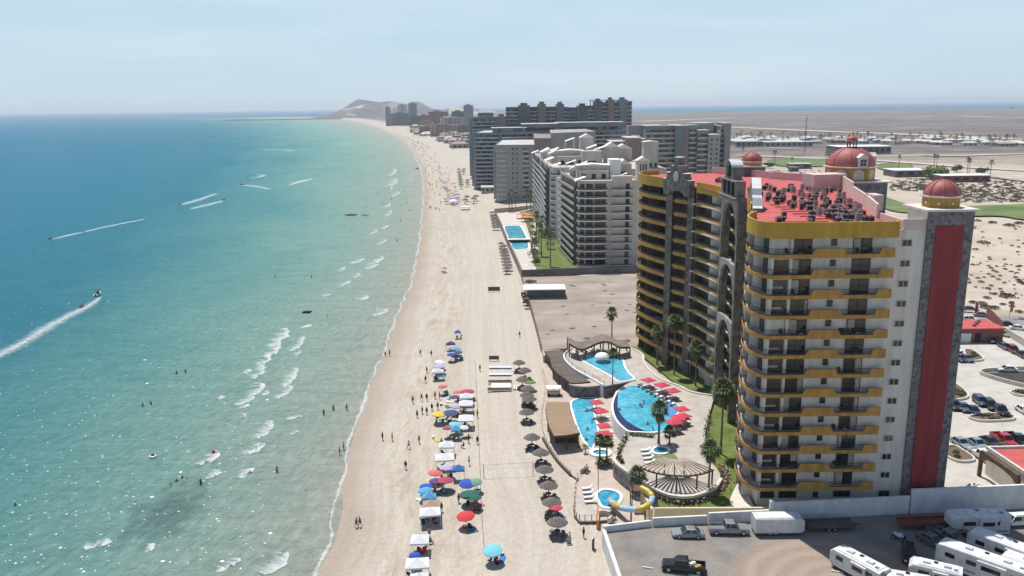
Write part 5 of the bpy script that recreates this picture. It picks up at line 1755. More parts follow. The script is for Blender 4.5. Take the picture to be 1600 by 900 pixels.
# round slatted pergola on the terrace
t = thing('slatted_pergola', 'half round pergola with radiating brown and white slats on the stone terrace', 'pergola', (27, 124, DK))
pc = Vector((27.2, 128.8))
r0, r1, zp = 2.6, 8.0, DK + 2.75
A0, A1 = math.radians(-128), math.radians(-40)
def pol(r, a):
 return (pc.x + r * math.cos(a), pc.y + r * math.sin(a))
A0, A1 = math.radians(-147), math.radians(-47)
for r in (r0, r1 - 0.15):
 ln = [pol(r, A0 + (A1 - A0) * i / 20) for i in range(21)]
 MB().wall(ln, 0.22, zp - 0.32, zp - 0.02).build('ring_beam', M_wood, t)
ns = 17
M_slat = mat('weathered_slat', (0.28, 0.225, 0.175), (0.40, 0.335, 0.27), 0.8, 0.85)
for i in range(ns):
 a = A0 + (A1 - A0) * (i + 0.5) / ns
 p0, p1 = pol(r0 - 0.5, a), pol(r1 + 0.3, a)
 MB().wall([p0, p1], 0.27, zp, zp + 0.16).build('slat', M_slat, t)
for i in range(5):
 a = A0 + (A1 - A0) * (i + 0.05) / 4.1
 q = pol(r1 - 0.2, a)
 MB().box((q[0], q[1], (zp + DK) / 2 - 0.1), (0.2, 0.2, zp - DK - 0.2), a).build('post', M_wood, t)
for i in range(3):
 a = A0 + (A1 - A0) * (i + 0.3) / 2.6
 q = pol(r0, a)
 MB().box((q[0], q[1], (zp + DK) / 2 - 0.1), (0.18, 0.18, zp - DK - 0.2), a).build('post', M_wood, t)
# yellow water slide
M_slide = mat('yellow_plastic', (0.46, 0.33, 0.04), (0.54, 0.40, 0.07), 0.8, 0.3)
M_slideb = mat('pale_blue_plastic', (0.30, 0.45, 0.62), (0.36, 0.52, 0.68), 0.8, 0.3)
t = thing('water_slide', 'yellow and pale blue curling tube slide dropping into the small pool', 'water slide', P(985, 800, LO))
path = []
ctrl = [(1001, 762, 2.2), (1012, 768, 2.0), (1019, 777, 1.6), (1014, 788, 1.2), (1002, 795, 0.8), (990, 796, 0.4), (975, 794.5, 0.0), (966, 791, -0.4), (956, 785, -0.9), (953, 782, -1.2)]
pts3 = [Vector(P(u, v, z)) for u, v, z in ctrl]
q2 = smooth_line([(p.x, p.y) for p in pts3], 4)
def zint(i):
 f = i / 4
 k = min(len(pts3) - 2, int(f))
 return pts3[k].z + (pts3[k + 1].z - pts3[k].z) * (f - k)
full = [(q2[i][0], q2[i][1], zint(i)) for i in range(len(q2))]
cutp = [(0, 9, M_slide), (8, 13, M_slideb), (12, 19, M_slide), (18, 27, M_slideb), (26, 31, M_slide), (30, 34, M_slideb), (33, 37, M_slide)]
for i0, i1, m in cutp:
 MB().tube(full[i0:i1], 0.52 if m is M_slide else 0.47, 12).build('tube', m, t, True)
for i in (6, 14, 21):
 p = full[i]
 MB().box((p[0], p[1], (p[2] + LO) / 2 - 0.3), (0.22, 0.22, p[2] - LO - 0.5)).build('post', M_wood, t)
b = MB()
p = full[0]
b.box((p[0] - 0.5, p[1] + 1.0, 1.55), (2.2, 2.2, 0.2))
for dx in (-1.3, 0.4):
 for dy in (0.2, 1.9):
  b.box((p[0] + dx, p[1] + dy, 0.5), (0.16, 0.16, 4.4))
b.build('platform', M_wood, t)
# stilt front of the small pool deck, planter wall
structure('pool_deck', MB().prism(pl([(897, 772), (896, 803), (905, 813.5), (933, 813.5), (934, 806), (915, 770)], LO + 0.02), LO - 0.2, LO + 0.02), M_deck)
t = thing('deck_railing', 'row of thin brown posts with rope edging the small pool deck', 'railing', P(900, 790, LO))
ln = smooth_line(pl([(917, 733), (903, 748), (898.5, 770), (897.5, 790), (897, 802), (905.5, 812.5), (932, 812.5)], LO), 3)
for q in ln:
 MB().box((q[0], q[1], LO + 0.5), (0.11, 0.11, 1.0)).build('post', M_wood, t)
MB().wall(ln, 0.04, LO + 0.8, LO + 0.85).build('rope', M_trim, t)
t = thing('rope_fence', 'line of pale posts with rope between the palapas and the paved promenade', 'rope fence', P(868, 715, LO))
ln = smooth_line(pl([(848, 580), (853, 600), (848, 634), (846, 655), (851, 684), (865, 708), (880, 728), (892, 740)], LO), 4)
for q in ln:
 MB().box((q[0], q[1], LO + 0.4), (0.1, 0.1, 0.95)).build('post', M_trim, t)
MB().wall(ln, 0.04, LO + 0.72, LO + 0.76).build('rope', M_trim, t)
MB().wall(smooth_line(pl([(848, 683), (858, 700), (872, 720), (891, 740)], LO), 3), 0.3, -2.5, LO + 0.12).build('curb', M_dkwood, t)
t = thing('planter_wall', 'low curved white and orange planter wall beside the slide at the lot corner', 'planter', P(945, 812, LO))
MB().wall(smooth_line(pl([(935, 806), (944, 805), (953, 808), (956, 813), (950, 818)], LO), 4), 0.3, LO, LO + 0.9).build('wall', M_curb, t)
MB().wall(pl([(934, 806), (934, 822)], LO), 0.4, -2.6, LO + 1.0).build('pier', mat('orange_plaster', (0.45, 0.22, 0.09), (0.52, 0.27, 0.12), 0.8, 0.8), t)
# boundary walls
M_wallw = mat('white_wall', (0.52, 0.52, 0.51), (0.70, 0.695, 0.68), 0.8, 0.85, detail=8, lo=0.25, stretch=(1, 1, 0.4))
M_wally = mat('pale_yellow_wall', (0.56, 0.47, 0.27), (0.64, 0.55, 0.34), 0.4, 0.85)
t = thing('boundary_wall', 'pale yellow wall along the near edge of the hotel lawn', 'wall', (30, 114.6, 0))
MB().wall([(21.6, 114.9), (39.4, 114.6)], 0.35, -2.6, 1.25).build('wall', M_wally, t)
MB().wall([(21.2, 114.7), (20.6, 121)], 0.35, -2.6, 1.2).build('return_wall', M_wally, t)
t = thing('boundary_wall', 'long white wall stepping up between the hotel and the vehicle lot', 'wall', (45, 113.2, 0))
b = MB()
b.wall([(13.2, 110.0), (20.4, 111.5)], 0.35, -2.6, 1.0)
b.wall([(20.7, 111.6), (29.0, 112.2)], 0.35, -2.6, 1.35)
b.wall([(29.3, 112.2), (38.6, 112.9)], 0.35, -2.6, 1.75)
b.wall([(39.0, 113.0), (60.6, 114.6)], 0.4, -2.6, 2.9)
b.wall([(60.9, 114.6), (82.6, 116.0)], 0.4, -2.6, 4.0)
b.build('wall', M_wallw, t)
MB().box((39.0, 113.0, 2.5), (0.6, 0.6, 1.4)).build('pier', M_wallw, t)
t = thing('boundary_wall', 'low white wall along the beach side of the vehicle lot', 'wall', (13.4, 90, 0))
MB().wall([(13.2, 109.8), (13.9, 98), (16.0, 60)], 0.5, -2.8, 0.55).build('wall', M_wallw, t)
# vehicle lot and parking lots
g = NG('lot_surface')
p = g.pos()
n1 = g.noise(p, 0.16, 6, 0.65)
n2 = g.noise(p, 1.8, 5, 0.7)
base = g.ramp(n1, [(0.35, (0.17, 0.155, 0.14)), (0.62, (0.26, 0.23, 0.20))])
base = g.mix(g.ramp(n2, [(0.3, 0.3), (0.6, 0.0)]), base, (0.10, 0.09, 0.08))
gs = g.n('SeparateXYZ')
g.l(p, gs.inputs[0])
cx_, cy_ = 43.0, 94.0
dx = g.math('SUBTRACT', gs.outputs[0], cx_)
dy = g.math('SUBTRACT', gs.outputs[1], cy_)
rad = g.math('SQRT', g.math('ADD', g.math('MULTIPLY', dx, dx), g.math('MULTIPLY', dy, dy)))
rad = g.math('ADD', rad, g.math('MULTIPLY', n1, 2.0))
wave = g.math('SINE', g.math('ADD', g.math('MULTIPLY', rad, 2.3), g.math('MULTIPLY', n2, 5.0)))
dirt = g.mix(g.ramp(g.math('ADD', g.math('MULTIPLY', wave, 0.13), g.math('MULTIPLY', n2, 0.7)), [(0.1, 0.0), (0.7, 1.0)]), (0.24, 0.185, 0.14), (0.36, 0.29, 0.225))
fac = g.ramp(g.math('DIVIDE', rad, 20.0), [(0.70, 1.0), (0.82, 0.0)])
g.l(g.mix(fac, base, dirt), g.b.inputs['Base Color'])
g.b.inputs['Roughness'].default_value = 0.95
structure('vehicle_lot', MB().prism([(13.4, 110.2), (29, 112.2), (39, 113.2), (60.8, 114.7), (90, 116.4), (150, 118), (150, 40), (16.5, 40), (14, 96)], -2.6, 0.0), g.m)
M_conc = mat('pale_concrete', (0.40, 0.37, 0.33), (0.50, 0.465, 0.42), 0.25, 0.9, detail=6)
structure('parking_lot', MB().prism([(60, 118.4), (61.2, 116.6), (150, 119), (175, 160), (170, 226), (100, 212), (84, 196), (72.5, 174), (62.5, 140)], -0.8, 0.0), M_conc)
structure('road', MB().prism([(84, 204), (100, 214), (150, 222), (150, 232), (112, 232), (104, 250), (104, 300), (96, 300), (95, 240), (82, 222)], -0.5, -0.06), mat('weathered_asphalt', (0.20, 0.185, 0.18), (0.27, 0.25, 0.24), 0.2, 0.9))
# garages with red roof
def pbox(u0, u1, vb, h, dep, z=0.0):
 x0, y, _ = P(u0, vb, z)
 x1 = PY(u1, vb, y)[0]
 return x0, x1, y
x0, x1, y = pbox(1478, 1566, 536, 4, 9)
t = thing('garage', 'low garage row with red roof and two white doors across the car park', 'garage', ((x0 + x1) / 2, y, 0))
MB().box(((x0 + x1) / 2, y + 4.5, 1.7), (x1 - x0, 9, 4.0)).build('wall', M_brick, t)
MB().box(((x0 + x1) / 2, y + 4.5, 3.8), (x1 - x0 + 0.6, 9.6, 0.25)).build('roof', M_redroof, t)
for xa, xb in ((x0 + 0.8, x0 + 3.0), (x0 + 3.6, x0 + 6.4)):
 MB().box(((xa + xb) / 2, y - 0.05, 1.3), (xb - xa, 0.16, 2.5)).build('door', M_wallw, t)
MB().box((x0 + 8.2, y - 0.05, 1.4), (1.5, 0.16, 2.5)).build('opening', M_dark, t)
for i in range(6):
 MB().box((x0 + 3 + i * 1.7, y + 2 + (i % 3) * 2, 4.2), (0.7, 0.7, 0.6)).build('roof_box', M_dkwall, t)
t = thing('boundary_wall', 'brick wall with sloping top behind the red roofed garages', 'wall', P(1555, 500, 0))
a, e = P2(1541, 496, 0), P2(1566, 512, 0)
MB().wall([a, e], 0.3, -0.5, [3.4, 1.8]).build('wall', M_brick, t)
t = thing('boundary_wall', 'pale grey wall slanting along the right side of the car park', 'wall', P(1585, 540, 0))
MB().wall([P2(1566, 520, 0), P2(1612, 548, 0)], 0.35, -0.5, 1.9).build('wall', M_roofgrey, t)
# gatehouse with red roof by the wall
x0, y, _ = P(1572, 776, 0)
t = thing('gatehouse', 'low white building with red roof and brown timber arch beside the car park', 'gatehouse', (84, 121, 0))
MB().prism([(80.5, 116.3), (96, 117.0), (96, 128.2), (80.0, 127.8)], -0.5, 4.4).build('wall', M_cream, t)
MB().prism([(80.8, 116.6), (96.2, 117.3), (96.2, 127.9), (80.3, 127.5)], 4.41, 4.6).build('roof', M_redroof, t)
MB().wall([(80.5, 116.3), (96, 117.0), (96, 128.2), (80.0, 127.8)], 0.4, 4.4, 5.0, closed=True).build('parapet', M_cream, t)
b = MB()
b.box((79.0, 117.5, 1.9), (0.5, 0.5, 4.4))
b.box((78.6, 127.0, 1.9), (0.5, 0.5, 4.4))
gm = gable('a', (79.0, 117.5), (78.6, 127.0), 0.5, [(0.0, 3.2)] + arc(0.06, 0.94, 3.2, 4.0) + [(1, 3.2), (1, 4.7), (0, 4.7)], M_wood)
b.add(gm.v, gm.f)
b.build('timber_arch', M_wood, t)
# ramp down to the basement
x0, y, _ = P(1536, 582, 0)
t = thing('ramp_wall', 'curved pale wall round the ramp to the basement car park', 'ramp', P(1575, 590, 0))
ln = smooth_line(pl([(1612, 577), (1570, 579), (1540, 581), (1531, 584), (1540, 589), (1570, 598), (1612, 608)], 0), 4)
MB().wall(ln, 0.35, -0.2, 0.9).build('wall', M_curb, t)
MB().sheet(pl([(1540, 582.5), (1612, 579), (1612, 606), (1570, 597), (1542, 588)], 0.02), 0.02).build('ramp_floor', mat('dark_ramp', (0.03, 0.03, 0.03), (0.06, 0.055, 0.05), 0.4, 0.9), t)
# planted islands
M_plant = mat('island_plants', (0.06, 0.075, 0.03), (0.12, 0.13, 0.06), 2.0, 0.9)
M_soil = mat('brown_soil', (0.10, 0.075, 0.055), (0.16, 0.12, 0.09), 1.0, 0.95)
def island(label, pxs, seed, nb=5):
 pts = smooth_line(pl(pxs, 0), 3, True)
 c = (sum(p[0] for p in pts) / len(pts), sum(p[1] for p in pts) / len(pts))
 t = thing('planted_island', label, 'planter', (c[0], c[1], 0))
 MB().wall(pts, 0.3, -0.1, 0.45, closed=True).build('kerb', M_trim, t)
 MB().prism(pts, -0.1, 0.25).build('soil', M_soil, t)
 rr = random.Random(seed)
 for i in range(nb):
  q = rr.choice(pts)
  f = rr.uniform(0.1, 0.7)
  x, y = c[0] + (q[0] - c[0]) * f, c[1] + (q[1] - c[1]) * f
  b = MB()
  for k in range(60):
   d = Vector((rr.gauss(0, 1), rr.gauss(0, 1), abs(rr.gauss(0, 1)))).normalized() * rr.uniform(0.3, 0.75)
   n2 = d.orthogonal().normalized() * 0.16
   n3 = d.cross(n2).normalized() * 0.16
   p = Vector((x, y, 0.25)) + d
   b.add([p + n2, p + n3, p - n2, p - n3], [(0, 1, 2, 3)])
  b.build('plant', M_plant, t)
island('long narrow planted island with tan kerb in front of the dark cars', [(1513, 653), (1530, 649), (1560, 648), (1583, 651), (1582, 657), (1555, 659), (1530, 659)], 1, 6)
island('raised brown planter of stepped kerbs at the corner of the red tower shadow', [(1472, 702), (1490, 698), (1505, 706), (1521, 717), (1518, 722), (1495, 722), (1474, 711)], 2, 2)
island('leaning planted bed with small trees beside the red tower', [(1480, 606), (1490, 600), (1508, 612), (1512, 622), (1495, 626), (1480, 622)], 3, 9)
island('oval planted island between the car rows near the garages', [(1507, 548), (1520, 549), (1532, 557), (1536, 563), (1520, 565), (1510, 558)], 4, 3)
island('small oval planter at the turning place right of the ramp', [(1578, 614), (1590, 611), (1610, 613), (1610, 619), (1590, 619)], 5, 4)
# beds and bushes of the gardens
def hedge(label, pxs, z, h, w, seed, m=None, dens=14):
 rr = random.Random(seed)
 ln = smooth_line(pl(pxs, z), 5)
 c = ln[len(ln) // 2]
 t = thing('flower_bed', label, 'hedge', (c[0], c[1], z))
 b = MB()
 for a, e in zip(ln, ln[1:]):
  for k in range(dens):
   f = rr.random()
   p = Vector((a[0] + (e[0] - a[0]) * f + rr.gauss(0, w * 0.4), a[1] + (e[1] - a[1]) * f + rr.gauss(0, w * 0.4), z + rr.random() * h))
   n1 = Vector((rr.gauss(0, 1), rr.gauss(0, 1), rr.gauss(0.4, 1))).normalized()
   n2 = n1.orthogonal().normalized() * rr.uniform(0.12, 0.28)
   n3 = n1.cross(n2)
   b.add([p + n2, p + n3, p - n2, p - n3], [(0, 1, 2, 3)])
 b.build('foliage', m or M_plant, t)
 MB().wall(ln, w * 0.8, z - 0.1, z + 0.15).build('soil', M_soil, t)
M_flower = mat('flowering_shrub', (0.16, 0.13, 0.09), (0.36, 0.27, 0.22), 3.0, 0.9)
hedge('pale flowering border at the foot of the curved stone terrace', [(1034, 779), (1054, 786), (1082, 786), (1108, 778), (1126, 765), (1134, 748), (1128, 732)], 0.1, 0.8, 1.1, 3, M_flower, 22)
hedge('thin green planting strip along the terrace edge above the twin palms', [(978, 684), (972, 698), (966, 712), (972, 724)], DK, 0.8, 0.6, 4)
hedge('row of low bushes along the lawn beside the grey deck', [(1108, 648), (1104, 672), (1105, 692), (1098, 704)], 0.5, 1.0, 0.7, 5)
hedge('grassy strip under the navy spill edge of the large pool', [(984, 679.5), (1000, 681), (1020, 683.5)], DK, 0.35, 0.8, 6, M_grass)
hedge('clump of reddish shrubs against the ochre hotel corner', [(1150, 690), (1156, 720), (1158, 745)], 0.1, 1.2, 0.8, 8)
hedge('dark green plants behind the white wall by the timber arch', [(1507, 772), (1525, 770), (1545, 772)], 0.0, 1.3, 1.0, 9)
# palms
def palm_at(u, v, vtop, z, label, spread=2.3, nf=46, skirt=True, seed=1, r=0.17):
 x, y, _ = P(u, v, z)
 lo, hi = 1, 40
 for _ in range(40):
  m_ = (lo + hi) / 2
  d = (x, y, z + m_ - CAM_H)
  F = d[1] * math.cos(PITCH) - d[2] * math.sin(PITCH)
  U = d[1] * math.sin(PITCH) + d[2] * math.cos(PITCH)
  vv = 450 - (math.sin(ROLL) * FPX * d[0] / F + math.cos(ROLL) * FPX * U / F)
  if vv > vtop:
   lo = m_
  else:
   hi = m_
 t = palm(max(2.0, lo - spread * 0.55), spread, nf, skirt, seed, r, label=label)
 t.location = (x, y, z)
 return t
palm_at(1026.7, 570, 511, 0.1, 'fan palm with brown skirt, first on the lawn below the far balconies', 2.1, 50, True, 31)
palm_at(1053, 585, 495, 0.1, 'tallest fan palm on the lawn before the clock gable', 2.2, 50, True, 32)
palm_at(1086.7, 603, 535, 0.1, 'fan palm on the lawn below the middle balconies', 2.3, 50, True, 33)
palm_at(1126, 709, 598, 0.1, 'tall full crowned palm on the lawn beside the ochre scallop balconies', 2.7, 64, True, 34, 0.2)
palm_at(1119, 625, 552, 0.1, 'dark palm crowded against the arched stone gable', 2.3, 46, True, 35)
palm_at(1143, 640, 585, 0.1, 'short palm tucked in the corner beside the scallop balconies', 2.0, 40, True, 36)
palm_at(1107, 768, 692, 0.3, 'palm with dry straw coloured fronds beside the slatted pergola', 2.1, 44, True, 37)
palm_at(1029, 693, 630, DK, 'dark full crowned palm between the large pool and the jacuzzi', 2.1, 60, True, 38, 0.22)
palm_at(1046, 694, 668, DK, 'small low palm next to the jacuzzi', 1.6, 30, False, 39)
palm_at(937, 724, 682, LO, 'left one of the twin dark palms over the hot tub', 1.5, 40, False, 40)
palm_at(948, 723, 683, LO, 'right one of the twin dark palms over the hot tub', 1.5, 40, False, 41)
palm_at(957, 600, 546, DK, 'slender palm in front of the upper pool wall', 1.6, 36, False, 42, 0.12)
palm_at(956, 531, 482, 0.0, 'lone tall palm on the empty lot behind the wavy pergola', 2.0, 44, True, 43)
palm_at(995, 772, 732, LO, 'bright green palm beside the yellow water slide', 2.0, 40, False, 44)
x, y, _ = P(961, 812, LO)
leafy('bush', 'round clipped dark bush beside the curved planter wall', (x, y, LO), 0.9, 1.7, M_treed, 77, 300, 0.1, cat='bush')
x, y, _ = P(915, 708, LO)
leafy('bush', 'bright yellow green bush on the paving before the tan bar roof', (x, y, LO), 1.0, 2.0, mat('lime_leaf', (0.22, 0.26, 0.03), (0.32, 0.34, 0.05), 1.5, 0.8), 78, 300, 0.1, cat='bush')
x, y, _ = P(943, 728, LO)
leafy('bush', 'dark green shrub at the foot of the twin palms', (x, y, LO), 1.7, 1.5, M_treed, 79, 420, 0.1, cat='bush')
# vacant lot
M_vac = mat('stony_ground', (0.235, 0.19, 0.155), (0.36, 0.305, 0.255), 0.12, 0.95, detail=9, stretch=(0.5, 1.0, 1))
vac = pl([(816, 433), (823, 455), (831, 480), (839, 510), (848, 546), (893, 544), (990, 545), (1015, 530), (1015, 428)], -0.1)
structure('vacant_lot', MB().prism(vac, -2.8, -0.1), M_vac)
t = thing('site_fence', 'thin leaning fence of posts between the beach and the empty lot', 'fence', P(838, 508, -1))
ln = smooth_line(pl([(829, 476), (832, 487), (838, 508), (843, 526), (847.5, 545)], -1.2), 4)
for i, q in enumerate(ln):
 MB().box((q[0] - 0.4, q[1], -0.7), (0.12, 0.12, 2.4)).build('post', M_dkwood, t)
MB().wall([(q[0] - 0.4, q[1]) for q in ln], 0.05, -1.2, 0.1).build('mesh', mat('fence_mesh', (0.22, 0.18, 0.15), (0.34, 0.29, 0.24), 1.2, 0.9), t)
x0, y, _ = P(824, 467, -0.1)
x1 = PY(884, 467, y)[0]
t = thing('shed', 'long white flat roofed shelter with dark open front on the empty lot', 'shelter', ((x0 + x1) / 2, y, 0))
MB().box(((x0 + x1) / 2 - 0.6, y + 3.4, 3.0), (x1 - x0 + 1.2, 7.6, 0.3)).build('roof', M_white, t)
MB().box(((x0 + x1) / 2, y + 4.5, 1.4), (x1 - x0, 4.0, 2.9)).build('wall', M_dkwall, t)
for i in range(5):
 MB().box((x0 + 0.2 + (x1 - x0 - 0.4) * i / 4, y - 0.1, 1.4), (0.18, 0.18, 2.9)).build('post', M_dkwood, t)
for i in range(3):
 b = MB().box((x0 - 1.2 + 0.3 * i, y + 5 - i * 4.5, 0.4), (1.6, 1.6, 1.3))
 o = b.build('crate', M_dkwood)
 tag(o, ('brown timber crate nearest to the white shelter roof', 'brown timber crate in the middle of the three beside the white shelter', 'brown timber crate by the low ramp of the white shelter')[i], 'crate')
rr = random.Random(3)
vb_ = bush('scrub', 'small dry scrub on the stony empty lot', 'scrub of the empty lot', M_bush, 8, 70, 0.4)
vs_ = Spawner(vb_)
for i in range(34):
 u, v = rr.uniform(850, 1000), rr.uniform(440, 535)
 if 815 < u < 890 and v < 470:
  continue
 x, y, _ = P(u, v, -0.1)
 s = rr.uniform(0.3, 0.8)
 vs_.put((x, y, -0.12), rr.uniform(0, 6), None, (s * 1.4, s, s * 0.6))
for u, v, s in ((829, 441, 2.2), (843, 429, 2.6)):
 x, y, _ = P(u, v, -0.1)
 vs_.put((x, y, -0.12), 0, None, s)
vs_.done()
# the white hotel's garden
M_cdeck = mat('cream_deck', (0.47, 0.42, 0.36), (0.56, 0.51, 0.445), 0.3, 0.9)
hg = pl([(783, 330), (833, 322), (850, 340), (875, 380), (905, 425), (1000, 422), (1000, 432), (818, 428), (806, 400), (790, 360)], 0.1)
structure('lawn', MB().prism(pl([(812, 331), (836, 326), (852, 350), (870, 376), (908, 421), (836, 422), (826, 390), (822, 352)], 0.15), -2.5, 0.15), M_grass)
structure('pool_deck', MB().prism(pl([(776, 333), (800, 331), (812, 331), (822, 350), (829, 372), (829, 392), (838, 421), (818, 424), (806, 402), (792, 372), (783, 350)], 0.25), -2.6, 0.25), M_cdeck)
pool('rectangular turquoise pool split by a low bridge bar in the white hotel garden', [(787, 354), (795, 353), (812, 352.5), (817, 358), (824, 372), (826, 380), (827, 388), (818, 389.5), (802, 390), (797, 380), (790, 364)], 0.25, M_pool, 0.9, 0.12, smooth=2)
x, y, _ = P(811, 378, 0.3)
t = thing('pool_bar', 'low pale bar bridge crossing the white hotel pool', 'pool bar', (x, y, 0.3))
MB().box((x, y, 0.9), (10, 3, 1.2)).build('wall', M_dark, t)
MB().box((x, y, 1.6), (11, 4, 0.25)).build('roof', M_curb, t)
t = thing('boundary_wall', 'dark mauve wall between the white hotel garden and the empty lot', 'wall', P(880, 428, 0))
MB().wall(pl([(815, 430), (900, 426.5), (996, 425)], 0), 0.5, -2.6, 2.0).build('wall', mat('mauve_wall', (0.13, 0.10, 0.10), (0.18, 0.14, 0.135), 0.3, 0.9), t)
t = thing('boundary_wall', 'thin dark sea wall along the beach side of the white hotel garden', 'wall', P(800, 390, 0))
MB().wall(pl([(775, 334), (783, 351), (792, 373), (806, 403), (817, 429)], 0), 0.5, -2.8, 1.0).build('wall', M_dkbrown, t)
t = thing('boundary_wall', 'grey wall at the far end of the white hotel lawn by the sandy path', 'wall', P(810, 327, 0))
MB().wall(pl([(773, 330), (800, 328), (842, 323)], 0), 0.6, -2.6, 1.6).build('wall', M_roofgrey, t)
rr = random.Random(17)
for i, (u, v, s, lab) in enumerate(((834, 402, 3.0, 'low dark tree at the near end of the white hotel pool deck'), (837, 385, 3.0, 'tree beside the bend of the white hotel pool'), (838, 372, 2.6, 'round tree right of the white hotel pool'), (846, 360, 3.4, 'tree in the middle of the white hotel garden'),
          (842, 345, 3.6, 'tree near the orange shades in the white hotel garden'), (853, 372, 2.8, 'tree close to the white hotel balconies'), (829, 345, 2.6, 'small tree behind the white hotel pool'), (836, 414, 2.4, 'low bush at the near corner of the white hotel deck'))):
 x, y, _ = P(u, v, 0.1)
 leafy('tree', lab, (x, y, 0.1), s, s * 1.3, M_treed, 100 + i, 260, 0.15)
wp = palm(8.5, 2.4, 26, False, 51, 0.2, label='slim palm in the green garden of the white hotel')
wp['group'] = 'palms of the white hotel garden'
wsp = Spawner(wp)
for u, v, s in ((832, 388, 1), (835, 408, 0.9), (846, 400, 1.1), (860, 416, 1.2), (847, 370, 1), (838, 362, 1), (830, 372, 0.9), (796, 331, 1.1), (800, 328, 1.2), (806, 327, 1.0), (823, 328, 1.2), (829, 327, 1.1), (838, 335, 1.0), (856, 388, 1.1)):
 x, y, _ = P(u, v, 0.1)
 wsp.put((x, y, 0.1), rr.uniform(0, 6), None, s)
wsp.done()
structure('path', MB().prism(pl([(828, 345), (836, 344), (838, 356), (834, 372), (838, 384), (844, 390), (836, 393), (830, 380)], 0.2), 0.0, 0.19), M_curb)
for i, (u, v) in enumerate(((818, 341), (825, 346))):
 x, y, _ = P(u, v, 0.3)
 t = thing('sunshade', ('orange red square shade at the far end of the white hotel pool', 'orange red square shade nearer the white hotel trees')[i], 'sunshade', (x, y, 0.25))
 MB().add([(x - 4, y - 2.5, 2.6), (x + 4, y - 2.5, 2.6), (x + 4, y + 2.5, 2.6), (x - 4, y + 2.5, 2.6), (x, y, 3.6)], [(0, 1, 4), (1, 2, 4), (2, 3, 4), (3, 0, 4), (3, 2, 1, 0)]).build('canopy', mat('orange_cloth', (0.50, 0.16, 0.09), (0.56, 0.20, 0.12), 0.5, 0.8), t)
 for dx in (-3.7, 3.7):
  MB().box((x + dx, y, 1.4), (0.15, 0.15, 2.4)).build('post', M_wood, t)
# terraces at the foot of the blue and grey blocks
for i, (u0, u1, v, m, lab) in enumerate(((752, 778, 300, M_cdeck, 'low pale terrace building at the foot of the blue glass block'), (745, 775, 283, M_dkbrown, 'low brown beach bar below the long dark block'), (737, 752, 262, M_cdeck, 'cream beach terrace beside the far end of the dark block'))):
 x0, y, _ = P(u0, v, -1)
 x1 = PY(u1, v, y)[0]
 t = thing('terrace', lab, 'terrace', ((x0 + x1) / 2, y, -1))
 MB().box(((x0 + x1) / 2, y + 8, 0.2), (x1 - x0, 16, 4.4)).build('wall', m, t)
 MB().box(((x0 + x1) / 2, y + 8, 2.55), (x1 - x0 + 1, 17, 0.3)).build('roof', M_flat, t)
 for k in range(4):
  MB().box((x0 + (x1 - x0) * (k + 0.5) / 4, y - 0.05, 0.6), ((x1 - x0) * 0.16, 0.2, 2.2)).build('window', M_bglass, t)
for i, (u, v, lab) in enumerate(((1012, 888, 'white concrete parking stop left of the lone black pickup'), (1086, 900, 'white concrete parking stop in front of the lone black pickup'), (1308, 894, 'white concrete parking stop by the white travel trailer'))):
 x, y, _ = P(u, v, 0)
 o = MB().box((0, 0, 0.08), (1.7, 0.22, 0.16), 0, 0.9).build('parking_stop', M_curb)
 o.location, o.rotation_euler = (x, y, 0), (0, 0, -0.3)
 tag(o, lab, 'parking stop')
# ---------------------------------------------------------------- vehicles
def paint(name, c, rough=0.25, metal=0.0):
 return mat('paint_' + name, c, None, 1, rough, metal=metal, spec=0.5, coat=0.6)
PAINT = {'white': paint('white', (0.70, 0.70, 0.69)), 'silver': paint('silver', (0.30, 0.31, 0.32), 0.3, 0.4), 'grey': paint('grey', (0.14, 0.145, 0.15), 0.3, 0.3), 'black': paint('black', (0.012, 0.012, 0.014)),
   'navy': paint('navy', (0.02, 0.03, 0.06)), 'blue': paint('blue', (0.07, 0.12, 0.19), 0.3, 0.3), 'red': paint('red', (0.38, 0.02, 0.03)), 'darkred': paint('darkred', (0.14, 0.012, 0.018)), 'plum': paint('plum', (0.03, 0.022, 0.04)),
   'green': paint('green', (0.10, 0.32, 0.03)), 'darkgreen': paint('darkgreen', (0.012, 0.035, 0.03)), 'iceblue': paint('iceblue', (0.26, 0.33, 0.38), 0.3, 0.3)}
M_cglass = mat('car_glass', (0.012, 0.014, 0.016), rough=0.05, spec=0.7)
M_tyre = mat('tyre_rubber', (0.015, 0.015, 0.015), rough=0.85)
M_rim = mat('wheel_rim', (0.45, 0.45, 0.46), rough=0.35, metal=0.6)
M_lamp = mat('lamp_glass', (0.75, 0.75, 0.72), rough=0.1, spec=0.6)
M_tail = mat('tail_lamp', (0.40, 0.02, 0.02), rough=0.2)
M_bumper = mat('black_plastic', (0.025, 0.025, 0.026), rough=0.6)
def loft(mb, secs):
 """sections along x: (x, [(y, z), ...]) closed rings of equal length"""
 n = len(secs[0][1])
 vs = [(x, y, z) for x, ring in secs for y, z in ring]
 fs = []
 for i in range(len(secs) - 1):
  for k in range(n):
   a, b_ = i * n + k, i * n + (k + 1) % n
   fs.append((a, b_, b_ + n, a + n))
 fs.append(tuple(range(n - 1, -1, -1)))
 fs.append(tuple(range(len(vs) - n, len(vs))))
 mb.add(vs, fs)
def wheel(t, x, y, r, w=0.22):
 b = MB()
 s = 1 if y > 0 else -1
 b.tube([(x, y - w / 2, r), (x, y + w / 2, r)], r, 14)
 o = b.build('wheel', M_tyre, t)
 b = MB()
 b.tube([(x, y + s * (w / 2 - 0.03), r), (x, y + s * (w / 2 + 0.012), r)], r * 0.62, 10)
 b.build('rim', M_rim, o)
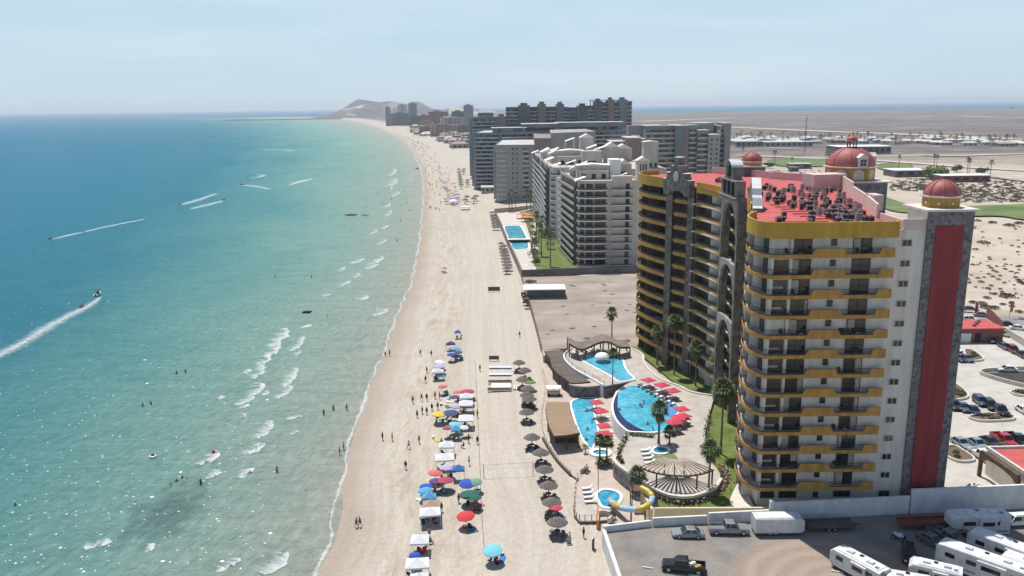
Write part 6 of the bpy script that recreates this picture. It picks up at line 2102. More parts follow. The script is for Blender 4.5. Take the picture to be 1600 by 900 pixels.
def car(kind, label='x'):
 D_ = {'sedan': (4.6, 1.78, 1.42), 'suv': (4.7, 1.86, 1.75), 'pickup': (5.8, 1.98, 1.85), 'jeep': (4.2, 1.85, 1.85)}
 Ln, Wd, Ht = D_[kind]
 t = thing({'pickup': 'pickup_truck', 'jeep': 'jeep'}.get(kind, 'parked_car'), label, {'pickup': 'pickup truck', 'jeep': 'off-road car'}.get(kind, 'car'))
 hw = Wd / 2
 zb = 0.22 if kind == 'sedan' else 0.34
 zs = 0.86 if kind == 'sedan' else 1.02 if kind == 'suv' else 1.12
 def ring(w, z0, z1, r=0.12):
  return [(-w + r * 0.6, z0), (w - r * 0.6, z0), (w, z0 + r), (w, z1 - r), (w - r, z1), (-w + r, z1), (-w, z1 - r), (-w, z0 + r)]
 f = Ln / 2
 b = MB()
 hood = zs - (0.08 if kind == 'sedan' else 0.02)
 if kind == 'pickup':
  loft(b, [(f, ring(hw * 0.86, zb + 0.12, hood - 0.16)), (f - 0.12, ring(hw * 0.96, zb, hood - 0.05)), (f - 1.5, ring(hw, zb, zs)), (-0.75, ring(hw, zb, zs))])
  loft(b, [(-0.75, ring(hw, zb, 0.72, 0.06)), (-f + 0.08, ring(hw, zb, 0.72, 0.06)), (-f, ring(hw * 0.96, zb + 0.1, 0.70, 0.06))])
  for s in (-1, 1):
   b.box((-0.8 - (f - 0.8) / 2, s * (hw - 0.06), 0.92), (f - 0.8, 0.12, 0.42))
  b.box((-f + 0.06, 0, 0.92), (0.1, Wd - 0.24, 0.42))
 else:
  tail = zs if kind != 'sedan' else zs - 0.02
  loft(b, [(f, ring(hw * 0.80, zb + 0.12, hood - 0.20)), (f - 0.15, ring(hw * 0.93, zb, hood - 0.10)), (f - 0.6, ring(hw, zb, hood - 0.03)), (f - 1.35, ring(hw, zb, zs)), (-f + 0.9, ring(hw, zb, zs)), (-f + 0.15, ring(hw * 0.95, zb, tail - 0.03)), (-f, ring(hw * 0.86, zb + 0.12, tail - 0.14))])
 # cabin
 if kind == 'sedan':
  c0, c1, c2, c3 = f - 1.25, f - 2.05, -f + 1.35, -f + 0.55
 elif kind == 'suv':
  c0, c1, c2, c3 = f - 1.2, f - 1.85, -f + 0.55, -f + 0.12
 elif kind == 'jeep':
  c0, c1, c2, c3 = f - 1.35, f - 1.6, -f + 0.2, -f + 0.1
 else:
  c0, c1, c2, c3 = f - 1.45, f - 2.1, -0.55, -0.72
 wb, wt = hw - 0.05, hw - 0.22
 b.add([(c0, -wb, zs - 0.02), (c0, wb, zs - 0.02), (c3, wb, zs - 0.02), (c3, -wb, zs - 0.02), (c1, -wt, Ht - 0.02), (c1, wt, Ht - 0.02), (c2, wt, Ht - 0.02), (c2, -wt, Ht - 0.02),
     (c1 - 0.2, -wt + 0.14, Ht + 0.02), (c1 - 0.2, wt - 0.14, Ht + 0.02), (c2 + 0.2, wt - 0.14, Ht + 0.02), (c2 + 0.2, -wt + 0.14, Ht + 0.02)],
    [(0, 1, 5, 4), (1, 2, 6, 5), (2, 3, 7, 6), (3, 0, 4, 7), (4, 5, 9, 8), (5, 6, 10, 9), (6, 7, 11, 10), (7, 4, 8, 11), (8, 9, 10, 11)])
 b.build('body', PAINT['white'], t)
 def lerp(a, c, k):
  return tuple(a[i] + (c[i] - a[i]) * k for i in range(3))
 def pane(name, q, inset, off):
  o = Vector(off)
  A, B_, C_, D2 = [Vector(p) for p in q]
  cc = (A + B_ + C_ + D2) / 4
  MB().add([tuple(cc + (p - cc) * inset + o) for p in (A, B_, C_, D2)], [(0, 1, 2, 3)]).build(name, M_cglass, t)
 z0, z1 = zs, Ht - 0.03
 pane('windshield', [(c0, -wb, z0), (c0, wb, z0), (c1, wt, z1), (c1, -wt, z1)], 0.88, (0.02, 0, 0.02))
 pane('rear_window', [(c3, wb, z0), (c3, -wb, z0), (c2, -wt, z1), (c2, wt, z1)], 0.84, (-0.02, 0, 0.02))
 for s in (-1, 1):
  xm = (c1 + c2) / 2
  for xa, xb, ya, yb in ((c0 - 0.12, xm, c1, xm), (xm, c3 + 0.1, xm, c2)):
   pane('side_window', [(xa, s * wb, z0), (xb, s * wb, z0), (yb, s * wt, z1), (ya, s * wt, z1)], 0.84, (0, s * 0.02, 0.01))
 r = 0.33 if kind == 'sedan' else 0.38 if kind == 'suv' else 0.42
 for x in (f - 0.9, -f + 0.95):
  for s in (-1, 1):
   wheel(t, x, s * (hw - 0.09), r)
 for s in (-1, 1):
  MB().box((f - 0.07, s * (hw - 0.32), hood - 0.24), (0.16, 0.36, 0.15)).build('headlight', M_lamp, t)
  MB().box((-f + 0.02, s * (hw - 0.24), zs - 0.26), (0.10, 0.26, 0.2)).build('tail_light', M_tail, t)
  MB().box((c0 - 0.25, s * (hw + 0.08), zs + 0.08), (0.12, 0.2, 0.14)).build('mirror', M_bumper, t)
 MB().box((f + 0.0, 0, zb + 0.18), (0.12, Wd * 0.8, 0.2)).build('bumper', M_bumper, t)
 if kind == 'jeep':
  MB().box((-0.5, 0, Ht + 0.04), (2.2, Wd - 0.4, 0.06)).build('soft_top', M_bumper, t)
  MB().tube([(-f - 0.2, 0, 1.0), (-f, 0, 1.0)], 0.38, 12).build('spare_wheel', M_tyre, t)
 if kind == 'suv':
  for s in (-1, 1):
   MB().box(((c1 + c2) / 2, s * (wt - 0.1), Ht + 0.05), (1.9, 0.05, 0.05)).build('roof_rail', M_bumper, t)
 return t
CARS = {k: Spawner(car(k)) for k in ('sedan', 'suv', 'pickup', 'jeep')}
VEH = [
 # near lot
 ('sedan', 1075, 838, 177, 'silver', 'silver sedan parked against the white wall next to the silver pickup'),
 ('pickup', 1138, 832, -3, 'silver', 'pale silver crew cab pickup between the silver sedan and the white cargo trailer'),
 ('pickup', 1068, 891, 168, 'black', 'black pickup with loads in its bed, alone on the sunny side of the lot'),
 ('suv', 1584, 820, 186, 'white', 'pale silver suv with sunroof beside the white fifth wheel trailer'),
 ('suv', 1420, 872, -112, 'black', 'black suv in the shade beside the white travel trailer'),
 ('sedan', 1456, 850, -68, 'grey', 'dark grey car in the shade behind the first long motorhome'),
 ('pickup', 1482, 845, -62, 'grey', 'grey pickup in the shade against the long motorhome'),
 # car park front row
 ('sedan', 1501, 696, -84, 'iceblue', 'ice blue sedan in the tower shadow next to the brown stepped planter'),
 ('sedan', 1527, 697, -86, 'iceblue', 'second ice blue sedan, between the first one and the plum sedan'),
 ('pickup', 1535, 717, -82, 'white', 'white pickup in front of the two ice blue sedans'),
 ('sedan', 1547, 694, -86, 'plum', 'dark plum sedan left of the bright red pickup'),
 ('pickup', 1568, 692, -88, 'red', 'bright red pickup between the plum sedan and the black pickup'),
 ('pickup', 1589, 692, -88, 'black', 'black pickup right of the bright red pickup'),
 ('jeep', 1575, 713, -84, 'green', 'bright green jeep with dark top in the front row'),
 ('sedan', 1597, 714, -84, 'darkred', 'dark red car right of the bright green jeep'),
 # behind the narrow island
 ('suv', 1489, 637, -100, 'navy', 'dark blue suv half in the tower shadow'),
 ('sedan', 1505, 640, -100, 'blue', 'steel blue sedan right of the shaded dark suv'),
 ('sedan', 1521, 645, -98, 'navy', 'navy sedan at the left end of the long narrow island'),
 ('suv', 1531, 631, -98, 'blue', 'blue grey suv in the back of the group at the narrow island'),
 ('suv', 1546, 637, -96, 'darkgreen', 'very dark green suv with bright windscreen at the narrow island'),
 ('pickup', 1561, 645, -96, 'black', 'black pickup at the right end of the long narrow island'),
 ('sedan', 1600, 645, -90, 'white', 'white car at the right edge beyond the narrow island'),
 # far row
 ('suv', 1547, 534, -95, 'silver', 'silver suv at the head of the far car row by the red roofed garages'),
 ('sedan', 1560, 538, -95, 'black', 'black sedan second in the far car row'),
 ('sedan', 1569, 544, -95, 'grey', 'dark grey sedan third in the far car row'),
 ('suv', 1582, 550, -95, 'darkred', 'dark red suv in the far car row'),
 ('sedan', 1596, 557, -95, 'plum', 'dark car after the dark red suv in the far row'),
 ('sedan', 1492, 548, -88, 'white', 'white sedan beside the oval island near the garages'),
 ('suv', 1488, 561, -90, 'silver', 'silver suv half hidden by the red tower'),
 ('sedan', 1498, 563, -90, 'navy', 'dark navy sedan between the silver suv and the oval island'),
 ('sedan', 1510, 563, -90, 'grey', 'dark grey sedan touching the oval island'),
 ('sedan', 1573, 580, 172, 'white', 'white car driving above the basement ramp'),
 ('sedan', 1516, 485, -20, 'grey', 'dark grey car on the side road behind the garages'),
 ('sedan', 1534, 494, -20, 'iceblue', 'silver blue car on the side road by the sloping brick wall'),
 ('suv', 1498, 501, 0, 'white', 'white suv behind the garage roof, left of the other'),
 ('suv', 1514, 502, 0, 'white', 'white suv behind the garage roof, right of the other'),
 ('sedan', 1575, 509, -25, 'black', 'black car outside the car park by the desert shrubs'),
 ('sedan', 1591, 515, -25, 'white', 'white car outside the slanting car park wall'),
 ('sedan', 1564, 524, -60, 'silver', 'pale silver car tucked behind the slanting grey wall'),
]
for kind, u, v, rot, colr, lab in VEH:
 x, y, _ = P(u, v, 0)
 c = dup(CARS[kind].p, (x, y, 0.0 if y < 205 else -0.05), R(rot), lab, 1.0, None, {'body': PAINT[colr]})
 if colr == 'black' and kind == 'pickup' and u == 1068:
  bl = MB().box((-1.7, 0.2, 0.98), (0.9, 0.6, 0.45)).build('yellow_box', mat('yellow_load', (0.55, 0.38, 0.08), rough=0.7))
  for o_, dx, dy, m_, lb in ((None, -1.9, 0.35, mat('yellow_load', (0.55, 0.38, 0.08), rough=0.7), 'yellow bundle lying in the bed of the lone black pickup'), (None, -1.2, -0.3, M_white, 'white bundle lying in the bed of the lone black pickup')):
   ca, sa = math.cos(R(rot)), math.sin(R(rot))
   b = MB()
   b.box((0, 0, 0.18), (0.9, 0.55, 0.36), 0.2, 0.85)
   b.box((0.1, 0.05, 0.42), (0.6, 0.4, 0.14), -0.2, 0.8)
   q = b.build('bundle', m_)
   q.location = (x + dx * ca - dy * sa, y + dx * sa + dy * ca, 0.73)
   tag(q, lb, 'bundle')
  bpy.data.objects.remove(bl)
for s in CARS.values():
 s.done()
# trailers and motorhomes
M_rvw = mat('rv_white', (0.50, 0.50, 0.49), (0.64, 0.635, 0.62), 0.9, 0.4, space='object')
M_rvroof = mat('rv_roof', (0.55, 0.56, 0.57), (0.66, 0.67, 0.68), 0.8, 0.6, space='object')
M_stripe = mat('rv_stripe', (0.25, 0.24, 0.23), rough=0.4)
M_beige = mat('rv_beige', (0.42, 0.37, 0.30), rough=0.5)
def rv(name, label, u, v, rot, L_, W_=2.45, H_=3.2, kind='trailer', cat='trailer', zf_=0.55, win=3, stripe=None):
 x, y, _ = P(u, v, 0)
 t = thing(name, label, cat)
 b = MB()
 def ring(w, z0, z1, r=0.18):
  return [(-w, z0), (w, z0), (w, z1 - r), (w - r * 0.4, z1 - r * 0.3), (w - r, z1), (-w + r, z1), (-w + r * 0.4, z1 - r * 0.3), (-w, z1 - r)]
 f = L_ / 2
 w = W_ / 2
 if kind == 'fifth':
  loft(b, [(f, ring(w * 0.92, 1.7, H_ - 0.5)), (f - 0.5, ring(w, 1.45, H_ - 0.08)), (f - 2.2, ring(w, 1.4, H_)), (f - 2.21, ring(w, zf_, H_)), (-f, ring(w, zf_, H_))])
 elif kind == 'coach':
  loft(b, [(f, ring(w * 0.93, zf_, H_ - 0.45)), (f - 0.35, ring(w, zf_ - 0.1, H_ - 0.06)), (f - 0.9, ring(w, zf_ - 0.1, H_)), (-f + 0.2, ring(w, zf_ - 0.1, H_)), (-f, ring(w * 0.96, zf_, H_ - 0.15))])
 else:
  loft(b, [(f, ring(w * 0.96, zf_ + 0.3, H_ - 0.5)), (f - 0.45, ring(w, zf_, H_ - 0.05)), (-f, ring(w, zf_, H_ - 0.02))])
 b.build('body', M_rvw, t)
 MB().box((-0.3, 0, H_ + 0.02), (L_ - 1.6, W_ - 0.5, 0.05)).build('roof_skin', M_rvroof, t)
 for s in (-1, 1):
  for i in range(win):
   xx = -f + L_ * (i + 0.7) / (win + 0.4)
   MB().box((xx, s * (w + 0.005), zf_ + (H_ - zf_) * 0.58), (L_ / win * 0.42, 0.04, 0.62)).build('window', M_cglass, t)
  if stripe:
   MB().box((-0.1, s * (w + 0.004), zf_ + 0.45), (L_ * 0.92, 0.02, 0.28)).build('stripe', stripe, t)
 MB().box((f * 0.25, -w - 0.02, zf_ + 0.95), (0.75, 0.05, 1.85)).build('door', M_rvroof, t)
 MB().box((0, 0, zf_ - 0.06), (L_ * 0.9, W_ - 0.12, 0.3)).build('skirt', M_bumper, t)
 if kind != 'cargo':
  MB().box((0.2, -w - 0.09, H_ - 0.38), (L_ * 0.48, 0.17, 0.17)).build('awning', M_stripe, t)
  MB().box((-f * 0.2, w + 0.16, (zf_ + H_) / 2), (L_ * 0.3, 0.36, (H_ - zf_) * 0.72)).build('slide_out', M_rvw, t)
  MB().box((-f * 0.2, w + 0.345, zf_ + (H_ - zf_) * 0.6), (L_ * 0.2, 0.03, 0.6)).build('window', M_cglass, t)
  b = MB()
  for q in (-0.22, 0.22):
   b.box((-f - 0.06, 0.5 + q, (zf_ + H_) / 2), (0.04, 0.04, H_ - zf_))
  for q in range(6):
   b.box((-f - 0.06, 0.5, zf_ + 0.3 + q * 0.42), (0.04, 0.44, 0.04))
  b.build('ladder', M_bumper, t)
  for i, xx in enumerate((f * 0.35, -f * 0.45)):
   MB().box((xx, 0.1, H_ + 0.17), (0.95, 0.75, 0.28), 0, 0.85).build('roof_unit', M_rvw, t)
  MB().box((0, -0.4, H_ + 0.07), (0.5, 0.5, 0.1)).build('roof_vent', M_cglass, t)
  MB().box((-f * 0.75, 0.4, H_ + 0.07), (0.45, 0.45, 0.1)).build('roof_vent', M_dkwall, t)
 for xx in ((-f * 0.15, -f * 0.15 - 0.85) if kind != 'coach' else (f * 0.62, -f * 0.45)):
  for s in (-1, 1):
   wheel(t, xx, s * (w - 0.12), 0.38)
 if kind == 'coach':
  MB().add([(f + 0.015, -w * 0.8, zf_ + 1.0), (f + 0.015, w * 0.8, zf_ + 1.0), (f - 0.08, w * 0.8, H_ - 0.55), (f - 0.08, -w * 0.8, H_ - 0.55)], [(0, 1, 2, 3)]).build('windshield', M_cglass, t)
 elif kind != 'fifth':
  MB().tube([(f - 0.1, 0.5, zf_), (f + 1.0, 0, zf_ - 0.02)], 0.06, 6).build('tow_bar', M_bumper, t)
 t.location = (x, y, 0)
 t.rotation_euler = (0, 0, R(rot))
 return t
rv('travel_trailer', 'white travel trailer half in shade next to the black suv', 1341, 901, 120, 7.6, 2.4, 2.9, 'trailer', 'travel trailer', 0.55, 3)
rv('motorhome', 'longest white motorhome with dark side windows and slide out', 1536, 904, 133, 11.5, 2.55, 3.5, 'coach', 'motorhome', 0.5, 4, M_stripe)
rv('motorhome', 'white motorhome parked beyond the longest one, roof in pale shade', 1580, 884, 128, 11.0, 2.55, 3.4, 'coach', 'motorhome', 0.5, 4, M_beige)
rv('travel_trailer', 'short pale trailer with rounded front before the longest motorhome', 1459, 912, 150, 6.2, 2.4, 2.8, 'trailer', 'travel trailer', 0.5, 2)
rv('van', 'white van at the bottom edge between the black suv and the short pale trailer', 1416, 926, 160, 5.6, 2.1, 2.5, 'coach', 'van', 0.4, 2)
rv('fifth_wheel_trailer', 'white fifth wheel trailer with raised nose parked along the white wall', 1524, 834, 180, 8.4, 2.45, 3.5, 'fifth', 'travel trailer', 0.6, 2, M_stripe)
rv('motorhome', 'white motorhome cut by the right edge of the lot', 1622, 918, 130, 9.0, 2.5, 3.3, 'coach', 'motorhome', 0.5, 3)
rv('cargo_trailer', 'plain white cargo trailer parked along the white wall beside the pickup', 1214, 831, 0, 7.2, 2.4, 2.75, 'cargo', 'cargo trailer', 0.45, 0)
def flatbed(label, u, v, rot, L_, m):
 x, y, _ = P(u, v, 0)
 t = thing('flatbed_trailer', label, 'trailer')
 MB().box((0, 0, 0.72), (L_, 2.1, 0.16)).build('bed', m, t)
 b = MB()
 for s in (-1, 1):
  b.box((0, s * 1.03, 1.0), (L_, 0.05, 0.4))
 b.box((-L_ / 2 + 0.03, 0, 1.0), (0.05, 2.0, 0.4))
 b.build('side_rail', m, t)
 for xx in (-0.5, 0.4):
  for s in (-1, 1):
   wheel(t, xx, s * 0.9, 0.34)
 MB().tube([(L_ / 2, 0.5, 0.66), (L_ / 2 + 1.2, 0, 0.6)], 0.05, 6).build('tow_bar', M_bumper, t)
 t.location = (x, y, 0)
 t.rotation_euler = (0, 0, R(rot))
flatbed('dark low flatbed trailer in the shade right of the white cargo trailer', 1296, 826, 2, 7.0, M_dkwood)
flatbed('rusty red low trailer in the shade before the fifth wheel trailer', 1443, 823, 3, 7.5, mat('rusty_red', (0.17, 0.045, 0.035), (0.24, 0.07, 0.05), 1.0, 0.8))
x, y, _ = P(1404, 842, 0)
t = thing('quad_bike', 'small quad bike standing in the shade in the middle of the lot', 'quad bike')
b = MB()
b.box((0, 0, 0.6), (1.3, 0.5, 0.3), 0, 0.8)
b.box((-0.2, 0, 0.82), (0.7, 0.35, 0.16), 0, 0.8)
b.box((0.55, 0, 0.8), (0.4, 0.6, 0.12), 0, 0.7)
b.build('body', PAINT['white'], t)
MB().tube([(0.35, -0.4, 1.1), (0.4, 0, 1.05), (0.35, 0.4, 1.1)], 0.03, 6).build('handlebar', M_bumper, t)
for xx in (0.55, -0.55):
 for s in (-1, 1):
  wheel(t, xx, s * 0.45, 0.3, 0.25)
t.location = (x, y, 0)
t.rotation_euler = (0, 0, 2.3)
# lamp posts and flags by the car park
for u, v, lab in ((1497, 797, 'thin lamp post with white globe at the tower corner'),):
 x, y, _ = P(u, v, 0)
 t = thing('street_lamp', lab, 'lamp', (x, y, 0))
 MB().tube([(x, y, 0), (x, y, 3.6)], 0.06, 6).build('pole', M_bumper, t)
 MB().ball((x, y, 3.8), 0.24, 8, 6).build('globe', M_white, t)
for i, (u, v) in enumerate(((1522, 498), (1577, 497))):
 x, y, _ = P(u, v, 0)
 t = thing('flag', ('red feather flag over the garage roof', 'red feather flag beyond the sloping brick wall')[i], 'flag', (x, y, -0.2))
 MB().tube([(x, y, -0.2), (x, y, 5.2)], 0.05, 5).build('pole', M_bumper, t)
 b = MB()
 pr = [(0.0, 1.6), (0.75, 2.0), (0.9, 3.6), (0.7, 4.8), (0.0, 5.2)]
 b.add([(x + a, y - 0.03, z) for a, z in pr] + [(x + a, y + 0.03, z) for a, z in pr], [tuple(range(5)), tuple(range(9, 4, -1))] + [(i_, i_ + 5, (i_ + 1) % 5 + 5, (i_ + 1) % 5) for i_ in range(5)])
 b.build('cloth', PAINT['red'], t)
# ---------------------------------------------------------------- people
def skin_person(pose):
 """one continuous body grown round a skeleton; feet at z = 0"""
 if pose == 'stand':
  hip, kn, an = 0.92, 0.50, 0.07
  V = [(0, 0, 0.95), (0, 0, 1.12), (0, 0.0, 1.30), (0, 0, 1.43), (0, 0.02, 1.53), (0, 0.03, 1.66), (0, 0.02, 1.74),
    (0.10, 0, 0.88), (0.11, 0.02, 0.50), (0.12, 0, 0.08), (0.13, 0.13, 0.03), (-0.10, 0, 0.88), (-0.11, 0.02, 0.50), (-0.12, 0, 0.08), (-0.13, 0.13, 0.03),
    (0.19, 0, 1.40), (0.25, -0.02, 1.13), (0.25, 0.05, 0.88), (0.25, 0.08, 0.78), (-0.19, 0, 1.40), (-0.25, -0.02, 1.13), (-0.25, 0.05, 0.88), (-0.25, 0.08, 0.78)]
 elif pose == 'walk':
  V = [(0, 0, 0.93), (0, 0.02, 1.10), (0, 0.03, 1.28), (0, 0.04, 1.41), (0, 0.07, 1.51), (0, 0.09, 1.64), (0, 0.08, 1.72),
    (0.10, 0.03, 0.87), (0.11, 0.24, 0.52), (0.11, 0.30, 0.08), (0.12, 0.43, 0.05), (-0.10, -0.02, 0.87), (-0.11, -0.10, 0.48), (-0.11, -0.42, 0.14), (-0.12, -0.34, 0.03),
    (0.19, 0.03, 1.38), (0.26, -0.10, 1.12), (0.24, -0.12, 0.88), (0.24, -0.10, 0.78), (-0.19, 0.03, 1.38), (-0.26, 0.10, 1.12), (-0.24, 0.28, 0.92), (-0.24, 0.34, 0.83)]
 elif pose == 'sit':
  V = [(0, 0, 0.45), (0, -0.03, 0.62), (0, -0.06, 0.82), (0, -0.06, 0.94), (0, -0.04, 1.04), (0, -0.02, 1.17), (0, -0.03, 1.25),
    (0.10, 0.06, 0.43), (0.12, 0.46, 0.46), (0.12, 0.50, 0.08), (0.13, 0.63, 0.03), (-0.10, 0.06, 0.43), (-0.12, 0.46, 0.46), (-0.12, 0.50, 0.08), (-0.13, 0.63, 0.03),
    (0.19, -0.06, 0.91), (0.25, 0.0, 0.66), (0.20, 0.25, 0.56), (0.18, 0.34, 0.55), (-0.19, -0.06, 0.91), (-0.25, 0.0, 0.66), (-0.20, 0.25, 0.56), (-0.18, 0.34, 0.55)]
 else:  # wade: arms held out over the water
  V = [(0, 0, 0.95), (0, 0, 1.12), (0, 0.0, 1.30), (0, 0, 1.43), (0, 0.02, 1.53), (0, 0.03, 1.66), (0, 0.02, 1.74),
    (0.10, 0, 0.88), (0.14, 0.04, 0.50), (0.15, 0, 0.08), (0.15, 0.13, 0.03), (-0.10, 0, 0.88), (-0.14, 0.04, 0.50), (-0.15, 0, 0.08), (-0.15, 0.13, 0.03),
    (0.19, 0, 1.40), (0.40, 0.03, 1.26), (0.56, 0.18, 1.12), (0.62, 0.24, 1.08), (-0.19, 0, 1.40), (-0.40, 0.03, 1.26), (-0.56, 0.18, 1.12), (-0.62, 0.24, 1.08)]
 Rr = [0.15, 0.135, 0.155, 0.13, 0.06, 0.10, 0.085, 0.10, 0.065, 0.045, 0.035, 0.10, 0.065, 0.045, 0.035, 0.065, 0.045, 0.036, 0.034, 0.065, 0.045, 0.036, 0.034]
 E_ = [(0, 1), (1, 2), (2, 3), (3, 4), (4, 5), (5, 6), (0, 7), (7, 8), (8, 9), (9, 10), (0, 11), (11, 12), (12, 13), (13, 14), (3, 15), (15, 16), (16, 17), (17, 18), (3, 19), (19, 20), (20, 21), (21, 22)]
 me = bpy.data.meshes.new('skeleton')
 me.from_pydata(V, E_, [])
 o = bpy.data.objects.new('skeleton', me)
 COL.objects.link(o)
 o.modifiers.new('s', 'SKIN')
 sv = me.skin_vertices[0].data
 for i, r in enumerate(Rr):
  k = (1.25, 0.8) if i in (1, 2, 3) else (1, 1)
  sv[i].radius = (r * k[0], r * k[1])
  sv[i].use_root = i == 0
 sd = o.modifiers.new('d', 'SUBSURF')
 sd.levels = 1
 dg = bpy.context.evaluated_depsgraph_get()
 m2 = bpy.data.meshes.new_from_object(o.evaluated_get(dg))
 bpy.data.objects.remove(o)
 m2.polygons.foreach_set('use_smooth', [True] * len(m2.polygons))
 return m2, V
SKINM = [mat('skin_light', (0.42, 0.26, 0.19), rough=0.6), mat('skin_tan', (0.27, 0.15, 0.095), rough=0.6), mat('skin_brown', (0.15, 0.08, 0.05), rough=0.6)]
M_hair = mat('dark_hair', (0.015, 0.011, 0.009), rough=0.7)
CL = {'black': (0.015, 0.015, 0.017), 'navy': (0.02, 0.03, 0.08), 'red': (0.42, 0.03, 0.035), 'white': (0.68, 0.68, 0.66), 'blue': (0.05, 0.16, 0.42), 'green': (0.04, 0.16, 0.08), 'orange': (0.5, 0.17, 0.03), 'pink': (0.5, 0.14, 0.2), 'grey': (0.16, 0.16, 0.17), 'yellow': (0.55, 0.42, 0.05), 'teal': (0.02, 0.22, 0.26)}
CLM = {k: mat('cloth_' + k, c, rough=0.85) for k, c in CL.items()}
PPL = {}
for pose in ('stand', 'walk', 'sit', 'wade'):
 m2, V = skin_person(pose)
 m2.materials.clear()
 m2.materials.append(SKINM[1])
 t = thing('person', 'x', 'person')
 o = bpy.data.objects.new('body', m2)
 COL.objects.link(o)
 o.parent = t
 h = Vector(V[5])
 MB().ball((h.x, h.y - 0.02, h.z + 0.05), (0.115, 0.12, 0.10), 10, 6).build('hair', M_hair, t, True)
 b = MB()
 hp, a1, a2 = Vector(V[0]), Vector(V[7]), Vector(V[11])
 k1, k2 = Vector(V[8]), Vector(V[12])
 b.tube([hp + Vector((0, 0, 0.10)), hp + Vector((0, 0, -0.06))], [0.185, 0.195], 10)
 for a_, k_2 in ((a1, k1), (a2, k2)):
  b.tube([a_ + Vector((0, 0, 0.05)), a_ + (k_2 - a_) * 0.55], [0.125, 0.10], 8)
 b.build('shorts', CLM['navy'], t, True)
 b = MB()
 c1, c2, c3 = Vector(V[1]), Vector(V[2]), Vector(V[3])
 b.lathe([(0.19, 0), (0.205, (c2 - c1).z), (0.20, (c3 - c1).z - 0.02), (0.10, (c3 - c1).z + 0.06)], (c1.x + (c2.x - c1.x) * .5, c1.y + (c2.y - c1.y) * .5, c1.z - 0.04), 10)
 b.build('shirt', CLM['white'], t, True)
 PPL[pose] = t
npeople = 0
rp = random.Random(23)
def person(loc, pose, rz, label, shirt=None, shorts='navy', skin=1, group=None, scale=1.0):
 """a figure; without a shirt the upper body stays bare"""
 src = PPL[pose]
 r = src.copy()
 COL.objects.link(r)
 r.location = loc
 r.rotation_euler = (0, 0, rz)
 r.scale = (scale, scale, scale)
 r['label'] = label
 if group:
  r['group'] = group
 for ch in kids(src):
  nm = ch.name.split('.')[0]
  if nm == 'shirt' and not shirt:
   continue
  c = ch.copy()
  COL.objects.link(c)
  c.parent = r
  m = {'body': SKINM[skin], 'shorts': CLM[shorts], 'shirt': CLM[shirt] if shirt else None}.get(nm)
  if m:
   c.material_slots[0].link = 'OBJECT'
   c.material_slots[0].material = m
 return r
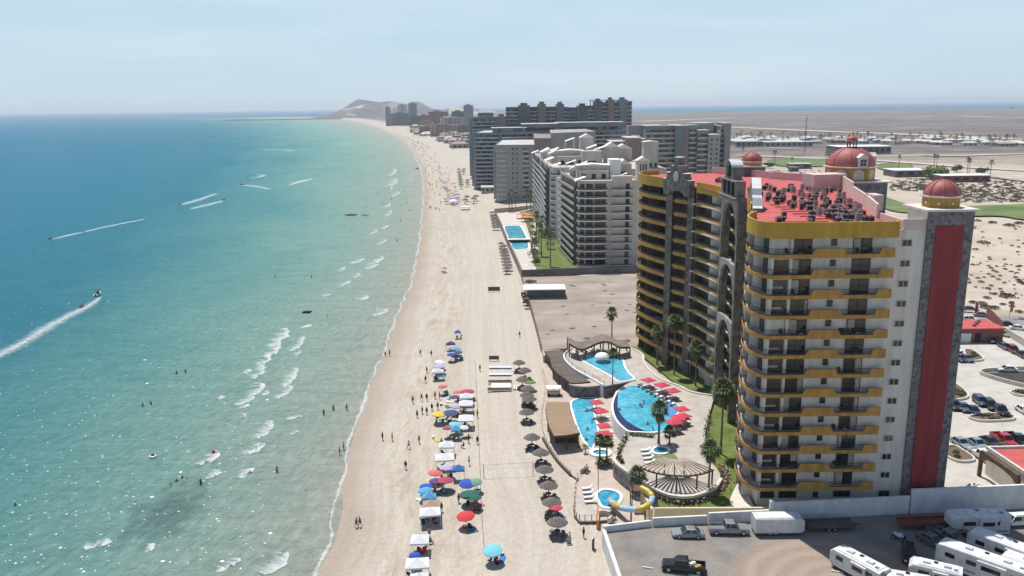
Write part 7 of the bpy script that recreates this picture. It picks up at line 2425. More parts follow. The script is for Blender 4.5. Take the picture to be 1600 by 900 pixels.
BEACH = [ # u, v (feet), pose, shirt, shorts, skin, label
 (657, 556, 'walk', 'black', 'black', 1, 'person in black walking near the wash below the lone blue shade'), (674, 557, 'stand', 'navy', 'black', 1, 'person in navy standing beside the blue shades furthest up the near beach'),
 (667, 583, 'stand', None, 'black', 1, 'bare chested person in black shorts left of the white open tent'), (665, 598, 'stand', 'black', 'grey', 1, 'person in black and grey between the white open tent and the coral umbrella'),
 (645, 630, 'stand', None, 'navy', 1, 'person in navy trunks standing seaward of the strolling group'), (659, 626, 'walk', 'grey', 'black', 1, 'person in grey walking left of the coral umbrella'), (667, 626, 'stand', 'black', 'navy', 1, 'person in black top standing left of the coral umbrella'),
 (680, 623, 'stand', 'orange', 'black', 1, 'person in orange top just below the coral umbrella'), (687, 624, 'stand', 'pink', 'pink', 0, 'person in pink under the coral umbrella edge'),
 (652, 653, 'stand', None, 'black', 2, 'brown skinned person in black shorts in the group near the yellow umbrella'), (660, 647, 'stand', 'black', 'black', 1, 'person all in black in the group near the yellow umbrella'), (667, 648, 'stand', 'navy', 'grey', 1, 'person in navy and grey in the group near the yellow umbrella'),
 (675, 642, 'stand', 'black', 'navy', 1, 'person in black and navy right behind the yellow umbrella'), (684, 640, 'stand', 'red', 'black', 1, 'person in red top behind the yellow umbrella'),
 (655, 693, 'stand', 'black', 'black', 1, 'person in black standing on the dark trampled sand by the white pair of tents'), (639, 701, 'walk', 'white', 'navy', 1, 'person in white top walking seaward of the white pair of tents'),
 (634, 733, 'walk', 'black', 'blue', 1, 'person with wide stride in black and blue on the open sand'), (613, 689, 'stand', None, 'grey', 1, 'bare chested person in grey standing near the seated pair'), (598, 688, 'stand', 'black', 'black', 1, 'person in black bending by the seated pair near the wash'),
 (717, 786, 'walk', 'navy', 'grey', 1, 'person in navy walking between the tan tent and the green umbrella'), (733, 727, 'stand', None, 'black', 1, 'person in black shorts at the round dark table by the white tents'),
 (746, 694, 'stand', 'black', 'black', 1, 'person in black behind the white tents'), (732, 692, 'stand', 'navy', 'black', 1, 'person in navy behind the white tents'), (750, 580, 'stand', 'grey', 'black', 1, 'person in grey next to the net line and the folded loungers'),
 (812, 527, 'walk', 'navy', 'navy', 1, 'lone person in navy far up the empty sand'), (746, 652, 'stand', 'orange', 'red', 1, 'person in orange at the right edge of the white tents'),
 (557, 824, 'walk', 'grey', 'black', 1, 'left person of the pair strolling on wet sand'), (563, 823, 'walk', 'blue', 'black', 1, 'right person of the pair strolling on wet sand'), (602, 556, 'sit', None, 'black', 1, 'person crouching at the edge of the wash, left of two'), (609, 556, 'stand', None, 'navy', 1, 'person at the edge of the wash, right of two'),
 (678, 795, 'stand', 'red', 'black', 1, 'person in red at the shaded front of the tan tent'), (690, 800, 'stand', None, 'navy', 2, 'person in the shade under the big tan and white tent'), (665, 852, 'stand', 'red', 'red', 1, 'person in red under the white square tent'),
 (672, 850, 'sit', 'grey', 'black', 1, 'person seated under the white square tent'), (671, 840, 'stand', 'pink', 'blue', 0, 'person in pink at the right side of the white square tent'), (776, 878, 'sit', 'navy', 'black', 1, 'person seated under the pale cyan umbrella'),
 (690, 694, 'sit', None, 'red', 1, 'seated person in red behind the small white tents'), (1033, 760, 'stand', 'white', 'grey', 1, 'x'), (700, 656, 'sit', 'red', 'black', 1, 'seated person in red in the shade of the navy umbrella'), (724, 700, 'sit', 'black', 'grey', 1, 'seated person in the shade between the umbrella rows'),
 (697, 272, 'stand', None, 'black', 1, 'x'), (912, 840, 'stand', 'black', 'black', 1, 'person in black in the shade under the raised deck'), (890, 848, 'stand', 'white', 'grey', 1, 'person in white by the posts near the raised deck')]
for u, v, pose, sh, so, sk, lab in BEACH:
 if lab == 'x':
  continue
 x, y, z = G(u, v)
 person((x, y, z), pose, rp.uniform(0, 6.28), lab, sh, so, sk)
WADE = [(276, 584, 0.9), (290, 582, 0.9), (223, 635, 0.95), (236, 632, 0.9), (267, 759, 1.2), (276, 752, 1.25), (285, 747, 1.25), (314, 757, 0.6), (433, 738, 0.5), (531, 711, 0.15), (537, 703, 0.2), (24, 790, 1.25), (506, 648, 0.45), (521, 641, 0.5), (542, 641, 0.25), (430, 433, 1.1), (487, 434, 0.6), (511, 494, 1.0), (620, 378, 0.3), (599, 342, 1.0), (573, 325, 1.0), (617, 324, 0.7), (590, 303, 0.7), (612, 312, 0.4), (598, 318, 0.9), (640, 330, 0.5), (605, 352, 0.9), (633, 300, 0.4), (636, 318, 0.3), (626, 346, 0.4)]
for i, (u, v, dep) in enumerate(WADE):
 x, y, z = P(u, v, SEA_Z)
 lab = {4: 'left one of three bathers shoulder deep near the dark weed', 5: 'middle one of three bathers shoulder deep near the dark weed', 6: 'right one of three bathers shoulder deep near the dark weed', 7: 'bather standing thigh deep beside the broken wave', 8: 'bather standing knee deep before the wash', 11: 'lone bather at the far left edge of the near water', 9: 'bather ankle deep at the wash near the seated pair', 0: 'left bather of the upper pair by the foam scraps', 1: 'right bather of the upper pair by the foam scraps', 2: 'left bather of the lower pair out in the green water', 3: 'right bather of the lower pair out in the green water'}.get(i)
 g_ = None if lab else 'bathers along the far shallows'
 person((x, y, SEA_Z - dep), 'wade' if i % 3 else 'stand', rp.uniform(0, 6.28), lab or 'dark bather standing in the shallows far up the beach', None, rp.choice(('black', 'navy', 'red')), 1 + (i % 2), g_)
# swimmers in the pools
for i, (u, v, z0, lab) in enumerate(((1000, 634, DK, 'left bather of the ring in the large pool'), (1006, 630, DK, 'back bather of the ring in the large pool'), (1003, 637, DK, 'front bather of the ring in the large pool'), (1012, 664, DK, 'bather alone near the navy edge of the large pool'), (1020, 672, DK, 'bather at the palm end of the large pool'), (968, 641, DK, 'bather at the seaward rim of the large pool'),
         (917, 643, LO, 'bather at the wide end of the curving pool'), (925, 660, LO, 'bather beside the red umbrellas in the curving pool'), (918, 672, LO, 'bather in the middle of the curving pool'), (916, 688, LO, 'bather at the narrow end of the curving pool'))):
 x, y, _ = P(u, v, z0)
 person((x, y, z0 - 1.1), 'wade', i * 1.1, lab, None, 'black', 1)
# ---------------------------------------------------------------- umbrellas, tents, palapas, chairs
UMB = {}
def umb_mat(name, c):
 return mat('canvas_' + name, c, (c[0] * 0.88, c[1] * 0.88, c[2] * 0.88), 1.2, 0.8, space='object')
UC = {'blue': (0.06, 0.17, 0.45), 'royal': (0.03, 0.08, 0.40), 'cyan': (0.18, 0.50, 0.58), 'red': (0.52, 0.045, 0.045), 'coral': (0.58, 0.15, 0.14), 'yellow': (0.62, 0.46, 0.05), 'navy': (0.06, 0.065, 0.16), 'green': (0.02, 0.10, 0.075), 'purple': (0.11, 0.06, 0.15), 'magenta': (0.38, 0.05, 0.10), 'white': (0.68, 0.68, 0.68), 'sky': (0.10, 0.33, 0.55), 'tan': (0.38, 0.28, 0.2), 'cherry': (0.55, 0.05, 0.09), 'mint': (0.16, 0.30, 0.24), 'lilac': (0.42, 0.38, 0.55), 'lime': (0.13, 0.20, 0.05)}
UM = {k: umb_mat(k, c) for k, c in UC.items()}
M_pole = mat('white_pole', (0.6, 0.6, 0.6), rough=0.4)
um = thing('beach_umbrella', 'x', 'umbrella')
b = MB()
n = 8
vs = [(0, 0, 2.38)]
for r, z in ((0.55, 2.25), (1.05, 1.98)):
 for k in range(16):
  a = 2 * math.pi * k / 16
  q = 1.0 if k % 2 == 0 else 0.95
  vs.append((r * q * math.cos(a), r * q * math.sin(a), z + (0.0 if k % 2 == 0 else 0.03)))
vs += [(v_[0] * 1.0, v_[1] * 1.0, v_[2] - 0.14) for v_ in vs[17:33]]
fs = [(0, 1 + k, 1 + (k + 1) % 16) for k in range(16)]
for o_ in (1, 17):
 fs += [(o_ + k, o_ + 16 + k, o_ + 16 + (k + 1) % 16, o_ + (k + 1) % 16) for k in range(16)]
b.add(vs, fs)
b.build('canopy', UM['red'], um)
MB().tube([(0, 0, -0.3), (0, 0, 2.42)], 0.028, 6).build('pole', M_pole, um)
tn = thing('canopy_tent', 'x', 'tent')
b = MB()
b.add([(-1.5, -1.5, 2.15), (1.5, -1.5, 2.15), (1.5, 1.5, 2.15), (-1.5, 1.5, 2.15), (0, 0, 2.95), (-1.5, -1.5, 1.9), (1.5, -1.5, 1.9), (1.5, 1.5, 1.9), (-1.5, 1.5, 1.9)],
   [(0, 1, 4), (1, 2, 4), (2, 3, 4), (3, 0, 4), (5, 6, 1, 0), (6, 7, 2, 1), (7, 8, 3, 2), (8, 5, 0, 3)])
b.build('canopy', UM['white'], tn)
for s in (-1, 1):
 for q in (-1, 1):
  MB().box((s * 1.42, q * 1.42, 0.95), (0.06, 0.06, 2.1)).build('leg', M_pole, tn)
pm = thing('palapa', 'x', 'palapa')
M_thatch = mat('grey_thatch', (0.10, 0.085, 0.075), (0.21, 0.18, 0.16), 2.5, 0.95, space='object', stretch=(1, 1, 4), detail=6)
b = MB()
rt = random.Random(4)
for lay, (r0_, z0_, r1_, z1_) in enumerate(((0.05, 3.0, 0.75, 2.72), (0.55, 2.82, 1.2, 2.42), (1.0, 2.58, 1.62, 2.10))):
 m_ = 40
 vs, fs = [], []
 for k in range(m_):
  a = 2 * math.pi * k / m_
  j = rt.uniform(-0.05, 0.05)
  vs += [(r0_ * math.cos(a), r0_ * math.sin(a), z0_), ((r1_ + j) * math.cos(a), (r1_ + j) * math.sin(a), z1_ + rt.uniform(-0.06, 0.05))]
 fs = [(2 * k, 2 * k + 1, (2 * k + 3) % (2 * m_), (2 * k + 2) % (2 * m_)) for k in range(m_)]
 b.add(vs, fs)
b.build('thatch', M_thatch, pm)
MB().tube([(0, 0, -0.3), (0, 0, 2.9)], 0.09, 7).build('post', M_wood, pm)
b = MB()
b.lathe([(0.5, 0.72), (0.5, 0.78)], (0, 0, 0), 12)
b.lathe([(0.06, 0.0), (0.06, 0.72)], (0, 0, 0), 6)
b.build('table', M_wood, pm)
def lounger(name, m, m2, label):
 t = thing(name, label, 'lounger')
 MB().box((0, -0.2, 0.34), (0.66, 1.35, 0.08)).build('seat', m, t)
 b = MB()
 b.add([(-0.33, 0.47, 0.33), (0.33, 0.47, 0.33), (0.33, 1.05, 0.72), (-0.33, 1.05, 0.72), (-0.33, 0.45, 0.40), (0.33, 0.45, 0.40), (0.33, 1.02, 0.79), (-0.33, 1.02, 0.79)], [(3, 2, 1, 0), (4, 5, 6, 7), (0, 1, 5, 4), (1, 2, 6, 5), (2, 3, 7, 6), (3, 0, 4, 7)])
 b.build('backrest', m, t)
 for x_ in (-0.28, 0.28):
  for y_ in (-0.75, 0.4):
   MB().box((x_, y_, 0.16), (0.06, 0.06, 0.34)).build('leg', m2, t)
 return t
lw = Spawner(lounger('lounger', UM['white'], M_pole, 'x'))
ld = Spawner(lounger('lounger', M_dkwall, M_bumper, 'x'))
def beach_chair():
 t = thing('beach_chair', 'x', 'chair')
 MB().box((0, 0, 0.32), (0.5, 0.5, 0.05)).build('seat', M_bumper, t)
 MB().add([(-0.25, -0.22, 0.3), (0.25, -0.22, 0.3), (0.25, -0.45, 0.95), (-0.25, -0.45, 0.95), (-0.25, -0.26, 0.3), (0.25, -0.26, 0.3), (0.25, -0.49, 0.95), (-0.25, -0.49, 0.95)], [(0, 1, 2, 3), (7, 6, 5, 4), (0, 4, 5, 1), (1, 5, 6, 2), (2, 6, 7, 3), (3, 7, 4, 0)]).build('backrest', M_bumper, t)
 for sx_ in (-1, 1):
  for sy_ in (-1, 1):
   MB().box((sx_ * 0.22, sy_ * 0.2, 0.15), (0.035, 0.035, 0.32)).build('leg', M_pole, t)
 return t
bch = Spawner(beach_chair())
CHC = ['navy', 'red', 'blue', 'green', 'grey', 'black', 'teal', 'black']
def chairs(x, y, z, n, r, seedv, label, group):
 rr = random.Random(seedv)
 for i in range(n):
  a = rr.uniform(0, 6.28)
  q = r * rr.uniform(0.5, 1.0)
  k = rr.choice(CHC)
  dup(bch.p, (x + q * math.cos(a), y + q * math.sin(a) * 0.9, z), rr.uniform(0, 6.28), label, 1.0, group, {'seat': CLM[k], 'backrest': CLM[k]})
tw = thing('beach_towel', 'coloured towel spread on the sand among the umbrellas', 'towel', (0, 0, 0), 'towels on the sand')
b = MB()
b.add([(a, c, 0.03 + 0.02 * math.sin(3 * c + 4 * a)) for c in (-0.9, -0.45, 0, 0.45, 0.9) for a in (-0.42, 0, 0.42)], [(r * 3 + q, r * 3 + q + 1, r * 3 + q + 4, r * 3 + q + 3) for r in range(4) for q in range(2)])
b.build('cloth', CLM['blue'], tw)
co = thing('cooler', 'small cool box on the sand among the umbrellas', 'cool box', (0, 0, 0), 'cool boxes on the sand')
MB().box((0, 0, 0.2), (0.6, 0.38, 0.36)).build('box', CLM['blue'], co)
MB().box((0, 0, 0.41), (0.63, 0.41, 0.07)).build('lid', M_white, co)
def towel(x, y, z):
 dup(tw, (x, y, ground_z(x, y) + 0.1), rp.uniform(0, 3), None, 1.0, None, {'cloth': CLM[rp.choice(('blue', 'red', 'teal', 'yellow', 'pink', 'white', 'orange', 'green'))]})
 x += rp.uniform(-1.5, 1.5)
 dup(co, (x, y + 1.2, ground_z(x, y + 1.2) + 0.05), rp.uniform(0, 3), None, 1.0, None, {'box': CLM[rp.choice(('blue', 'red', 'white', 'grey'))]})
def umb(u, v, colr, label, r=1.15, h=None, under=2, tilt=0.0):
 """u, v: middle of the canopy in the photograph"""
 x, y, z = G(u, v)
 for _ in range(6):
  x, y, _q = P(u, v, z + 2.1)
  z = ground_z(x, y)
 k = r / 1.0
 o = dup(um, (x, y, z), rp.uniform(0, 6), label, (k, k, 1.0), None, {'canopy': UM[colr]})
 o.rotation_euler = (rp.uniform(-0.13, 0.13), rp.uniform(-0.13, 0.13), o.rotation_euler[2])
 if rp.random() < 0.7:
  towel(x + rp.uniform(-2, 2), y + rp.uniform(-2.5, 1.5), z)
 if under:
  chairs(x + 0.3, y - 0.5, z, under, 1.0, int(u * 7 + v), 'folding chair in the shade of the ' + label.split(' umbrella')[0] + ' umbrella' if ' umbrella' in label else label, 'chairs in the shade of the beach umbrellas')
 return x, y, z
def tent(u, v, colr, label, sx=1.0, sy=1.0, rz=0.0, under=3, sz=1.0):
 x, y, z = G(u, v)
 for _ in range(6):
  x, y, _q = P(u, v, z + 2.3)
  z = ground_z(x, y)
 dup(tn, (x, y, z), rz, label, (sx, sy, sz), None, {'canopy': UM[colr]})
 if under:
  chairs(x, y, z, under, 1.3 * sx, int(u * 3 + v), 'folding chair in the shade of a canopy tent', 'chairs under the canopy tents')
tent(715, 517, 'blue', 'small blue flat shade, the farthest of the near beach row', 0.62, 0.45, 0.1, 2, 0.9)
tent(704, 535, 'navy', 'dull navy flat shade before the small blue one', 0.85, 0.5, 0.15, 3, 0.9)
umb(711, 544, 'sky', 'light blue umbrella overlapping the dull navy shade', 1.5)
umb(717, 550, 'navy', 'dark navy umbrella right of the light blue one')
umb(706, 553, 'royal', 'violet blue umbrella below the light blue one', 1.2)
umb(686, 565, 'white', 'white umbrella behind the open white tent', 1.3)
umb(686, 571, 'lilac', 'lilac blue umbrella against the open white tent', 1.5)
tent(684, 579, 'white', 'white open tent with tan shade, alone above the coral umbrella', 0.95, 0.7, 0.05, 3)
umb(692, 603, 'coral', 'small coral red umbrella left of the white tent row', 1.0)
umb(716, 612, 'coral', 'faded coral umbrella behind the white tent row', 1.0)
umb(730, 611, 'magenta', 'dark red umbrella at the back of the white tent row', 1.6)
umb(710, 620, 'purple', 'dark plum umbrella left of the farthest white tent', 1.2)
tent(729, 618, 'white', 'farthest white tent of the row of three', 0.95, 0.8, 0.03, 3)
tent(728, 629, 'white', 'middle white tent of the row of three', 1.0, 1.0, 0.03, 4)
tent(728, 652, 'white', 'nearest white tent of the row of three, with pointed top', 1.0, 1.1, 0.03, 4)
umb(710, 634, 'lilac', 'pale lilac umbrella left of the middle white tent', 1.2)
umb(704, 644, 'navy', 'navy umbrella between the yellow umbrella and the white tents', 1.6)
umb(685, 647, 'yellow', 'yellow umbrella left of the navy one', 1.5)
umb(710, 662, 'cyan', 'bright cyan umbrella over the teal one', 1.3)
tent(712, 669, 'sky', 'teal blue small tent under the cyan umbrella', 0.62, 0.6, 0.05, 2)
umb(698, 669, 'magenta', 'pink red towel umbrella left of the teal tent', 0.9)
umb(724, 667, 'white', 'pale umbrella between the teal tent and the shade', 0.9)
tent(698, 694, 'white', 'bright white boxy tent of the lower pair', 0.95, 0.8, 0.0, 2)
tent(695, 713, 'white', 'white gabled tent of the lower pair, in front', 1.15, 0.95, 0.1, 4)
umb(696, 730, 'lilac', 'greyish round umbrella at the front of the gabled tent', 1.25)
tent(716, 731, 'blue', 'flat blue shade right of the greyish umbrella', 0.75, 0.55, 0.05, 0)
umb(678, 738, 'coral', 'coral umbrella left of the greyish umbrella', 1.3)
umb(681, 751, 'purple', 'purple umbrella left of the magenta one', 1.2)
umb(694, 750, 'magenta', 'magenta umbrella beside the purple one', 1.6)
umb(666, 759, 'royal', 'dark blue umbrella, top of the stacked blue three', 1.1)
umb(666, 765, 'sky', 'light blue umbrella, middle of the stacked blue three', 1.2)
tent(671, 774, 'sky', 'turquoise flat shade, lowest of the stacked blue three', 0.75, 0.6, 0.1, 2)
tent(674, 786, 'tan', 'tan tent behind the big white canopy', 0.95, 0.8, 0.1, 0)
tent(672, 798, 'white', 'big white canopy joined to the tan tent', 1.1, 0.9, 0.12, 6)
umb(729, 753, 'royal', 'royal blue umbrella beside the mint one', 1.35)
umb(742, 751, 'mint', 'faded mint green umbrella beside the royal blue one', 1.2)
umb(735, 771, 'green', 'dark green wide umbrella below the royal blue one', 1.7)
umb(743, 777, 'green', 'second dark green umbrella, right of the wide one', 1.1, under=4)
umb(729, 804, 'red', 'bright red umbrella alone on the open sand', 1.4)
tent(656, 841, 'white', 'white square tent with red shaded side, second from the bottom', 0.9, 0.9, 0.05, 5)
umb(648, 865, 'royal', 'small royal blue umbrella between the two lowest white tents', 0.8)
tent(652, 878, 'white', 'white tent at the bottom of the umbrella row', 1.1, 0.9, 0.1, 5)
tent(655, 901, 'white', 'white tent cut by the bottom of the picture', 0.85, 0.7, 0.1, 2)
umb(771, 857, 'cyan', 'pale cyan umbrella alone near the volleyball line', 1.4, under=4)
# palapas
PALS = [(811, 566), (820, 578), (816.5, 592), (824, 606), (823, 616), (827, 622), (823, 643), (831, 682), (845, 706), (851, 732), (857, 757), (862, 783), (871, 814)]
PL_LAB = ['farthest palapa of the near row, beside the folded loungers', 'second palapa from the far end, beside the folded loungers', 'third palapa from the far end', 'palapa behind the lime green umbrella', 'palapa in front of the lime green umbrella', 'palapa joined to the next beside the white platform', 'palapa above the gap in the row', 'palapa just below the gap, with blue loungers', 'palapa beside the end of the volleyball net', 'palapa between the net end and the kinked fence', 'palapa at the level of the children pool', 'palapa over the red umbrella', 'nearest palapa of the row, over a pale towel']
for (u, v), lab in zip(PALS, PL_LAB):
 z = -2.3
 for _ in range(5):
  x, y, _q = P(u, v, z + 2.35)
  z = ground_z(x, y)
 dup(pm, (x, y, z), rp.uniform(0, 6), lab, (1.0, 1.0, 1.0))
 for k in range(4):
  a = k * 1.57 + 0.6
  dup(ld.p, (x + 1.1 * math.cos(a), y - 0.5 + 1.1 * math.sin(a), z), rp.uniform(2.6, 3.6), 'dark lounger in the shade of a near palapa', 0.9, 'dark loungers under the near palapas', {'seat': CLM['navy'] if lab.endswith('blue loungers') else M_dkwall, 'backrest': CLM['navy'] if lab.endswith('blue loungers') else M_dkwall})
umb(829, 597, 'lime', 'lime green umbrella crammed between the palapas', 1.3, under=0)
umb(870, 793, 'cherry', 'cherry red umbrella under the second nearest palapa', 1.0, under=1)
# far palapas on the beach of the white hotel and beyond
fp = [(768 + 0.9 * i, 338 + 4.4 * i) for i in range(6)] + [(773 + 1.0 * i, 337 + 4.6 * i) for i in range(6)] + [(783 + 1.1 * i, 388 + 5.0 * i) for i in range(9)] + [(788 + 1.2 * i, 392 + 5.2 * i) for i in range(7)] + [(717 + 0.6 * i, 270 + 4.2 * i) for i in range(7)] + [(727, 320), (730, 315), (740, 318), (744, 314), (730, 292), (731, 288), (724, 273), (725, 270)]
for u, v in fp:
 x, y, z = G(u, v)
 dup(pm, (x, y, z), rp.uniform(0, 6), 'small dark palapa in the rows before the farther hotels', 1.0 if v > 336 else 1.5, 'palapas of the farther hotels')
# far umbrellas
cl = ['blue', 'navy', 'white', 'royal', 'lilac', 'white', 'coral', 'red', 'sky', 'purple', 'green', 'yellow']
def far_umbs(n, box, grp, lab, sc=1.0):
 rr = random.Random(int(box[0]))
 for i in range(n):
  u, v = rr.uniform(box[0], box[1]), rr.uniform(box[2], box[3])
  u += (v - box[2]) * box[4]
  x, y, z = G(u, v)
  dup(um, (x, y, z), 0, lab, (1.3 * sc, 1.3 * sc, 1.0 * sc), grp, {'canopy': UM[rr.choice(cl)]})
far_umbs(46, (692, 714, 290, 322, 0.15), 'umbrellas before the grey block', 'small umbrella in the crowded patch before the grey block')
far_umbs(24, (683, 706, 262, 290, 0.1), 'umbrellas before the blue block', 'small umbrella in the patch before the blue glass block')
far_umbs(46, (602, 650, 198, 222, 0.9), 'umbrellas below the far town', 'tiny umbrella on the sand below the far town', 1.6)
far_umbs(26, (640, 672, 222, 246, 0.6), 'umbrellas along the far sand', 'tiny umbrella on the sand between the far town and the dark block', 1.4)
tent(708, 313, 'white', 'white tent in the crowded patch before the grey block', 2, 2, 0, 0)
tent(727, 322, 'white', 'white domed tent before the far palapas', 1.9, 1.9, 0, 0)
rr = random.Random(44)
for i in range(60):
 v = rr.uniform(225, 330)
 sx_ = None
 u0 = 660 + rr.uniform(4, 34) if v > 262 else 640 + (v - 225) * 0.5 + rr.uniform(4, 34)
 x, y, z = G(u0, v)
 person((x, y, z), rr.choice(('stand', 'walk')), rr.uniform(0, 6), 'tiny person on the crowded sand far up the beach', rr.choice((None, 'black', 'navy', 'red', 'white')), rr.choice(('black', 'navy', 'blue')), rr.choice((1, 2)), 'people far up the beach', 1.1)
x, y, z = G(695, 421)
umb(695, 418, 'coral', 'tiny coral umbrella alone on the empty sand by the white hotel', 0.9, under=2)
# red umbrellas and loungers at the pools
RU = [(1013, 590, DK, 'red square umbrella at the far left corner of the large pool deck'), (1034.5, 598, DK, 'second red umbrella along the lawn side of the large pool'), (1051, 607, DK, 'third red umbrella along the lawn side of the large pool'), (1065, 634.5, DK, 'red umbrella at the shallow shelf, farthest of four'), (1068, 645, DK, 'red umbrella at the shallow shelf, second of four'), (1060, 649, DK, 'red umbrella at the shallow shelf, third of four'), (1053, 656, DK, 'red umbrella at the shallow shelf, nearest of four'),
   (932, 624.5, LO, 'red umbrella farthest on the strip by the curving pool'), (939, 638, LO, 'red umbrella second on the strip by the curving pool'), (944, 661, LO, 'red umbrella third on the strip by the curving pool'), (944, 674, LO, 'red umbrella nearest on the strip by the curving pool')]
sq = thing('pool_umbrella', 'x', 'umbrella')
MB().add([(-1.45, -1.45, 2.2), (1.45, -1.45, 2.2), (1.45, 1.45, 2.2), (-1.45, 1.45, 2.2), (0, 0, 2.75), (-1.45, -1.45, 2.05), (1.45, -1.45, 2.05), (1.45, 1.45, 2.05), (-1.45, 1.45, 2.05)], [(0, 1, 4), (1, 2, 4), (2, 3, 4), (3, 0, 4), (5, 6, 1, 0), (6, 7, 2, 1), (7, 8, 3, 2), (8, 5, 0, 3)]).build('canopy', UM['cherry'], sq)
MB().tube([(0, 0, 0), (0, 0, 2.8)], 0.04, 6).build('pole', M_pole, sq)
sqs = Spawner(sq)
lwp = lw.p
for i, (u, v, z, lab) in enumerate(RU):
 x, y, _ = P(u, v, z + 2.4)
 sqs.put((x, y, z), 0.3 + rp.uniform(-.3, .3), lab, rp.uniform(0.82, 0.92))
 for k in range(3):
  dup(lwp, (x - 0.9 + k * 0.95, y + 0.3, z), R(150) if z == DK else R(100), 'white pool lounger in the shade of a red umbrella', 1.0, 'white loungers under the red pool umbrellas')
sqs.done()
for i in range(9):
 u, v = 996 + i * 6.3, 606 + i * 3.6 - (1 if i < 2 else 0)
 x, y, _ = P(u + 4, v - 2, DK)
 dup(lwp if i % 3 else ld.p, (x, y, DK), R(140), 'lounger in the line along the lawn side of the large pool', 1.0, 'loungers along the large pool')
for i in range(4):
 x, y, _ = P(1008 + i * 2.2, 705 + i * 6.5, DK)
 dup(lwp, (x, y, DK), R(-80), ('white lounger beside the jacuzzi turf, farthest of four', 'white lounger beside the jacuzzi turf, second of four', 'white lounger beside the jacuzzi turf, third of four', 'white lounger beside the jacuzzi turf, nearest of four')[i])
for i in range(4):
 x, y, _ = P(917 + i * 1.6, 765 + i * 7, LO)
 dup(lwp, (x, y, LO + 0.02), R(-80), ('white lounger by the children pool, farthest of four', 'white lounger by the children pool, second of four', 'white lounger by the children pool, third of four', 'white lounger by the children pool, nearest of four')[i])
for r_ in range(2):
 for i in range(8):
  x, y, z = G(766 + i * 4.4, 575 + r_ * 11)
  dup(lwp, (x, y, z), R(5), ('pale folded lounger in the back row on the sand', 'pale folded lounger in the front row on the sand')[r_], 1.0, ('back row of pale loungers', 'front row of pale loungers')[r_])
for i in range(14):
 u, v = 899 + (i % 7) * 9 + rp.uniform(-2, 2), 549 + (i // 7) * 3.5 + rp.uniform(-1, 1)
 x, y, _ = P(u, v, DK)
 if i // 7 and 905 < u < 975:
  continue
 dup(lwp, (x, y, DK), rp.uniform(2.5, 3.6), 'white lounger under the wavy shade roof', 1.0, 'loungers under the wavy shade roof')
# stage like platform with white cover on the sand
x, y, z = G(783, 606)
t = thing('platform', 'low sand platform with bright white cover and timber benches round it', 'platform', (x, y, z))
MB().box((x, y, z + 0.35), (4.6, 4.2, 0.12)).build('cover', M_white, t)
for dy in (-2.6, 2.8):
 MB().box((x - 0.3, y + dy, z + 0.3), (5.6, 0.5, 0.2)).build('bench', M_slat, t)
 MB().box((x - 0.3, y + dy + 0.35, z + 0.6), (5.6, 0.1, 0.6)).build('backrest', M_slat, t)
for dx in (-2.4, 2.2):
 MB().box((x + dx, y, z + 0.2), (0.15, 3.6, 0.36)).build('side_board', M_slat, t)
x, y, z = G(772, 564)
t = thing('windbreak', 'dark flat panel on posts behind the folded loungers', 'windbreak', (x, y, z))
MB().box((x, y, z + 0.9), (2.6, 0.12, 1.0)).build('panel', M_dkwood, t)
for dx in (-1.2, 1.2):
 MB().box((x + dx, y + 0.1, z + 0.5), (0.1, 0.1, 1.2)).build('post', M_wood, t)
x, y, z = G(772, 456)
t = thing('windbreak', 'dark flat panel alone on the sand left of the white shelter', 'windbreak', (x, y, z))
MB().box((x, y, z + 1.1), (4.2, 0.12, 1.5)).build('panel', M_dkwood, t)
for dx in (-2.0, 2.0):
 MB().box((x + dx, y + 0.1, z + 0.5), (0.12, 0.12, 1.4)).build('post', M_wood, t)
x, y, z = G(823, 607)
t = thing('surfboard_rack', 'white paddle boards lying in a frame beside the white platform', 'board rack', P(806, 605, -2.2))
x, y, z = G(807, 607)
for i in range(3):
 b = MB()
 b.ball((x - 0.5 + i * 0.5, y, z + 0.35), (0.2, 1.7, 0.08), 10, 6)
 b.build('board', M_white, t)
MB().box((x, y - 0.9, z + 0.15), (1.8, 0.12, 0.3)).build('rail', M_wood, t)
MB().box((x, y + 0.9, z + 0.15), (1.8, 0.12, 0.3)).build('rail', M_wood, t)
x, y, _ = P(865, 617, LO)
t = thing('buggy', 'pale golf buggy with flat white roof parked before the tan bar roof', 'golf buggy', (x, y, LO))
MB().box((x, y, LO + 1.85), (3.4, 2.2, 0.12)).build('roof', M_white, t)
MB().box((x, y, LO + 0.6), (3.0, 1.6, 0.5), 0, 0.9).build('body', M_curb, t)
for dx in (-1.3, 0.1, 1.4):
 for dy in (-0.8, 0.8):
  MB().box((x + dx, y + dy, LO + 1.3), (0.06, 0.06, 1.1)).build('roof_post', M_bumper, t)
for dx in (-1.1, 1.1):
 for dy in (-0.75, 0.75):
  MB().tube([(x + dx, y + dy - 0.1, LO + 0.28), (x + dx, y + dy + 0.1, LO + 0.28)], 0.28, 10).build('wheel', M_tyre, t)
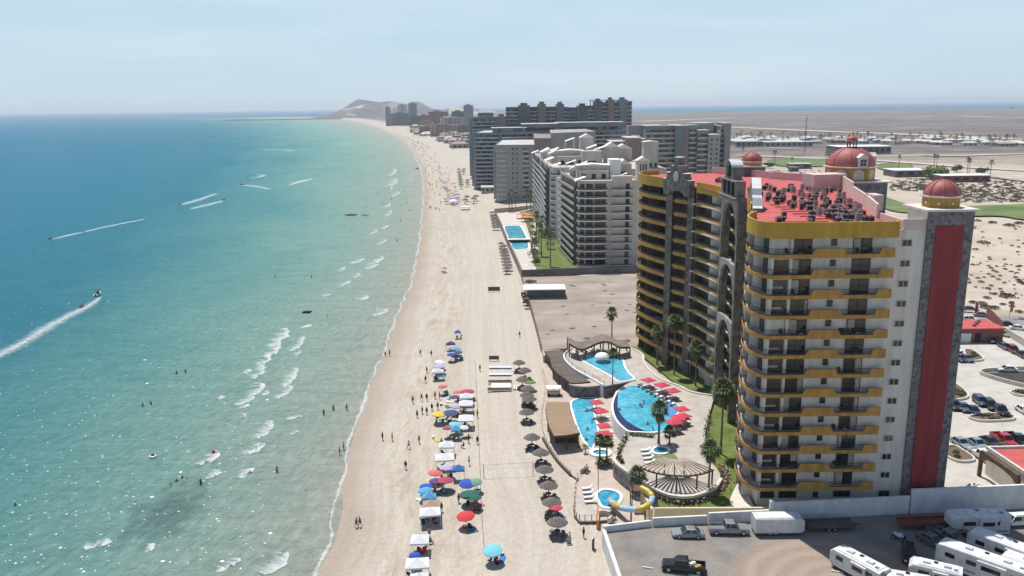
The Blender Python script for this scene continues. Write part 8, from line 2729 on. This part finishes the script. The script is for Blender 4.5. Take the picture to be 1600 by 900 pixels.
# volleyball net and the string line
t = thing('volleyball_net', 'thin volleyball net between two posts on the open sand', 'net', G(795, 745))
a, e = Vector(G(756, 746)), Vector(G(833, 742))
for q in (a, e):
 MB().tube([q + Vector((0, 0, -0.3)), q + Vector((0, 0, 2.45))], 0.06, 6).build('post', M_dkwood, t)
for dz in (2.4, 1.5):
 MB().tube([a + Vector((0, 0, dz)), e + Vector((0, 0, dz))], 0.02, 4).build('tape', M_dkwood if dz > 2 else M_trim, t)
b = MB()
for i in range(30):
 q = a + (e - a) * i / 29
 b.tube([q + Vector((0, 0, 1.5)), q + Vector((0, 0, 2.4))], 0.008, 3)
b.build('mesh', M_trim, t)
t = thing('rope_line', 'thin sagging rope on short stakes running down the beach behind the umbrellas', 'rope line', G(745, 700))
pts = [Vector(G(u, v)) for u, v in ((742, 566), (744, 600), (746, 640), (748, 690), (750, 740), (752, 800), (757, 866))]
for q in pts:
 MB().tube([q + Vector((0, 0, -0.2)), q + Vector((0, 0, 0.8))], 0.03, 5).build('stake', M_trim, t)
for q0, q1 in zip(pts, pts[1:]):
 MB().tube([q0 + Vector((0, 0, 0.7)), (q0 + q1) / 2 + Vector((0, 0, 0.3)), q1 + Vector((0, 0, 0.7))], 0.02, 4).build('rope', M_dkwood, t)
# utility bits by the lot wall
x, y, z = G(927, 858)
t = thing('notice_board', 'narrow dark board with white edge standing on the sand by the lot wall', 'board', (x, y, z))
MB().box((x, y, z + 0.9), (0.9, 0.12, 1.6), 1.2).build('panel', M_bumper, t)
MB().box((x - 0.1, y, z + 0.9), (0.2, 0.2, 1.8), 1.2).build('frame', M_white, t)
x, y, z = G(889, 850)
t = thing('windbreak', 'small grey screen on the sand below the nearest palapa', 'windbreak', (x, y, z))
MB().box((x, y, z + 0.5), (0.7, 0.08, 0.9)).build('panel', M_stuccogrey, t)
MB().box((x, y - 0.2, z + 0.1), (0.7, 0.5, 0.06)).build('foot', M_stuccogrey, t)
x, y, _ = P(965, 735, LO)
t = thing('mast', 'thin tall pole on the paving behind the children pool', 'pole', P(933, 806, LO))
x, y, _ = P(934, 812, LO)
MB().tube([(x, y, LO), (x, y, 6.5)], 0.05, 6).build('pole', M_rail, t)
MB().ball((x, y, 6.6), 0.1, 8, 5).build('cap', M_trim, t)
x, y, _ = P(914, 738, LO)
t = thing('rock_sculpture', 'twisted dark driftwood heap on the paving below the lime bush', 'driftwood', (x, y, LO))
b = MB()
for i in range(5):
 a = i * 1.25
 b.tube([(x + 0.9 * math.cos(a), y + 0.9 * math.sin(a), LO), (x + 0.3 * math.cos(a + 1), y + 0.3 * math.sin(a + 1), LO + 0.7), (x + 0.7 * math.cos(a + 2.4), y + 0.7 * math.sin(a + 2.4), LO + 0.5 + 0.2 * i)], [0.22, 0.17, 0.08], 6)
b.build('wood', mat('driftwood', (0.13, 0.11, 0.09), (0.24, 0.21, 0.18), 2.0, 0.9), t)
for k in range(1, NF + 1):
 for x0, x1, nmax in ((40.2, 43.8, 3), (49.2, 53.4, 3)):
  for i in range(7 if (k == 9 and x0 > 45) else rp.randint(0, nmax)):
   xx = x0 + i * 0.62 if k == 9 and x0 > 45 else rp.uniform(x0, x1)
   dup(bch.p, (xx, 117.15, zf(k) - 0.02), rp.uniform(2.6, 3.7), 'chair on a near balcony of the ochre hotel', 1.0, 'chairs on the hotel balconies', {'seat': rp.choice((CLM['black'], CLM['white'], CLM['grey'])), 'backrest': CLM['black']})
for sp_ in (lw, ld, bch):
 sp_.done()
def drop(o):
 for ch in kids(o):
  drop(ch)
 bpy.data.objects.remove(o)
for o in (um, tn, pm, tw, co, *PPL.values()):
 drop(o)
# ---------------------------------------------------------------- waves, foam, wakes, boats
def foam_mat(name, scale, lo, hi, col=(0.78, 0.80, 0.80), alpha=0.95, st=(1, 1, 1), edge=0.42):
 g = NG(name)
 tc_ = g.t.nodes.new('ShaderNodeUVMap')
 tc_.uv_map = 'edge'
 s = g.n('SeparateXYZ')
 g.l(tc_.outputs[0], s.inputs[0])
 p = g.pos()
 n = g.noise(g.scaled(p, st), scale, 8, 0.75, 0.6)
 # the foam thins out towards the rim of its patch: u runs 0 at the rim to 1 in the middle
 f = g.math('ADD', n, g.math('MULTIPLY', g.math('SUBTRACT', s.outputs[0], 0.5), edge))
 a = g.ramp(f, [(lo, 0.0), (hi, alpha)])
 g.l(a, g.b.inputs['Alpha'])
 g.b.inputs['Base Color'].default_value = rgb(col)
 g.b.inputs['Roughness'].default_value = 0.9
 return g.m
M_foam = foam_mat('sea_foam', 1.5, 0.44, 1.0, (0.72, 0.76, 0.75), 0.8, (0.4, 1.5, 1), 0.75)
M_foamfar = foam_mat('sea_foam_far', 0.6, 0.46, 1.0, (0.72, 0.76, 0.75), 0.7, (0.4, 1.4, 1), 0.75)
M_wake = foam_mat('wake_foam', 1.1, 0.44, 0.95, alpha=0.8)
M_wash = foam_mat('wash_foam', 0.9, 0.46, 0.86, alpha=0.75)
def patch(name, center_line, widths, z, m, dz=None, crest=False):
 """foam lying on the water along a plan line, a strip with two rims"""
 q = [Vector(p) for p in center_line]
 vs, fs, uv = [], [], []
 for i, p in enumerate(q):
  d = (q[min(i + 1, len(q) - 1)] - q[max(i - 1, 0)]).normalized()
  n = Vector((-d.y, d.x))
  w = widths[i] if isinstance(widths, list) else widths
  e = 0.0 if i in (0, len(q) - 1) else 1.0
  for k, t_ in enumerate((-0.5, -0.25, 0.0, 0.25, 0.5)):
   pp = p + n * w * t_
   zz = z + (dz * (1 - (2 * t_) ** 2) * e if dz else 0)
   vs.append((pp.x, pp.y, zz))
   uv.append((((t_ + 0.5) if crest else (1 - abs(2 * t_))) * (0.3 + 0.7 * e), i / len(q)))
 for i in range(len(q) - 1):
  for k in range(4):
   fs.append((i * 5 + k, i * 5 + k + 1, (i + 1) * 5 + k + 1, (i + 1) * 5 + k))
 me = bpy.data.meshes.new(name)
 me.from_pydata(vs, [], fs)
 ul = me.uv_layers.new(name='edge')
 for lp in me.loops:
  ul.data[lp.index].uv = uv[lp.vertex_index]
 me.materials.append(m)
 me.polygons.foreach_set('use_smooth', [True] * len(me.polygons))
 o = bpy.data.objects.new(name, me)
 COL.objects.link(o)
 o['kind'] = 'stuff'
 return o
rw = random.Random(31)
# wash along the waterline
wl = []
y = 60.0
while y < 4200:
 jit = 1.6 * mnoise.noise(Vector((y * 0.045, 0, 5))) + 0.9 * mnoise.noise(Vector((y * 0.16, 2, 5)))
 wl.append((shore_x(y) + jit - 0.4, y))
 y += 2.5 if y < 500 else 12 if y < 1200 else 50
for seg0 in range(0, len(wl) - 1, 60):
 seg = wl[seg0:seg0 + 61]
 if len(seg) > 2:
  wd = [max(0.3, (1.1 + 1.5 * mnoise.noise(Vector((p[1] * 0.06, 9, 1)))) * (1 + p[1] / 700)) for p in seg]
  patch('wash_foam', seg, wd, SEA_Z + 0.06, M_wash)
# breaking waves: pixel of the crest, size in pixels along the crest
BR = [(450, 515, 430, 540, 9), (437, 540, 424, 556, 7), (422, 556, 410, 570, 8), (413, 572, 402, 590, 7), (410, 600, 400, 616, 9), (398, 620, 372, 634, 7), (488, 508, 476, 512, 5), (476, 528, 460, 548, 5), (464, 578, 448, 604, 6), (456, 604, 438, 622, 6),
   (426, 660, 410, 684, 7), (412, 696, 388, 710, 8), (345, 708, 318, 726, 9), (342, 738, 326, 748, 8), (395, 736, 378, 746, 8), (372, 878, 350, 892, 8), (448, 868, 420, 896, 12), (170, 850, 132, 858, 8), (240, 852, 232, 862, 6), (390, 578, 386, 584, 5), (350, 620, 344, 624, 4), (388, 634, 380, 638, 5), (384, 648, 379, 652, 4),
   (608, 485, 588, 493, 6), (575, 463, 566, 470, 5), (562, 428, 556, 434, 4), (598, 402, 590, 410, 5), (570, 405, 552, 412, 6), (592, 408, 578, 420, 7), (604, 375, 594, 382, 4), (590, 360, 580, 366, 4), (606, 352, 600, 358, 4), (612, 330, 604, 338, 4), (610, 318, 604, 324, 3), (624, 300, 616, 306, 4), (620, 280, 612, 290, 5), (618, 265, 612, 274, 4), (540, 418, 532, 424, 4), (548, 440, 536, 446, 4), (516, 460, 506, 464, 4), (470, 548, 464, 556, 4), (420, 612, 414, 618, 4), (470, 652, 452, 656, 4), (466, 675, 456, 680, 4)]
for i, (u0, v0, u1, v1, wpx) in enumerate(BR):
 a, e = Vector(P2(u0, v0, SEA_Z)), Vector(P2(u1, v1, SEA_Z))
 d = math.hypot(a.x, a.y)
 wm = wpx * d / FPX * 3.6
 nn_ = Vector((-(e - a).y, (e - a).x)).normalized()
 ln, wd = [], []
 K = 15
 for k in range(K):
  t_ = -0.15 + 1.3 * k / (K - 1)
  w_ = wm * (0.25 + 1.0 * math.sin(math.pi * (k + 0.5) / K) ** 0.6) * rw.uniform(0.55, 1.25)
  # the crest keeps the shoreward side, the spent foam trails out to sea
  q = a + (e - a) * t_ + nn_ * (wm * 0.25 * math.sin(t_ * math.pi) + rw.uniform(-0.12, 0.12) * wm - w_ * 0.5)
  ln.append((q.x, q.y))
  wd.append(w_)
 patch('wave_foam', ln, wd, SEA_Z + 0.10, M_foam if d < 330 else M_foamfar, 0.25, True)
# foam scraps, and added white flecks standing in for sun glints
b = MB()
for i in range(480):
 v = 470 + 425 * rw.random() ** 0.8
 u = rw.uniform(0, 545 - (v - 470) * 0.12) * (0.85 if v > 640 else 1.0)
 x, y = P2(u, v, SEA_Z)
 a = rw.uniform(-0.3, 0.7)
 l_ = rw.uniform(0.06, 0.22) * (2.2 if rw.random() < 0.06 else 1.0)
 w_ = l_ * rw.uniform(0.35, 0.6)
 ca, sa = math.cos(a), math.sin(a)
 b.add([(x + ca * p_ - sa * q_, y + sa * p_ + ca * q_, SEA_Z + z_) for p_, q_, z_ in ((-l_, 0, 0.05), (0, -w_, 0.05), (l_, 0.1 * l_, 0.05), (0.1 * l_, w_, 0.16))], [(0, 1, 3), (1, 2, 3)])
o = b.build('foam_and_glints', mat('foam_glint_white', (0.86, 0.88, 0.88), rough=0.5))
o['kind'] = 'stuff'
# boats
M_hull = mat('boat_white', (0.66, 0.67, 0.68), rough=0.35)
M_orange = mat('life_vest', (0.55, 0.10, 0.03), rough=0.8)
def boat(name, label, u, v, rz, L_, m, people=1, cat='boat', top=None):
 x, y, _ = P(u, v, SEA_Z)
 t = thing(name, label, cat)
 b = MB()
 f = L_ / 2
 secs = []
 for t_, w, z0, z1 in ((-1, 0.8, 0.05, 0.55), (-0.4, 0.95, -0.1, 0.55), (0.2, 0.95, -0.1, 0.6), (0.65, 0.65, 0.0, 0.72), (1.0, 0.05, 0.45, 0.85)):
  hw = L_ * 0.17 * w
  secs.append((f * t_, [(-hw * 0.4, z0), (hw * 0.4, z0), (hw, z1 - 0.1), (hw, z1), (-hw, z1), (-hw, z1 - 0.1)]))
 loft(b, secs)
 b.build('hull', m, t)
 MB().box((-f * 0.1, 0, 0.62), (L_ * 0.5, L_ * 0.16, 0.16), 0, 0.8).build('seat', M_bumper, t)
 if L_ > 4:
  MB().box((-f, 0, 0.6), (0.4, 0.4, 0.9)).build('outboard', M_bumper, t)
  MB().box((f * 0.15, 0, 1.0), (0.15, L_ * 0.2, 0.6)).build('windshield', M_cglass, t)
  if top:
   MB().box((-f * 0.1, 0, 2.1), (L_ * 0.36, L_ * 0.28, 0.08)).build('awning', top, t)
   for s in (-1, 1):
    for q in (-0.15, 0.12):
     MB().tube([(L_ * q - f * 0.1, s * L_ * 0.12, 0.55), (L_ * q - f * 0.1, s * L_ * 0.12, 2.1)], 0.03, 5).build('awning_post', M_bumper, t)
 else:
  MB().tube([(f * 0.3, -0.4, 1.0), (f * 0.35, 0, 0.95), (f * 0.3, 0.4, 1.0)], 0.04, 6).build('handlebar', M_bumper, t)
 t.location = (x, y, SEA_Z + 0.05)
 t.rotation_euler = (0, 0, rz)
 return t, x, y
def wake(pxs, widths, m=M_wake):
 q = smooth_line([P2(u, v, SEA_Z) for u, v in pxs], 6)
 n = len(q)
 k = len(widths) - 1
 wd = []
 for i in range(n):
  f = i / (n - 1) * k
  j = min(k - 1, int(f))
  wd.append((widths[j] + (widths[j + 1] - widths[j]) * (f - j)) * 1.6 * rw.uniform(0.8, 1.2))
 patch('boat_wake', q, wd, SEA_Z + 0.09, m, 0.15)
def heading(u0, v0, u1, v1):
 a, e = Vector(P2(u0, v0, SEA_Z)), Vector(P2(u1, v1, SEA_Z))
 return math.atan2((e - a).y, (e - a).x)
boat('speed_boat', 'white speed boat leading the longest wake on the left', 153, 461, heading(128, 480, 153, 461), 5.6, M_hull, top=M_bumper)
boat('tow_float', 'dark inflatable float towed behind the leading white speed boat', 128, 480, heading(110, 492, 128, 480), 3.2, PAINT['darkred'], cat='float')
wake([(158, 464), (140, 478), (110, 493), (75, 512), (40, 534), (-20, 566)], [1.5, 4.2, 5.5, 6.5, 6.0, 5.0])
boat('jet_ski', 'dark jet ski at the left end of the short wake', 79, 374, heading(105, 368, 79, 374), 3.3, PAINT['navy'], cat='jet ski')
wake([(78, 375), (92, 372), (112, 367), (131, 363)], [1.0, 4.5, 5, 2.0])
wake([(131, 363), (170, 354), (230, 342)], [4, 6, 3], M_foamfar)
boat('speed_boat', 'small white boat at the left of the twin wakes', 281, 321, heading(310, 314, 281, 321), 5, M_hull)
wake([(279, 322), (292, 318), (312, 312), (340, 302)], [2, 8, 9, 4])
boat('speed_boat', 'small orange boat at the right of the twin wakes', 350, 313, heading(320, 320, 350, 313), 5, PAINT['red'])
wake([(351, 313), (338, 317), (318, 322), (298, 327)], [2, 8, 9, 5])
boat('speed_boat', 'small red and white boat with curled wake in mid bay', 377, 289, heading(410, 292, 377, 289), 5.5, PAINT['red'])
wake([(371, 290), (385, 290), (402, 292), (422, 296)], [3, 10, 9, 5])
boat('jet_ski', 'dark jet ski turning at the end of the hooked wake', 387, 278, heading(408, 274, 387, 278), 3.6, PAINT['black'], cat='jet ski')
wake([(387, 279), (405, 277), (411, 274), (400, 273)], [3, 9, 9, 4])
boat('fishing_boat', 'dark boat far out near the top of the bay', 330, 214, 0.2, 11, M_dkwall, top=M_dkwall)
boat('skiff', 'long dark skiff lying in the far shallows', 549, 336.5, 0.0, 7.5, PAINT['navy'])
boat('skiff', 'small dark skiff left of the waves in the turquoise water', 480, 489, 0.0, 3.2, PAINT['navy'])
boat('skiff', 'tiny dark boat drawn close to the beach far up the shore', 652, 264, 1.2, 7, PAINT['black'])
boat('skiff', 'small pale boat in the far shallows right of the long skiff', 571, 337, 0.1, 4.5, M_hull)
wake([(409, 234), (425, 234.5), (445, 234.5), (460, 236)], [14, 22, 18, 8], M_foamfar)
wake([(522, 225), (535, 225), (548, 225.4)], [14, 22, 10], M_foamfar)
wake([(450, 290), (470, 284), (490, 279)], [5, 14, 6], M_foamfar)
def floaty(label, u, v, m):
 x, y, _ = P(u, v, SEA_Z)
 t = thing('inflatable', label, 'inflatable', (x, y, SEA_Z))
 ln = [(x + 0.55 * math.cos(2 * math.pi * i / 16), y + 0.55 * math.sin(2 * math.pi * i / 16), SEA_Z + 0.15) for i in range(17)]
 MB().tube(ln, 0.22, 8).build('ring', m, t, True)
 MB().ball((x, y, SEA_Z + 0.35), (0.35, 0.28, 0.35), 8, 6).build('seat_cushion', M_bumper, t, True)
floaty('pale grey inflatable ring with a dark seat in the green water', 239, 714, M_metal)
floaty('pink inflatable ring on the broken wave', 334, 709, CLM['pink'])
